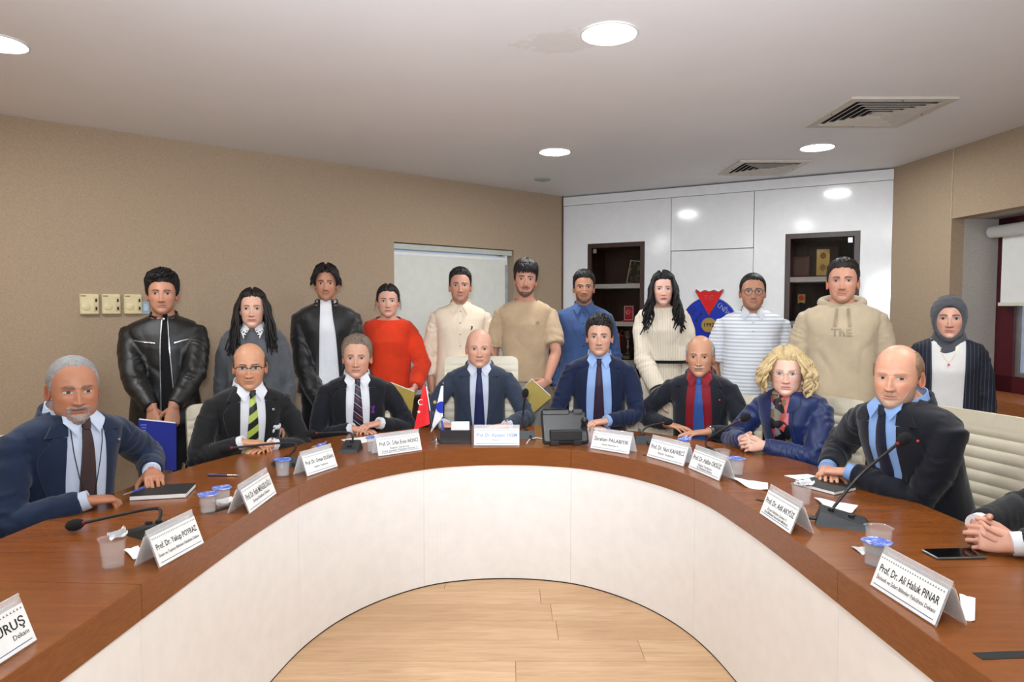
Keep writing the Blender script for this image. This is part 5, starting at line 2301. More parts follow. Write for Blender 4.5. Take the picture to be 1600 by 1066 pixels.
H = dict(skin=(198, 146, 116), hairc=(158, 154, 150), browc=(96, 84, 76), hair='short', bald=True, side=.008, top=.004, fr0=58, fringe=[-1, .02, .060, .080, .09, .095], age=.85, nose=1.15, seed=16, open=.0042,
         beard='moustache', beardc=(196, 192, 188), bthick=.007, wide=.98, jaw=1.0, pitch=3)
p = person_at('seated grey moustached man in black suit, red shirt and blue tie', 1092, 558, 4.15, -20, -20, H, dict(seated=True, w=1.02, hs=1.08, lean=.12, neck=.20))
flat_hand(p, 'R', 1056, 667, .776, (.80, -.6, -.05), 'flat')
flat_hand(p, 'L', 1090, 677, .776, (-.85, -.5, -.05), 'flat')
m = cloth('charcoal_suit', (27, 30, 39), .8, .08)
j = garment(p, 'jacket', m, .018, amp=.008)
suit_front(p, j, m, cloth('shirt_red', (136, 20, 36), .65, .06, bump=.1), cloth('tie_steel', (48, 86, 154), .5, .05, 500), vbot=-.43, w0=.062, w1=.07, bow=.65, tie_w=.042, cuffs=False)
finish_body(p, .0019)
pin(p, .125, -.10, M_pinred, .006, parent=j)
watch(p, 'L', M_watch, M_watch)
trousers(p, M_trdark, M_shoe)
seat_person(p, -32)
S6 = p

H = dict(skin=(228, 184, 164), hairc=(212, 186, 138), browc=(150, 118, 88), browk=.6, hair='bob', top=.024, side=.016, front=.066, temple=.038, nape=-.06, age=.5, fem=1.0, fat=.5, nose=.92, seed=17, open=.0050,
         lips=(190, 112, 108), no_ears=True, browt=.0028, pitch=2, part=-.018, wide=1.03, neckw=1.05, iris=(60, 62, 66))
p = person_at('seated woman with wavy blonde hair, rimless glasses and navy satin blouse', 1228, 584, 3.58, -50, -25, H, dict(seated=True, w=1.07, d=1.1, hs=1.06, lean=.15, neck=.185, hfwd=.055))
interlock(p, 1168, 693)
m = satin('navy_satin', (17, 36, 84))
j = garment(p, 'blouse', m, .018, amp=.010, tamp=.005, sr=(0.072, 0.074, 0.074, 0.064, 0.050))
t = NT('floral_scarf')
v = t.coord('Object')
vo = t.n('ShaderNodeTexVoronoi')
vo.inputs['Scale'].default_value = 26.0
t.l(v, vo.inputs['Vector'])
t.l(t.ramp(t.sep(vo.outputs['Color'])[0], [(.0, lin((18, 18, 26))), (.50, lin((22, 22, 30))), (.56, lin((206, 96, 88))), (.72, lin((190, 60, 70))), (.80, lin((150, 156, 178))), (.90, lin((110, 96, 60)))]), t.b.inputs['Base Color'])
vo2 = t.b
t.set(Roughness=.5)
M_floral = t.m
sc = patch(p.bvh, rows_between(lambda t_: -.055 + .012 * t_, lambda t_: .050 + .020 * t_, p.zs + .03, p.zs - .36, 24, 9), lambda i, jj: .006 + .008 * math.sin(jj / 8 * PI * 2) ** 2, .008).build('scarf', M_floral, p.root)
collar_ring(p, M_floral, 'scarf_wrap', .010, .045, .072, .30, .008, .006, sc)
for s in (-1, 1):
    patch(p.bvh, rows_between(lambda t_, s=s: s * (.060 - .015 * t_), lambda t_, s=s: s * (.085 + .030 * math.sin(t_ * PI * .8) - .05 * t_ ** 3), p.zs + .05, p.zs - .06, 10, 6), .016, .014).build('blouse_collar', m, j)
strip_patch(p, [(-.06, -.02), (-.05, -.15), (-.045, -.36)], .016, .010, m, 'placket', j)
strip_patch(p, [(.062, -.02), (.066, -.15), (.07, -.36)], .016, .010, m, 'placket', j)
for sd in 'RL':
    cuff(p, sd, m, .046, .06, .004, j, 'blouse_cuff')
finish_body(p, .0018)
glasses(p, M_watch, .047, .032, 2.6, .0006, True, True, .018)
trousers(p, M_trdark, M_shoe)
seat_person(p, -58)
S7 = p

H = dict(skin=(214, 158, 130), hairc=(146, 114, 88), browc=(140, 108, 86), browk=.55, hair='short', bald=True, side=.007, top=.004, fr0=54, fringe=[-1, .03, .078, .095, .10, .105], age=.8, nose=1.15, seed=18,
         fat=.35, wide=1.03, jaw=1.06, open=.0037, beard='full', beardc=(158, 140, 124), bdens=.80, bthick=.0015, pitch=2, gaze=.003, handk=1.0)
p = person_at('seated balding man with short grey beard, black suit and blue shirt', 1392, 591, 2.72, -70, -44, H, dict(seated=True, w=1.08, d=1.12, hs=1.09, lean=.19, neck=.185, k=1.05))
c = p.Mi @ onZ(1300, 737, .80)
set_arm(p, 'R', (c.x - .075, c.y + .05, .795), (.72, -.68, -.08), (0, 0, -1), 'rest', local=True)
set_arm(p, 'L', (c.x + .070, c.y + .03, .812), (-.86, -.45, -.10), (0, 0, -1), 'cover', local=True)
m = cloth('black_navy_suit', (19, 22, 32), .8, .08)
j = garment(p, 'jacket', m, .020, amp=.011, tamp=.005, sr=(0.074, 0.073, 0.068, 0.057, 0.048))
suit_front(p, j, m, cloth('shirt_blue', (138, 174, 226), .7, .03, bump=.1), cloth('tie_midnight', (20, 25, 46), .5, .06, 700), vbot=-.52, w0=.064, w1=.03, bow=.6, tie_w=.042)
finish_body(p, .0016)
pin(p, .150, -.085, M_pinred, .006, parent=j)
trousers(p, M_trdark, M_shoe)
seat_person(p, -72)
S8 = p

H = dict(skin=(208, 156, 134), hairc=(40, 34, 32), hair='short', seed=19, pitch=0)
ph_ = Vector((2.02, 2.06, 1.22))
H['yaw'] = 10
p = new_person('man in black suit at the right picture edge, hands interlaced', ph_, -80, H, dict(seated=True, w=1.04, lean=.14, k=1.03))
interlock(p, 1535, 836, .80, .075)
m = cloth('black_suit2', (20, 21, 25), .8, .08)
j = garment(p, 'jacket', m, .018, amp=.010, sr=(0.069, 0.067, 0.064, 0.054, 0.046))
suit_front(p, j, m, M_wwhite, cloth('tie_midnight', (20, 25, 46)), vbot=-.40)
finish_body(p, .0022)
trousers(p, M_trdark, M_shoe)
seat_person(p, -82)
S9 = p

# ---------------- standing row, left to right
HELD = {}
t = NT('leather_black')
v = t.coord('Object')
t.l(t.ramp(t.noise(v, 14.0, 4), [(.3, lin((14, 14, 14))), (.7, lin((26, 26, 26)))]), t.b.inputs['Base Color'])
t.set(Roughness=.38)
t.bump(t.noise(v, 240.0, 3), .35, .003)
M_leather = t.m

H = dict(skin=(196, 140, 112), hairc=(24, 20, 18), hair='tousled', top=.034, side=.014, front=.066, temple=.036, sweep=1, nlocks=70, age=.1, nose=1.02, seed=21, jaw=1.0, wide=.97, beard='shadow', bdens=.55, open=.0047,
         browt=.0042, handk=.85)
p = person_at('standing young man in black leather biker jacket holding a blue folder', 252, 459.5, 4.08, 20, 24, H, dict(w=1.07, hs=1.08, k=1.03, neck=.215))
cR = p.Mi @ onY(238, 640, 3.86)
cL = p.Mi @ onY(271, 637, 3.86)
set_arm(p, 'R', cR, (.10, -.12, -1), (.25, 1, 0), 'grip', Vector((-.9, .4, 0)), True)
set_arm(p, 'L', cL, (-.10, -.12, -1), (-.25, 1, 0), 'grip', Vector((.9, .4, 0)), True)
HELD['P1'] = p
j = garment(p, 'leather_jacket', M_leather, .020, amp=.0065, tamp=.004, sr=(0.074, 0.073, 0.068, 0.058, 0.048), zlow=p.zs - .62)
patch(p.bvh, rows_between(lambda t_: .004 - .012 * t_, lambda t_: .030 + .040 * t_, p.zs + .07, p.zs - .60, 30, 7), .003, .004).build('tee_shirt', cloth('tee_black', (14, 14, 15)), p.root)
strip_patch(p, [(.004, .075), (-.002, -.1), (-.006, -.3), (-.008, -.6)], .006, .012, M_metalz, 'zip', j)
strip_patch(p, [(.032, .06), (.045, -.1), (.056, -.3), (.07, -.6)], .005, .010, M_metalz, 'zip', j)
strip_patch(p, [(-.150, -.088), (-.10, -.096), (-.030, -.105)], .007, .010, M_metalz, 'chest_zip', j)
strip_patch(p, [(.072, -.105), (.11, -.094), (.150, -.084)], .007, .010, M_metalz, 'chest_zip', j)
pin(p, .012, .040, M_metalz, .009, 'snap_button', j)
collar_ring(p, M_leather, 'stand_collar', .030, .046, .071, .34, .008, .0, j, gap=R(22))
finish_body(p, .0021)
trousers(p, cloth('jeans_black', (20, 20, 22)), M_shoe)
P1 = p

H = dict(skin=(220, 172, 148), hairc=(28, 23, 22), hair='long', length=.27, top=.016, side=.012, front=.070, temple=.040, part=0.0, nape=-.07, nlocks=60, fem=1.0, age=.1, nose=.95, seed=22, open=.0056, lips=(176, 84, 80),
         browt=.0032, wide=.97, no_ears=False, mouth=1.05)
p = person_at('standing young woman in grey sweater with white embroidered collar', 393, 483, 4.35, 16, 17, H, dict(w=1.05, hs=1.07, neck=.195))
hang_arms(p, 'RL', .03, .02)
m = cloth('sweater_grey', (96, 98, 102), .95, .10, 130, .6)
j = garment(p, 'sweater', m, .022, amp=.007, sr=(0.071, 0.073, 0.072, 0.064, 0.050), zlow=p.zs - .46)
sc_m = cloth('lace_white', (226, 226, 228), .7, .03)
shirt_collar(p, sc_m, j, .012, .034)
for s in (-1, 1):
    for (a, b, r_) in ((.035, .012, .006), (.050, .020, .005), (.042, -.004, .006), (.062, .028, .004), (.030, .028, .004)):
        q = pin(p, s * a, b, M_ink, r_, 'bead', j)
finish_body(p, .0021)
for s in (-1, 1):
    e_ = MB()
    n_ = 14
    e_.tube([(s * .079, -.002 + .011 * math.cos(2 * PI * i / n_), -.055 + .011 * math.sin(2 * PI * i / n_)) for i in range(n_ + 1)], .0022, 6)
    e_.xf(p.Mh).build('hoop_earring', M_gold, p.root)
trousers(p, cloth('jeans_black', (20, 20, 22)), M_shoe)
P2 = p

H = dict(skin=(186, 132, 104), hairc=(22, 18, 17), hair='curtain', top=.030, side=.018, front=.074, temple=.034, part=0.0, nlocks=64, age=.1, nose=1.05, seed=23, wide=.94, jaw=.95, beard='thin', bdens=.8, bthick=.001, open=.0046, browt=.0044)
p = person_at('standing young man in open black bomber jacket over white t-shirt', 508.5, 443.5, 4.72, 14, 13, H, dict(w=1.05, hs=1.04, k=1.04, neck=.215))
c = p.Mi @ onY(520, 640, 4.60)
for sd, s in (('R', -1), ('L', 1)):
    set_arm(p, sd, (c.x + s * .06, c.y, c.z), (-s * .45, -.15, -.9), (-s * .3, .9, 0), 'rest', Vector((s, .5, 0)), True)
m = satin('bomber_black', (17, 17, 18))
j = garment(p, 'bomber_jacket', m, .026, amp=.009, tamp=.004, sr=(0.074, 0.074, 0.072, 0.064, 0.050), zlow=p.zs - .58)
tw = patch(p.bvh, rows_between(lambda t_: -.046 - .016 * t_, lambda t_: .038 + .060 * t_ ** .8, p.zs + .078, p.zs - .56, 34, 11), .004, .006).build('tee_shirt', cloth('tee_white', (232, 233, 236), .85, .02), p.root)
collar_ring(p, cloth('tee_white', (232, 233, 236)), 'tee_collar', .052, .022, .064, .25, .005, .003, tw)
strip_patch(p, [(-.050, .085), (-.050, .0), (-.056, -.2), (-.066, -.57)], .018, .012, m, 'front_edge', j)
strip_patch(p, [(.042, .085), (.056, -.05), (.076, -.2), (.100, -.57)], .018, .012, m, 'front_edge', j)
collar_ring(p, cloth('rib_black', (16, 16, 17)), 'rib_collar', .024, .050, .075, .36, .010, .0, j, gap=R(34))
finish_body(p, .0022)
trousers(p, cloth('jeans_black', (20, 20, 22)), M_shoe)
P3 = p

H = dict(skin=(216, 164, 142), hairc=(30, 24, 22), hair='tied', top=.014, side=.010, front=.068, temple=.040, nape=-.065, fem=1.0, age=.1, fat=.2, nose=.95, seed=24, open=.0055, lips=(178, 88, 84), browt=.0036, part=.0)
p = person_at('standing young woman in bright orange red sweater with a gold folder', 606, 471, 5.0, 9, 9, H, dict(w=1.06, hs=1.03, neck=.20))
hang_arms(p, 'R', .03, .02)
cL = p.Mi @ onY(648, 606, 4.88)
set_arm(p, 'L', cL, (-.30, -.25, -.95), (-.9, .3, 0), 'grip', Vector((.8, .7, 0)), True)
m = cloth('sweater_red', (226, 62, 28), .9, .06, 200, .4)
j = garment(p, 'sweater', m, .024, amp=.008, tamp=.004, sr=(0.072, 0.076, 0.078, 0.072, 0.056), zlow=p.zs - .52, neck=(.060, .30), ztop_cut=.060)
collar_ring(p, m, 'neckband', .030, .018, .078, .28, .008, .004, j)
finish_body(p, .0022)
trousers(p, cloth('jeans_black', (20, 20, 22)), M_shoe)
HELD['P4'] = p

H = dict(skin=(198, 146, 122), hairc=(27, 23, 22), hair='short_tex', top=.018, side=.006, front=.072, temple=.034, age=.2, nose=1.08, seed=25, beard='shadow', bdens=1.0, open=.0046, wide=.97, browt=.0044)
p = person_at('standing young man in cream linen shirt with rolled sleeves', 719, 446.5, 4.98, 4, 4, H, dict(w=1.02, hs=1.07, k=1.0, neck=.215))
hang_arms(p, 'RL', .055, .0)
t = NT('linen_cream')
v = t.coord('Object')
s_ = t.noise(t.coord('Object', (1, 1, .06)), 300.0, 2)
t.l(t.ramp(s_, [(.35, lin((226, 208, 184))), (.6, lin((232, 215, 192)))]), t.b.inputs['Base Color'])
t.set(Roughness=.85)
t.bump(s_, .06, .001)
m = t.m
j = garment(p, 'shirt', m, .018, sleeve=.80, amp=.009, tamp=.004, sr=(0.065, 0.063, 0.062, 0.056, 0.050), zlow=p.zs - .60)
strip_patch(p, [(0, .04), (0, -.1), (0, -.3), (0, -.55)], .028, .004, m, 'placket', j)
shirt_collar(p, m, j, .010, .036)
for k in range(5):
    pin(p, 0, .0 - k * .085, mat('button_tan', (170, 150, 126), .4), .0055, 'button', j)
strip_patch(p, [(.082, -.110), (.086, -.122), (.080, -.136)], .010, .004, mat('thread_dark', (60, 66, 50), .8), 'embroidery', j)
strip_patch(p, [(.090, -.112), (.088, -.120)], .008, .004, mat('thread_dark', (60, 66, 50), .8), 'embroidery', j)
finish_body(p, .0022)
trousers(p, cloth('jeans_black', (20, 20, 22)), M_shoe)
P5 = p

H = dict(skin=(200, 146, 122), hairc=(30, 24, 22), hair='fringe', top=.032, side=.010, front=.070, temple=.034, sweep=1, nlocks=56, age=.1, nose=1.1, seed=26, beard='full', bdens=.95, bthick=.005, open=.0044, wide=.95, jaw=.95, roll=3, browt=.0044)
p = person_at('standing bearded young man in beige t-shirt holding a gold folder', 821.6, 436.7, 4.95, -1, 0, H, dict(w=1.04, hs=1.10, k=1.03, neck=.225))
hang_arms(p, 'R', .06, .0)
cL = p.Mi @ onY(854, 597, 4.80)
set_arm(p, 'L', cL, (-.80, -.25, -.42), (-.3, .9, -.1), 'pinch', Vector((.9, .55, -.1)), True)
m = cloth('tee_beige', (192, 166, 134), .9, .04, 300, .2)
j = garment(p, 'tee_shirt', m, .016, sleeve=.40, amp=.007, tamp=.005, sr=(0.067, 0.069, 0.070, 0.060, 0.050), zlow=p.zs - .56, neck=(.060, .30), ztop_cut=.060)
collar_ring(p, m, 'neckband', .030, .016, .077, .28, .008, .004, j)
strip_patch(p, [(.075, -.118), (.100, -.118)], .022, .003, mat('tee_print', (158, 136, 110), .9), 'chest_print', j)
finish_body(p, .0022)
trousers(p, cloth('chino_grey', (158, 155, 150), .9, .04), M_shoe)
HELD['P6'] = p

H = dict(skin=(176, 124, 96), hairc=(22, 18, 17), hair='short_tex', top=.020, side=.008, front=.068, temple=.034, age=.2, nose=1.1, seed=27, beard='full', bdens=.75, bthick=.003, open=.0046, browt=.0048, pitch=1, wide=.97)
p = person_at('standing bearded man in plain blue button shirt', 913, 449, 5.12, -6, -4, H, dict(w=1.03, hs=1.04, k=1.0, neck=.215))
hang_arms(p, 'RL', .05, .02)
m = cloth('shirt_denim', (64, 88, 136), .8, .05, 300, .15)
j = garment(p, 'shirt', m, .018, amp=.009, tamp=.004, sr=(0.065, 0.063, 0.060, 0.052, 0.045), zlow=p.zs - .60)
strip_patch(p, [(0, .04), (0, -.1), (0, -.3), (0, -.55)], .028, .004, m, 'placket', j)
shirt_collar(p, m, j, .006, .036)
for k in range(5):
    pin(p, 0, .0 - k * .085, M_ink, .005, 'button', j)
finish_body(p, .0022)
trousers(p, cloth('jeans_navy', (26, 32, 48)), M_shoe)
P7 = p

H = dict(skin=(226, 178, 158), hairc=(20, 17, 18), hair='long_wavy', length=.30, top=.024, side=.020, front=.068, temple=.038, nape=-.07, part=-.012, nlocks=90, lockr=.024, fem=1.0, age=.1, nose=.95, seed=28, open=.0054, lips=(156, 20, 34), browt=.0036, wide=.95, no_ears=True)
p = person_at('standing woman with long wavy black hair in cream knit set', 1037, 452, 5.0, -12, -10, H, dict(w=1.04, hs=1.04, neck=.20, k=1.02))
hang_arms(p, 'L', .03, .02)
cR = p.Mi @ onY(1029, 612, 4.82)
set_arm(p, 'R', cR, (.15, -.15, -1), (.9, .2, 0), 'hang', Vector((-.9, .6, 0)), True)
t = NT('knit_cream')
v = t.coord('Object')
xx = t.sep(v)[0]
w_ = t.math('SINE', t.math('MULTIPLY', xx, 520.0))
t.l(t.ramp(t.math('ADD', t.math('MULTIPLY', w_, .5), .5), [(.1, lin((208, 194, 172))), (.6, lin((230, 218, 198)))]), t.b.inputs['Base Color'])
t.set(Roughness=.95)
t.bump(w_, .4, .003)
m = t.m
hemz = p.zs - .365
j = garment(p, 'knit_top', m, .024, amp=.006, tamp=.004, sr=(0.071, 0.076, 0.082, 0.080, 0.060), flare=.016, zlow=hemz)
M_trim = cloth('trim_black', (16, 15, 16))
bz_ = MB()
zz = hemz
sec_ = p.sec[-3]
bz_.loft([ring_xy(zz - .010 + k * .022, .176 * 1.0 + .030, .130 + .026, spine_y(p, zz) - .002, n=40, e=2.35) for k in (0, 1)], cap=False)
bz_.build('hem_trim', M_trim, j)
collar_ring(p, M_trim, 'neck_trim', .022, .010, .072, .40, .008, .006, j)
a_ = p.arms['R']
dd = (a_['W'] - a_['E']).normalized()
for sd in 'RL':
    a_ = p.arms[sd]
    dd = (a_['W'] - a_['E']).normalized()
    q = a_['E'].lerp(a_['W'], .96)
    MB().tube([q - dd * .006, q + dd * .010], [.066, .069], 20, cap=False).build('cuff_trim', M_trim, j)
finish_body(p, .0022)
trousers(p, m, mat('shoe_white', (210, 206, 200), .4), skirt=True)
P8 = p

H = dict(skin=(186, 134, 106), hairc=(22, 19, 18), hair='ponytail', top=.010, side=.007, front=.072, temple=.034, age=.2, fat=.4, nose=1.05, seed=29, beard='shadow', bdens=1.0, open=.0046, wide=1.02, browt=.0046, ridge=.12)
p = person_at('standing man with round glasses and tied hair in striped polo', 1177.6, 456, 4.60, -16, -16, H, dict(w=1.09, d=1.1, belly=.04, hs=1.05, k=1.0, neck=.205))
hang_arms(p, 'R', .05, .0)
cL = p.Mi @ onY(1192, 615, 4.30)
hang_arms(p, 'L', .03, .06)
m = stripes('polo_stripe', (226, 228, 232), (184, 189, 198), 2, 40.0, .42, .06, .85)
j = garment(p, 'polo_shirt', m, .020, sleeve=.42, amp=.006, tamp=.004, sr=(0.072, 0.074, 0.070, 0.060, 0.050), zlow=p.zs - .60)
shirt_collar(p, cloth('polo_collar', (206, 210, 216), .85, .03), j, .016, .032)
strip_patch(p, [(0, .03), (0, -.05), (0, -.13)], .026, .004, m, 'placket', j)
for k in range(2):
    pin(p, 0, -.03 - k * .06, M_pinm, .005, 'button', j)
finish_body(p, .0021)
glasses(p, mat('frame_dark', (40, 44, 58), .35), .046, .042, 2.0, .0018, True, True, .018)
watch(p, 'L', M_dark, M_strap)
trousers(p, cloth('jeans_navy', (26, 32, 48)), M_shoe)
P9 = p

H = dict(skin=(210, 154, 128), hairc=(36, 28, 25), hair='short_tex', top=.016, side=.007, front=.068, temple=.032, age=.1, nose=1.05, seed=30, beard='thin', bdens=.65, bthick=.001, open=.0046, wide=.99, jaw=1.03, browt=.0046)
p = person_at('standing young man in beige hooded sweatshirt', 1316, 439.4, 4.0, -24, -28, H, dict(w=1.10, hs=1.11, k=1.03, neck=.205))
hang_arms(p, 'RL', .05, .04)
m = cloth('hoodie_beige', (200, 182, 154), .95, .04, 220, .3)
j = garment(p, 'hoodie', m, .026, amp=.010, tamp=.006, sr=(0.076, 0.076, 0.076, 0.068, 0.054), zlow=p.zs - .60)
# hood: thick folded roll behind and round the neck
hb = MB()
n_ = 40
rings = []
for i in range(n_ + 1):
    a = -PI / 2 + (2 * PI) * i / n_
    bk = (math.sin(a) + 1) / 2
    rr_ = .088 + .036 * bk
    c_ = Vector((math.cos(a) * rr_ * 1.05, p.ys + .012 + math.sin(a) * rr_, p.zs + .024 + .046 * bk + .006 * (1 - bk)))
    rad = Vector((math.cos(a), math.sin(a), 0))
    tr_, tz_ = .016 + .020 * bk, .020 + .018 * bk
    rings.append([tuple(c_ + rad * (math.cos(b) * tr_) + Vector((0, 0, math.sin(b) * tz_))) for b in [2 * PI * k / 12 for k in range(12)]])
hb.loft(rings, cap=False)
hb.build('hood', m, j)
for s in (-1, 1):
    strip_patch(p, [(s * .030, .020), (s * .034, -.02), (s * .040, -.085)], .012, .010, cloth('cord_tan', (168, 150, 124), .9), 'drawstring', j, .008)
v_, f_ = text_data('ThE', .062, 'CENTER', .0015)
vv = []
for q in v_:
    x_, z_ = q[0] * 1.15 - .005, p.zs - .125 + q[1]
    h_ = p.bvh.ray_cast(Vector((x_, -1.2, z_)), Vector((0, 1, 0)), 2.4)
    vv.append((x_, h_[0].y - .003, z_))
mesh_obj('lettering', vv, f_, cloth('print_tan', (168, 152, 128), .9), j, smooth=False, recalc=False)
finish_body(p, .0020)
trousers(p, cloth('jeans_navy', (26, 32, 48)), M_shoe)
P10 = p

H = dict(skin=(218, 166, 144), hairc=(30, 24, 22), hair='none', fem=1.0, age=.1, nose=.98, seed=31, open=.0050, lips=(180, 100, 96), browt=.0038, no_ears=True, wide=.98)
p = person_at('standing woman in grey headscarf, white top and navy pinstripe blazer', 1484, 498.5, 3.85, -30, -30, H, dict(w=1.03, hs=1.04, neck=.195, k=.98))
hang_arms(p, 'RL', .035, .03)
m = stripes('pinstripe_navy', (20, 24, 40), (104, 108, 124), 0, 52.0, .05, .035, .8)
j = garment(p, 'blazer', m, .020, amp=.008, tamp=.004, sr=(0.067, 0.065, 0.063, 0.056, 0.050), zlow=p.zs - .60)
tf = patch(p.bvh, rows_between(lambda t_: -.088 + .010 * t_, lambda t_: .088 - .018 * t_, p.zs + .05, p.zs - .55, 30, 11), .004, .006).build('top', cloth('top_white', (232, 230, 228), .85, .02), p.root)
for s in (-1, 1):
    patch(p.bvh, rows_between(lambda t_, s=s: s * (.084 - .012 * t_), lambda t_, s=s: s * (.112 + .016 * math.sin(t_ * PI)), p.zs + .045, p.zs - .55, 26, 5), .011, .010).build('lapel', m, j)
strip_patch(p, [(-.045, .01), (-.024, -.05), (.0, -.082)], .0018, .006, M_gold, 'necklace', None, .002)
strip_patch(p, [(.045, .01), (.024, -.05), (.0, -.082)], .0018, .006, M_gold, 'necklace', None, .002)
pin(p, 0, -.092, M_pinred, .006, 'pendant', tf)
finish_body(p, .0021)
# headscarf: cloth round the skull with an oval face opening, wrapped under the chin
th = np.linspace(-PI, PI, 110, endpoint=False)
ph2 = np.linspace(-R(80), R(89), 80)
D, T, P_ = dirs_of(th, ph2)
rH = head_radius(D, p.H)
pt = D * rH[..., None]
ov = (pt[..., 0] / .060) ** 2 + ((pt[..., 2] + .018) / .086) ** 2
msk = np.where(pt[..., 1] < -.01, sstep(.92, 1.10, ov), 1.0)
fold = np.empty(T.shape)
for i in range(T.shape[0]):
    for jx in range(T.shape[1]):
        fold[i, jx] = abs(mnoise.noise((T[i, jx] * 1.2, P_[i, jx] * 4.0 + T[i, jx] * T[i, jx] * .3, 4.4)))
rad = rH + (.014 + .006 * fold + .006 * sstep(0, 1, pt[..., 1] * 8)) * msk - .006 * (1 - msk)
pos = D * rad[..., None]
V, FF, mp = [], [], {}
nv, nu = T.shape
for i in range(nv - 1):
    for jx in range(nu):
        q4 = ((i, jx), (i, (jx + 1) % nu), (i + 1, (jx + 1) % nu), (i + 1, jx))
        if max(msk[c_] for c_ in q4) > .05:
            r4 = []
            for c_ in q4:
                if c_ not in mp:
                    mp[c_] = len(V)
                    V.append(tuple(pos[c_]))
                r4.append(mp[c_])
            FF.append(tuple(r4))
FF.append(tuple(mp[(nv - 1, jx)] for jx in range(nu)))
M_hijab = cloth('scarf_grey', (84, 86, 92), .85, .06, 500, .2)
hj = MB().add(V, FF).xf(p.Mh)
hso = hj.build('headscarf', M_hijab, p.root, recalc=False, angle=180)
wr_ = MB()
rings = []
for (dz, rx, ry, yc) in ((-.066, .070, .074, .002), (-.085, .080, .084, -.004), (-.105, .088, .092, -.006), (-.125, .094, .098, -.008), (-.145, .092, .098, -.010), (-.165, .098, .104, -.012), (-.185, .100, .104, -.012), (-.205, .088, .094, -.008)):
    ring = []
    for jx in range(40):
        a = 2 * PI * jx / 40
        k_ = 1 + .05 * mnoise.noise((math.cos(a) * 1.5, dz * 40, math.sin(a) * 1.5))
        ring.append((p.hc.x + math.cos(a) * rx * k_, p.hc.y + .022 + yc + math.sin(a) * ry * k_, p.hc.z + dz + .10 * math.sin(a) * .2 + .012 * math.cos(a)))
    rings.append(ring)
wr_.loft(rings, cap=False)
wr_.build('scarf_wrap', M_hijab, hso, recalc=False, angle=180)
ub = MB()
ub.tube([tuple(Vector((x_, -.083 + abs(x_) * .6, .068 - x_ * x_ * 9))) for x_ in np.linspace(-.035, .035, 9)], .006, 8, flat=.5)
ub.xf(p.Mh).build('under_cap', M_ink, hso)
trousers(p, cloth('jeans_navy', (26, 32, 48)), M_shoe)
P11 = p

# ================================================================== CHAIRS
t = NT('cream_leather')
v = t.coord('Object')
t.l(t.ramp(t.noise(v, 6.0, 3), [(.3, lin((222, 210, 184))), (.7, lin((234, 223, 199)))]), t.b.inputs['Base Color'])
t.set(Roughness=.42)
t.bump(t.noise(v, 380.0, 2), .15, .002)
M_cleather = t.m


def pad(w_, h_, th, nrib, amp, rnd=.04, plain=0.0):
    """upholstered pad in the XZ plane, ribbed across, front to -y; origin at the bottom middle"""
    nx, nz = 13, nrib * 6 + 1
    mb = MB()
    fr, bk = [], []
    for i in range(nz):
        z = h_ * i / (nz - 1)
        e = 0.0
        for zz in (z, h_ - z):
            if zz < rnd:
                e = max(e, rnd - math.sqrt(max(0, rnd * rnd - (rnd - zz) ** 2)))
        hw = w_ / 2 - e
        ph_ = (i / 6) % 1.0
        b_ = amp * (abs(math.sin(PI * i / 6)) ** .6)
        if plain and z > h_ - plain:
            b_ = amp
        for j in range(nx):
            u = -1 + 2 * j / (nx - 1)
            ed = 1 - abs(u) ** 6
            fr.append((u * hw, -th / 2 - b_ * ed + .03 * (u * u) * -1 * .6, z))
            bk.append((u * hw, th / 2 + b_ * ed * .6 - .018 * u * u, z))
    n = nx * nz
    mb.v = fr + bk
    for i in range(nz - 1):
        for j in range(nx - 1):
            a = i * nx + j
            mb.f.append((a, a + 1, a + nx + 1, a + nx))
            mb.f.append((n + a, n + a + nx, n + a + nx + 1, n + a + 1))
    for i in range(nz - 1):
        for j in (0, nx - 1):
            a = i * nx + j
            mb.f.append((a, a + nx, n + a + nx, n + a))
    for j in range(nx - 1):
        for i in (0, nz - 1):
            a = i * nx + j
            mb.f.append((a, a + 1, n + a + 1, n + a))
    return mb


def make_chair(tall):
    o = thing('office_chair', 'x', 'chair')
    h_ = .70 if tall else .545
    pad(.54 if tall else .50, h_, .032, 12 if tall else 11, .010, .045, .06).xf(Matrix.Translation((0, .245, .47)) @ Matrix.Rotation(R(-5), 4, 'X')).build('backrest', M_cleather, o)
    pad(.50, .48, .05, 8, .008, .05).xf(Matrix.Translation((0, .225, .445)) @ Matrix.Rotation(R(90), 4, 'X')).build('seat', M_cleather, o)
    for s in (-1, 1):
        MB().tube([(s * .262, .225, .47), (s * .275, .245, .60), (s * .275, .225, .665), (s * .275, .12, .685), (s * .275, -.08, .68), (s * .275, -.13, .65), (s * .27, -.12, .52), (s * .255, -.06, .44), (s * .25, .12, .43)], .0115, 8).build('armrest', M_chrome, o)
    MB().tube([(-.245, .16, .43), (0, .14, .415), (.245, .16, .43)], .012, 8).build('cross_bar', M_chrome, o)
    MB().lathe([(.045, .43), (.05, .40), (.028, .38), (.028, .14), (.045, .12), (.045, .08)], n=16).build('gas_column', M_chrome, o)
    for k in range(5):
        a = 2 * PI * k / 5 + .3
        l_ = MB().tube([(.03 * math.cos(a), .03 * math.sin(a), .105), (.16 * math.cos(a), .16 * math.sin(a), .095), (.30 * math.cos(a), .30 * math.sin(a), .075)], [.024, .020, .014], 8).build('base_leg', M_chrome, o)
        MB().lathe([(.026, -.011), (.028, -.006), (.028, .006), (.026, .011)], n=14).xf(Matrix.Translation((.30 * math.cos(a), .30 * math.sin(a), .028)) @ Matrix.Rotation(a + 1, 4, 'Z') @ Matrix.Rotation(PI / 2, 4, 'X')).build('caster', M_dark, l_)
    return o


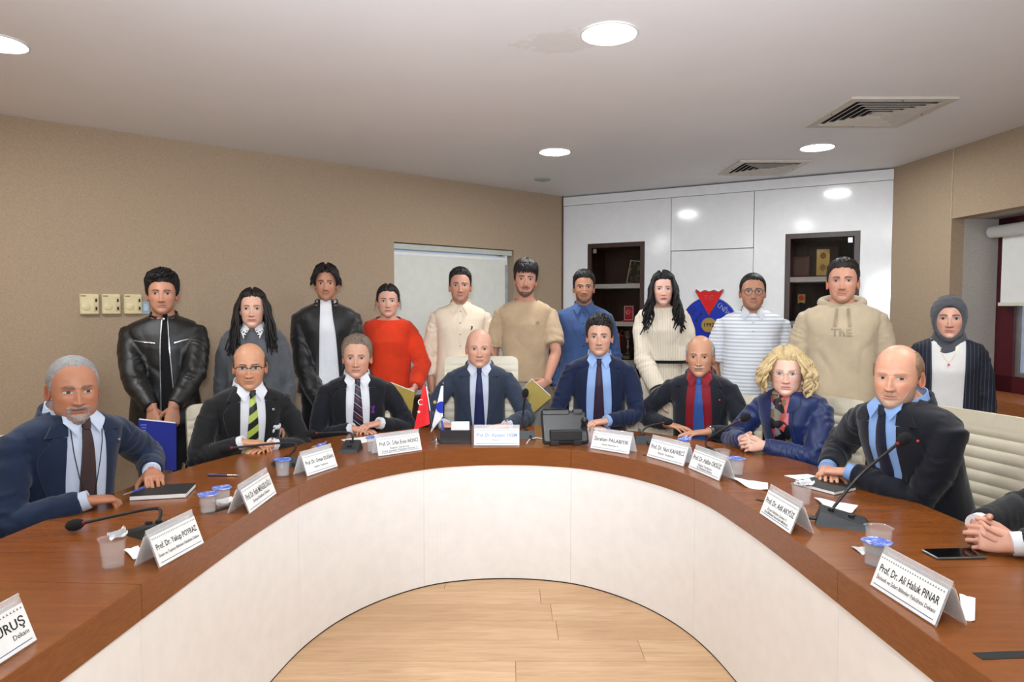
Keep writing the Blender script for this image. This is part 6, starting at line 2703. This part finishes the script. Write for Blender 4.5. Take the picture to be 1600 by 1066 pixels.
ch0 = make_chair(False)
ch1 = make_chair(True)
CH_LAB = ['cream ribbed office chair of the goateed man at the left picture edge', 'cream ribbed office chair behind the man with green striped tie',
          'cream office chair mostly hidden by the man with the purple ribbon', 'tall cream leather executive chair of the bald man at the centre',
          'cream office chair behind the man with plum tie', 'cream office chair behind the man in the red shirt', 'cream office chair behind the blonde woman',
          'cream ribbed office chair behind the bearded man with blue shirt', 'cream ribbed office chair at the right edge below the headscarf woman']
used0 = False
CHAIR_Z = [.96, .94, .95, 1.0, .97, .93, 1.0, 1.05, 1.08]
CHAIR_FIX = {0: (0, 0, 0), 8: (0, 0, 0)}
for i, (loc, ca, back, tall) in enumerate(SEATS):
    if tall:
        o = ch1
    elif not used0:
        o = ch0
        used0 = True
    else:
        o = copy_tree(ch0)
    a = R(ca)
    fx = CHAIR_OFF[i] if i < len(CHAIR_OFF) else (0, 0)
    o.location = (loc.x + fx[0] - math.sin(a) * -0.0, loc.y + fx[1], 0)
    o.rotation_euler = (0, 0, a)
    o.scale = (1, 1, CHAIR_Z[i])
    o['label'] = CH_LAB[i]
    o['group'] = 'cream office chairs round the table'

# ================================================================== THINGS ON THE TABLE
M_acr = NT('acrylic')
M_acr.set(Roughness=.05, Alpha=.22)
M_acr.b.inputs['Base Color'].default_value = (.95, .96, .97, 1)
M_acr = M_acr.m
M_rule = mat('rule_blue', (60, 84, 120), .7)
M_tinkb = mat('ink_pale_blue', (120, 146, 190), .7)
M_border = mat('border_grey', (120, 124, 130), .7)


def plate_build(label, pl, pr, lines, wfix=None, ink=None, align='CENTER', h_=.112):
    a, b = onZ(*pl, TZ), onZ(*pr, TZ)
    d = (b - a)
    d.z = 0
    W = d.length if wfix is None else wfix
    d.normalize()
    c = (a + b) / 2 if wfix is None else b - d * (W / 2)
    o = thing('name_plate', label, 'name plate', (c.x, c.y, TZ), math.atan2(d.y, d.x), 'white name plates on the table')
    ink = ink or M_ink
    dep = .085
    sl = math.hypot(h_, dep / 2)
    ang = math.atan2(h_, dep / 2)
    Mf = Matrix.Rotation(ang, 4, 'X')
    Mb = Matrix.Translation((0, dep, 0)) @ Matrix.Rotation(PI, 4, 'Z') @ Matrix.Rotation(ang, 4, 'X')
    T_ = .003
    for nm, M in (('front_leaf', Mf), ('back_leaf', Mb)):
        MB().box((0, sl / 2 + .001, -T_ / 2), (W, sl, T_), 0, .0008).xf(M).build(nm, M_acr, o, smooth=False)
    pf = .78
    y0 = sl * .03
    ph_ = sl * pf
    pp = None
    for M in (Mf, Mb):
        q = MB().box((0, y0 + ph_ / 2, .0014), (W * .975, ph_, .0012)).xf(M).build('paper', M_paper, o, smooth=False)
        pp = pp or q
    zt = .0026
    bd = MB()
    n = 26
    for k in range(n):
        x = -W * .455 + W * .91 * k / (n - 1)
        s_ = W * .012
        bd.add([(x - s_, y0 + ph_ * .885, zt), (x + s_, y0 + ph_ * .885, zt), (x, y0 + ph_ * .945, zt)], [(0, 1, 2)])
    tag(bd.xf(Mf).build('ornament_border', M_border, pp, smooth=False, recalc=False), kind='stuff')
    MB().box((0, y0 + ph_ * .10, zt), (W * .90, .0018, .0003)).xf(Mf).build('rule', M_rule, pp, smooth=False)
    sz = [.030, .0155, .0155]
    ys = [.62, .34, .20] if len(lines) == 3 else [.60, .32]
    for i, s in enumerate(lines):
        x = 0 if align == 'CENTER' else W * .45
        M = Mf @ Matrix.Translation((x, y0 + ph_ * ys[i], zt))
        text_obj(s, sz[i] * W / .26, M, ink, pp, 'lettering', align, .0004 if i == 0 else .0001, W * .88)
    return o


plate_build('name plate cut off at the lower left picture corner', (30, 1020), (59, 1001), ['. URUŞ', 'Dekanı'], .27, align='RIGHT')
plate_build('name plate in front of the empty plastic cup, left arm of the table', (249, 889), (319, 849.5), ['Prof. Dr. Yakup POYRAZ', 'İnsan ve Toplum Bilimleri Fakültesi Dekanı'])
plate_build('name plate beside the two sealed water cups, left arm of the table', (390, 804), (432.5, 772), ['Prof. Dr. Fatih MENGELOĞLU', 'Orman Fakültesi Dekanı'])
plate_build('name plate in front of the man with green striped tie', (480, 745.6), (528, 729.7), ['Prof. Dr. Orhan DOĞAN', 'Rektör Yardımcısı'])
plate_build('name plate with three lines, left of the small flags', (591, 714), (660, 704), ['Prof. Dr. İrfan Ersin AKINCI', 'Rektör Yardımcısı', 'Güzel Sanatlar Fakültesi Dekanı V.'])
plate_build('name plate with pale blue lettering in front of the bald man at the centre', (740, 697), (812, 697), ['Prof. Dr. Alptekin YASIM', 'Rektör'], None, M_tinkb)
plate_build('name plate just right of the desk telephone', (922, 701), (983, 711), ['İbrahim PALABIYIK', 'Genel Sekreter V.'])
plate_build('name plate in front of the man in the red shirt', (1010, 713.5), (1068, 730), ['Prof. Dr. Nuri KAHVECİ', 'Rektör Yardımcısı'])
plate_build('name plate in front of the blonde woman', (1075, 731.6), (1123.5, 752.8), ['Prof. Dr. Hafize ÖKSÜZ', 'Rektör Yardımcısı', 'Tıp Fakültesi Dekanı'])
plate_build('name plate beside the microphone of the bearded man in blue shirt', (1186.5, 802.8), (1234.5, 836), ['Prof. Dr. Adil AKYÜZ', 'Ziraat Fakültesi Dekanı V.', 'Fen Bilimleri Enstitüsü Müdürü'])
plate_build('large name plate nearest the right picture edge', (1359, 914.7), (1462, 981), ['Prof. Dr. Ali Haluk PINAR', 'İktisadi ve İdari Bilimler Fakültesi Dekanı'])

# ---- gooseneck microphones
M_foam = mat('mic_foam', (16, 16, 17), .95, bump=.6, bscale=900)
M_base = mat('mic_base', (42, 46, 48), .45)
M_mred = mat('mic_red', (120, 24, 28), .4)


def mic(label, bpx, bpy_, rz, path, sz=1.0):
    q = onZ(bpx, bpy_, TZ)
    o = thing('microphone', label, 'microphone', q, 0, 'gooseneck microphones on the table')
    Mr = Matrix.Rotation(rz, 4, 'Z')
    # wedge body
    w_, l_, h0, h1 = .105 * sz, .135 * sz, .016, .048
    V = [(-w_ / 2, -l_ / 2, 0), (w_ / 2, -l_ / 2, 0), (w_ / 2, l_ / 2, 0), (-w_ / 2, l_ / 2, 0)]
    k = .80
    V2 = [(-w_ / 2 * k, -l_ / 2 * k, h1), (w_ / 2 * k, -l_ / 2 * k, h1), (w_ / 2 * k, l_ / 2 * .9, h0), (-w_ / 2 * k, l_ / 2 * .9, h0)]
    MB().add(V + V2, [(3, 2, 1, 0), (4, 5, 6, 7), (0, 1, 5, 4), (1, 2, 6, 5), (2, 3, 7, 6), (3, 0, 4, 7)]).xf(Mr).build('base', M_base, o, smooth=False)
    MB().tube([(.0, l_ * .18, .030), (0, l_ * .18, .036)], .012, 12).xf(Mr).build('talk_button', M_dark, o)
    st = Mr @ Vector((0, -l_ * .20, .040))
    pts = [st] + [Vector(p_) - q for p_ in path]
    sp_ = spline([tuple(p_) for p_ in pts], 6)
    MB().tube(sp_, .0055, 8).build('gooseneck', M_dark, o)
    MB().tube([st - Vector((0, 0, .006)), st + Vector((0, 0, .012))], .010, 12).build('socket', M_dark, o)
    e1, e0 = Vector(sp_[-1]), Vector(sp_[-3])
    d = (e1 - e0).normalized()
    MB().tube([e1 - d * .004, e1 + d * .008], .0075, 12).build('light_ring', M_mred, o)
    hd = MB()
    hd.tube([e1 + d * .006, e1 + d * .016, e1 + d * .032, e1 + d * .050, e1 + d * .060], [.012, .0185, .021, .0175, .008], 14, round_ends=False)
    hd.build('foam_head', M_foam, o)
    # plug at the rear
    MB().tube([Mr @ Vector((.02, -l_ / 2 + .004, .014)), Mr @ Vector((.02, -l_ / 2 - .018, .012)), Mr @ Vector((.025, -l_ / 2 - .030, .006)), Mr @ Vector((.05, -l_ / 2 - .034, .0045))], [.008, .007, .0035, .0030], 8).build('cable', M_dark, o)
    return o


mic('gooseneck microphone bent low beside the empty cup, left arm of the table', 240, 834, R(60), [onY(250, 797, 2.34), onY(225, 797, 2.33), onY(132, 817, 2.30)], 1.15)
mic('gooseneck microphone before the man with green striped tie', 446, 727, R(35), [onY(462, 700, 3.36), onY(450, 692, 3.37), onY(362, 700, 3.30)])
mic('gooseneck microphone before the man with the purple ribbon', 548, 704, R(180), [onY(551, 683, 3.70), onY(543, 676, 3.72), onY(495, 677, 3.72)])
mic('upright gooseneck microphone beside the central name plate', 822, 683, R(4), [onY(817, 658, 4.05), onY(818, 640, 4.05), onY(820, 622, 4.03)])
mic('gooseneck microphone between desk telephone and the man in red shirt', 1003, 691, R(0), [onY(1004, 674, 3.88), onY(1014, 666, 3.90), onY(1036, 661, 3.92)])
mic('gooseneck microphone pointing at the blonde woman', 1108, 712, R(-30), [onY(1103, 690, 3.52), onY(1118, 678, 3.50), onY(1156, 657, 3.46)])
mic('large gooseneck microphone before the bearded man in blue shirt', 1315, 818, R(-115), [onY(1308, 786, 2.43), onY(1345, 742, 2.44), onY(1402, 694, 2.46)], 1.3)

# ---- plastic water cups
M_plastic = NT('clear_plastic')
M_plastic.set(Roughness=.05, Alpha=.11)
M_plastic.b.inputs['Base Color'].default_value = (.96, .97, .98, 1)
M_plastic = M_plastic.m
t = NT('lid_foil')
v = t.coord('Object')
nf = t.noise(v, 70.0, 3, .7)
t.l(t.ramp(nf, [(.38, lin((214, 222, 240))), (.47, lin((84, 116, 206))), (.62, lin((58, 88, 190))), (.72, lin((200, 70, 90)))]), t.b.inputs['Base Color'])
t.set(Roughness=.35)
M_foil = t.m


def cup(label, px, py, lid=True, h_=.078, r_=.033, z0=None, torn=False):
    q = onZ(px, py, TZ)
    o = thing('water_cup', label, 'cup', (q.x, q.y, TZ), R((px * 7) % 40), 'plastic water cups on the table')
    prof_ = [(r_ * .80, .0), (r_ * .84, .004), (r_ * .86, h_ * .45), (r_ * .93, h_ * .47), (r_ * 1.0, h_ * .98), (r_ * 1.12, h_), (r_ * 1.10, h_ * .985), (r_ * .95, h_ * .96), (r_ * .88, h_ * .5), (r_ * .81, h_ * .44), (r_ * .78, .006), (.002, .005)]
    MB().lathe(prof_, n=32, sq=3.2).build('wall', M_plastic, o)
    if lid:
        MB().lathe([(.001, h_ + .0012), (r_ * 1.12, h_ + .0010), (r_ * 1.15, h_ - .001), (r_ * 1.12, h_ + .0002)], n=32, sq=3.2).build('foil_lid', M_foil, o)
        MB().lathe([(r_ * .775, .0065), (r_ * .80, h_ * .44), (r_ * .87, h_ * .5), (r_ * .92, h_ * .86), (.001, h_ * .862)], n=32, sq=3.2).build('water', M_plastic, o)
    if torn:
        V = []
        for i in range(9):
            for j in range(7):
                a = -1.2 + 2.4 * i / 8
                V.append(((j / 6 - .2) * r_ * 1.3, math.sin(a) * r_ * 1.1, h_ + .004 + .016 * (j / 6) ** 2 + .005 * math.sin(i * 1.7 + j)))
        F = [(i * 7 + j, i * 7 + j + 1, (i + 1) * 7 + j + 1, (i + 1) * 7 + j) for i in range(8) for j in range(6)]
        n = len(V)
        V += [(x, y, z - .0008) for x, y, z in V]
        F += [tuple(n + c for c in reversed(f_)) for f_ in F]
        MB().add(V, F).build('peeled_lid', M_foil if torn == 2 else mat('foil_back', (206, 208, 212), .3, .5), o)
    return o


cup('empty clear plastic cup with peeled lid, left arm of the table', 177, 886, False, .088, .0345, None, 1)
cup('sealed water cup with blue foil lid, nearer of the pair beside the notebook', 325, 801, True, .072, .031)
cup('sealed water cup with blue foil lid, farther of the pair beside the notebook', 347, 790, True, .072, .031)
cup('sealed water cup in front of the man with green striped tie', 442, 744, True)
cup('opened water cup with peeled blue lid behind the name plate, left of centre', 499, 722, False, .078, .033, None, 2)
cup('sealed water cup at the left end of the three line name plate', 583, 706, True)
cup('clear water cup between the desk telephone and name plate', 926, 692, False)
cup('opened water cup with peeled blue lid behind the name plate before the red shirt man', 1066, 712, False, .078, .033, None, 2)
cup('sealed water cup behind the name plate before the blonde woman', 1150, 742, True)
cup('clear plastic cup lying close to the blonde woman, without lid', 1128, 728, False)
cup('clear cup with crumpled napkin behind the name plate, right arm', 1252, 788, False, .078, .034, None, 1)
cup('tall clear cup without lid in front of the large microphone base', 1372, 866, False, .088, .0345)
cup('sealed water cup with blue foil lid behind the large name plate', 1369, 884, True, .075, .034)


# ---- loose paper and napkins
def sheet(name, label, cat, quad, th=.0016, m=None, bend=.004, group=None):
    P4 = [onZ(px, py, TZ) for px, py in quad]
    c = sum(P4, Vector()) / 4
    o_v, n = [], 7
    for i in range(n):
        for j in range(n):
            u, v_ = i / (n - 1), j / (n - 1)
            q = P4[0] * (1 - u) * (1 - v_) + P4[1] * u * (1 - v_) + P4[2] * u * v_ + P4[3] * (1 - u) * v_
            z = .0008 + bend * (.5 + .5 * math.sin(u * 5 + v_ * 3)) * abs(u - .5) * 2
            o_v.append((q.x - c.x, q.y - c.y, z))
    F = [(i * n + j, i * n + j + 1, (i + 1) * n + j + 1, (i + 1) * n + j) for i in range(n - 1) for j in range(n - 1)]
    k = len(o_v)
    V = o_v + [(x, y, max(0, z - th)) for x, y, z in o_v]
    F2 = F + [tuple(k + a for a in reversed(f_)) for f_ in F]
    loop = [j for j in range(n)] + [i * n + n - 1 for i in range(1, n)] + [(n - 1) * n + j for j in range(n - 2, -1, -1)] + [i * n for i in range(n - 2, 0, -1)]
    for a in range(len(loop)):
        b = (a + 1) % len(loop)
        F2.append((loop[a], loop[b], k + loop[b], k + loop[a]))
    o = MB().add(V, F2).build(name, m or M_paper, None, smooth=False)
    o.location = (c.x, c.y, TZ)
    return tag(o, label, cat, group)


sheet('paper_sheet', 'white paper sheet in front of the bearded man, left of his notebook', 'paper', [(1225, 744), (1262, 741), (1300, 752), (1262, 757)])
sheet('napkin', 'white folded napkin between blonde woman and the next name plate', 'napkin', [(1139, 747), (1200, 755), (1200, 768), (1165, 762)], bend=.010)
sheet('napkin', 'white napkin lying behind the large microphone base', 'napkin', [(1272, 780), (1341, 790), (1332, 806), (1290, 797)], bend=.012)
sheet('napkin', 'small grey napkin beside the sealed cup, right arm', 'napkin', [(1330, 856), (1352, 855), (1352, 868), (1345, 867)], bend=.006, m=mat('napkin_grey', (196, 198, 198), .8))
sheet('napkin', 'white napkin behind the large right name plate', 'napkin', [(1499, 930), (1524, 935), (1523, 973), (1503, 968)], bend=.006)
sheet('napkin', 'cream napkin tucked behind the left name plate by the empty cup', 'napkin', [(193, 862), (216, 853), (222, 868), (207, 876)], bend=.010)
sheet('paper_sheet', 'white sheet under the hands of the man with the purple ribbon', 'paper', [(533, 688), (588, 680), (600, 686), (548, 696)])
sheet('napkin', 'white napkin between the sealed cup pair and name plate', 'napkin', [(334, 784), (362, 776), (366, 784), (340, 792)], bend=.008)

# ---- smartphone
q = onZ(1490, 868, TZ)
e1, e2 = onZ(1449, 870, TZ), onZ(1533, 868, TZ)
o = thing('smartphone', 'black smartphone lying by the interlaced hands at right', 'phone', (q.x, q.y, TZ), math.atan2(e2.y - e1.y, e2.x - e1.x))
MB().box((0, 0, .0045), (.162, .076, .009), 0, .003).build('case', mat('phone_case', (120, 124, 122), .25, .7), o, smooth=False)
MB().box((0, 0, .0093), (.154, .070, .0008)).build('screen', mat('phone_screen', (8, 8, 10), .06, var=.02), o, smooth=False)

# ---- notebooks and pens
M_cover = mat('notebook_cover', (26, 30, 30), .5)


def notebook(label, px, py, w_, d_, rz, spiral=True, th=.020):
    q = onZ(px, py, TZ)
    o = thing('notebook', label, 'notebook', (q.x, q.y, TZ), rz)
    MB().box((0, 0, th / 2), (w_ - .006, d_ - .004, th - .004)).build('pages', M_paper, o, smooth=False)
    for z in (th - .001, .001):
        MB().box((0, 0, z), (w_, d_, .002), 0, .0006).build('cover', M_cover, o, smooth=False)
    if spiral:
        for k in range(16):
            x = -w_ / 2 + .012 + (w_ - .024) * k / 15
            n = 10
            MB().tube([(x, d_ / 2 - .002 + .007 * math.cos(2 * PI * i / n), th / 2 + .001 + (th * .47) * math.sin(2 * PI * i / n)) for i in range(n + 1)], .0011, 5).build('wire_loop', M_base, o)
    return o


notebook('black spiral notebook with white pages under the goateed man\'s hand', 256, 772, .215, .165, R(12))
nb2 = notebook('black notebook with gold edge before the bearded man in blue shirt', 1288, 762, .20, .15, R(-60), False, .016)


def pen(label, a, b, m, z=None, cap=None):
    a, b = Vector(a), Vector(b)
    o = thing('pen', label, 'pen', a)
    d = b - a
    u = d.normalized()
    MB().tube([Vector((0, 0, 0)), d * .08, d * .62], [.0042, .0046, .0046], 10).build('barrel', m, o)
    MB().tube([d * .62, d * .9], [.0046, .0044], 10).build('grip', cap or M_dark, o)
    MB().tube([d * .9, d * .97, d], [.0044, .002, .0008], 10).build('tip', M_chrome, o)
    s_ = u.cross(Vector((0, 0, 1))).normalized()
    MB().tube([d * .02 + Vector((0, 0, .0062)), d * .28 + Vector((0, 0, .0062))], .0014, 6).build('clip', cap or M_dark, o)
    return o


z_ = TZ + .0048
a_, b_ = onZ(325, 743, z_), onZ(374, 743, z_)
pen('blue and silver pen lying on the table by the striped tie man', a_, b_, mat('pen_navy', (34, 38, 96), .35), cap=M_silver)
pen('silver blue pen between the goateed man\'s hands', onZ(227, 762, .800), onZ(192, 774, .797), mat('pen_blue', (52, 78, 170), .3), cap=M_silver)

# ---- small flags on a chromed stand
q0 = onZ(682, 692, TZ)
fs_ = thing('flag_stand', 'chrome stand with small red and white table flags', 'flag', q0)
MB().lathe([(.036, 0), (.036, .004), (.022, .010), (.012, .016), (.009, .026), (.012, .032), (.004, .036)], n=24).build('base', M_chrome, fs_)
FY = q0.y


def fl_(px, py, dy=0.0):
    return onY(px, py, FY + dy) - q0


for (pt_, pb_) in (((664, 599), (679, 686)), ((692.5, 599), (684, 686))):
    a, b = fl_(*pt_), fl_(*pb_)
    po = MB().tube([b, a], .0022, 8).build('pole', M_chrome, fs_)
    MB().ball(tuple(a), .005, 10, 8).build('finial', M_chrome, po)


def limp(c4, m, name, seed, amp=.010):
    n1_, n2 = 14, 8
    P4 = [fl_(*c) for c in c4]
    V = []
    for i in range(n1_):
        for j in range(n2):
            u, v_ = i / (n1_ - 1), j / (n2 - 1)
            p_ = P4[0] * (1 - u) * (1 - v_) + P4[1] * (1 - u) * v_ + P4[2] * u * v_ + P4[3] * u * (1 - v_)
            V.append((p_.x, p_.y - .006 - amp * math.sin(v_ * 7 + seed + u * 2) * u, p_.z))
    F = [(i * n2 + j, i * n2 + j + 1, (i + 1) * n2 + j + 1, (i + 1) * n2 + j) for i in range(n1_ - 1) for j in range(n2 - 1)]
    n = len(V)
    V2 = V + [(x, y + .0012, z) for x, y, z in V]
    F2 = F + [tuple(n + c for c in reversed(f_)) for f_ in F]
    o = MB().add(V2, F2).build(name, m, fs_)
    return o, BVHTree.FromPolygons([Vector(p_) for p_ in V], F)


def on_flag(bv, px, py):
    p_ = fl_(px, py)
    h = bv.ray_cast(Vector((p_.x, p_.y - .5, p_.z)), Vector((0, 1, 0)), 1.0)
    return h[0] if h[0] is not None else p_


rf, bv1 = limp([(661, 604), (666, 604), (672, 662), (647, 672)], mat('flag_cloth_red', (226, 34, 42), .75), 'red_flag', 0.3)
c1_ = on_flag(bv1, 655, 643)
em_ = MB()
star(em_, (c1_.x, c1_.z), .011, c1_.y - .006)
em_.build('star', M_paper, rf, smooth=False)
c1_ = on_flag(bv1, 658, 628)
em_ = MB()
crescent(em_, (c1_.x, c1_.z), .017, c1_.y - .006)
em_.build('crescent', M_paper, rf, smooth=False)
MB().tube([fl_(666, 604, -.012), fl_(669.5, 625, -.014), fl_(672, 642, -.012)], .003, 6).build('white_hem', M_paper, rf)
wf, bv2 = limp([(689.5, 603), (693, 603), (692, 651), (673, 676)], mat('flag_cloth_white', (232, 232, 236), .75), 'white_flag', 2.0, .008)
c2_ = on_flag(bv2, 686, 636)
dsc = MB()
n_ = 20
pts = [(c2_.x + .034 * math.cos(PI * .42 + PI * 1.16 * i / n_) + .018, c2_.y - .010, c2_.z + .034 * math.sin(PI * .42 + PI * 1.16 * i / n_)) for i in range(n_ + 1)]
dsc.add(pts, [tuple(range(n_ + 1))])
dsc.build('blue_emblem', M_eblue, wf, smooth=False)
gd_ = MB()
pts = [(c2_.x - .022 + .010 * math.cos(2 * PI * i / 12), c2_.y - .0105, c2_.z + .030 + .010 * math.sin(2 * PI * i / 12)) for i in range(12)]
gd_.add(pts, [tuple(range(12))])
gd_.build('gold_spot', M_gold, wf, smooth=False)

# ---- memo box
q = onZ(711, 694, TZ)
q.y += .05
o = thing('memo_box', 'black memo box with white note papers and blue pens', 'desk box', q)
bw, bd_, bh = .178, .095, .078
f_ = MB()
for (x, y_, sx, sy) in ((0, -bd_ / 2 + .004, bw, .008), (0, bd_ / 2 - .004, bw, .008), (-bw / 2 + .004, 0, .008, bd_ - .016), (bw / 2 - .004, 0, .008, bd_ - .016)):
    f_.box((x, y_, bh / 2), (sx, sy, bh), 0, .0015)
f_.box((0, 0, .004), (bw - .016, bd_ - .016, .008))
f_.box((-bw * .18, 0, bh * .4), (.006, bd_ - .016, bh * .75))
f_.build('box_body', mat('memo_black', (30, 24, 24), .4), o, smooth=False)
for k in range(5):
    MB().box((.022 + k * .002, -.025 + k * .011, .060 + .0), (.10, .0012, .115), R(4 - k * 2)).xf(Matrix.Rotation(R(3 - k), 4, 'Y')).build('note_paper', M_paper, o, smooth=False)
MB().box((.0, -.0268, .108), (.008, .0006, .008)).build('printed_mark', M_ink, o, smooth=False)
for k, (x, tl) in enumerate(((-.066, -8), (-.055, -12), (-.074, -3))):
    MB().tube([(x, .0, .015), (x + .12 * math.sin(R(tl)), .0, .125)], .0045, 8).build('pen_in_box', mat('pen_blue', (52, 78, 170)) if k < 2 else M_acr, o)

# ---- desk telephone, seen from behind
q = onZ(883, 697, TZ)
q.y += .10
o = thing('desk_telephone', 'black desk telephone seen from the back beside the centre name plate', 'telephone', q, R(4))
M_tel = mat('telephone_black', (30, 31, 33), .4)
Mt = Matrix.Translation((0, -.045, .060)) @ Matrix.Rotation(R(52), 4, 'X')
MB().box((0, .035, 0), (.262, .200, .030), 0, .010).xf(Mt).build('body', M_tel, o, smooth=False)
MB().box((-.045, .128, -.004), (.165, .040, .046), 0, .008).xf(Mt).build('display_hood', M_tel, o, smooth=False)
MB().box((.085, .128, -.010), (.062, .052, .050), 0, .007).xf(Mt).build('camera_pod', M_tel, o, smooth=False)
MB().box((-.045, .152, -.006), (.14, .010, .036), 0, .003).xf(Mt).build('display', mat('phone_screen', (8, 8, 10)), o, smooth=False)
st_ = MB()
for (x, sx, z0, z1) in ((-.065, .05, 0, .03), (.065, .05, 0, .03), (0, .18, .03, .085)):
    st_.box((x, -.075, (z0 + z1) / 2), (sx, .045, z1 - z0), 0, .003)
st_.build('stand', M_tel, o, smooth=False)
MB().tube([(.10, .05, .075), (.118, .02, .10), (.118, -.03, .12), (.11, -.06, .135)], [.020, .018, .018, .021], 10, round_ends=True).build('handset', M_tel, o)
MB().tube([onZ(851, 686, TZ + .003) - q, onZ(838, 684, TZ + .010) - q, onZ(827, 687, TZ + .003) - q, onZ(823, 693, TZ + .003) - q], .0025, 6).xf(Matrix.Rotation(R(-4), 4, 'Z')).build('cable', M_paper, o)

# ---- folders held by the standing students
M_fgold = mat('folder_gold', (176, 150, 58), .45, var=.03)
M_fblue = mat('folder_blue', (28, 44, 140), .45, var=.04)


def folder(label, c4, Y, m, lettering=False, th=.006):
    """stiff card folder: its outline lies in an upright plane at the hands"""
    P4 = [onY(px, py, Y) for px, py in c4]
    c = sum(P4, Vector()) / 4
    o = thing('folder', label, 'folder', c, 0)
    loc = [p_ - c for p_ in P4]
    for nm, dy in (('cover', 0.0), ('back_cover', th)):
        V = [(p_.x, p_.y + dy, p_.z) for p_ in loc] + [(p_.x, p_.y + dy + .0018, p_.z) for p_ in loc]
        MB().add(V, [(0, 1, 2, 3), (7, 6, 5, 4), (0, 4, 5, 1), (1, 5, 6, 2), (2, 6, 7, 3), (3, 7, 4, 0)]).build(nm, m, o, smooth=False)
    V = [(p_.x * .96, p_.y + .002, p_.z * .96 + (.012 if k < 2 else 0)) for k, p_ in enumerate(loc)] + [(p_.x * .96, p_.y + th - .0006, p_.z * .96 + (.012 if k < 2 else 0)) for k, p_ in enumerate(loc)]
    MB().add(V, [(0, 1, 2, 3), (7, 6, 5, 4), (0, 4, 5, 1), (1, 5, 6, 2), (2, 6, 7, 3), (3, 7, 4, 0)]).build('papers', M_paper, o, smooth=False)
    if lettering:
        for k in range(5):
            MB().box((loc[0].x + .03, -.0006, loc[0].z - .03 - k * .016), (.034 - .004 * (k % 3), .0006, .005)).build('printed_mark', mat('print_pale', (120, 136, 200), .5), o, smooth=False)
    return o


folder('dark blue folder in the hands of the man in black leather', [(216, 656), (275, 662), (275, 735), (216, 735)], 3.80, M_fblue, True)
folder('gold folder held by the woman in the orange red sweater', [(609, 598), (648, 613), (640, 668), (606, 668)], 4.80, M_fgold)
folder('gold folder tilted in the hand of the bearded man in beige t-shirt', [(831, 593), (862, 621), (826, 652), (806, 618)], 4.74, M_fgold)
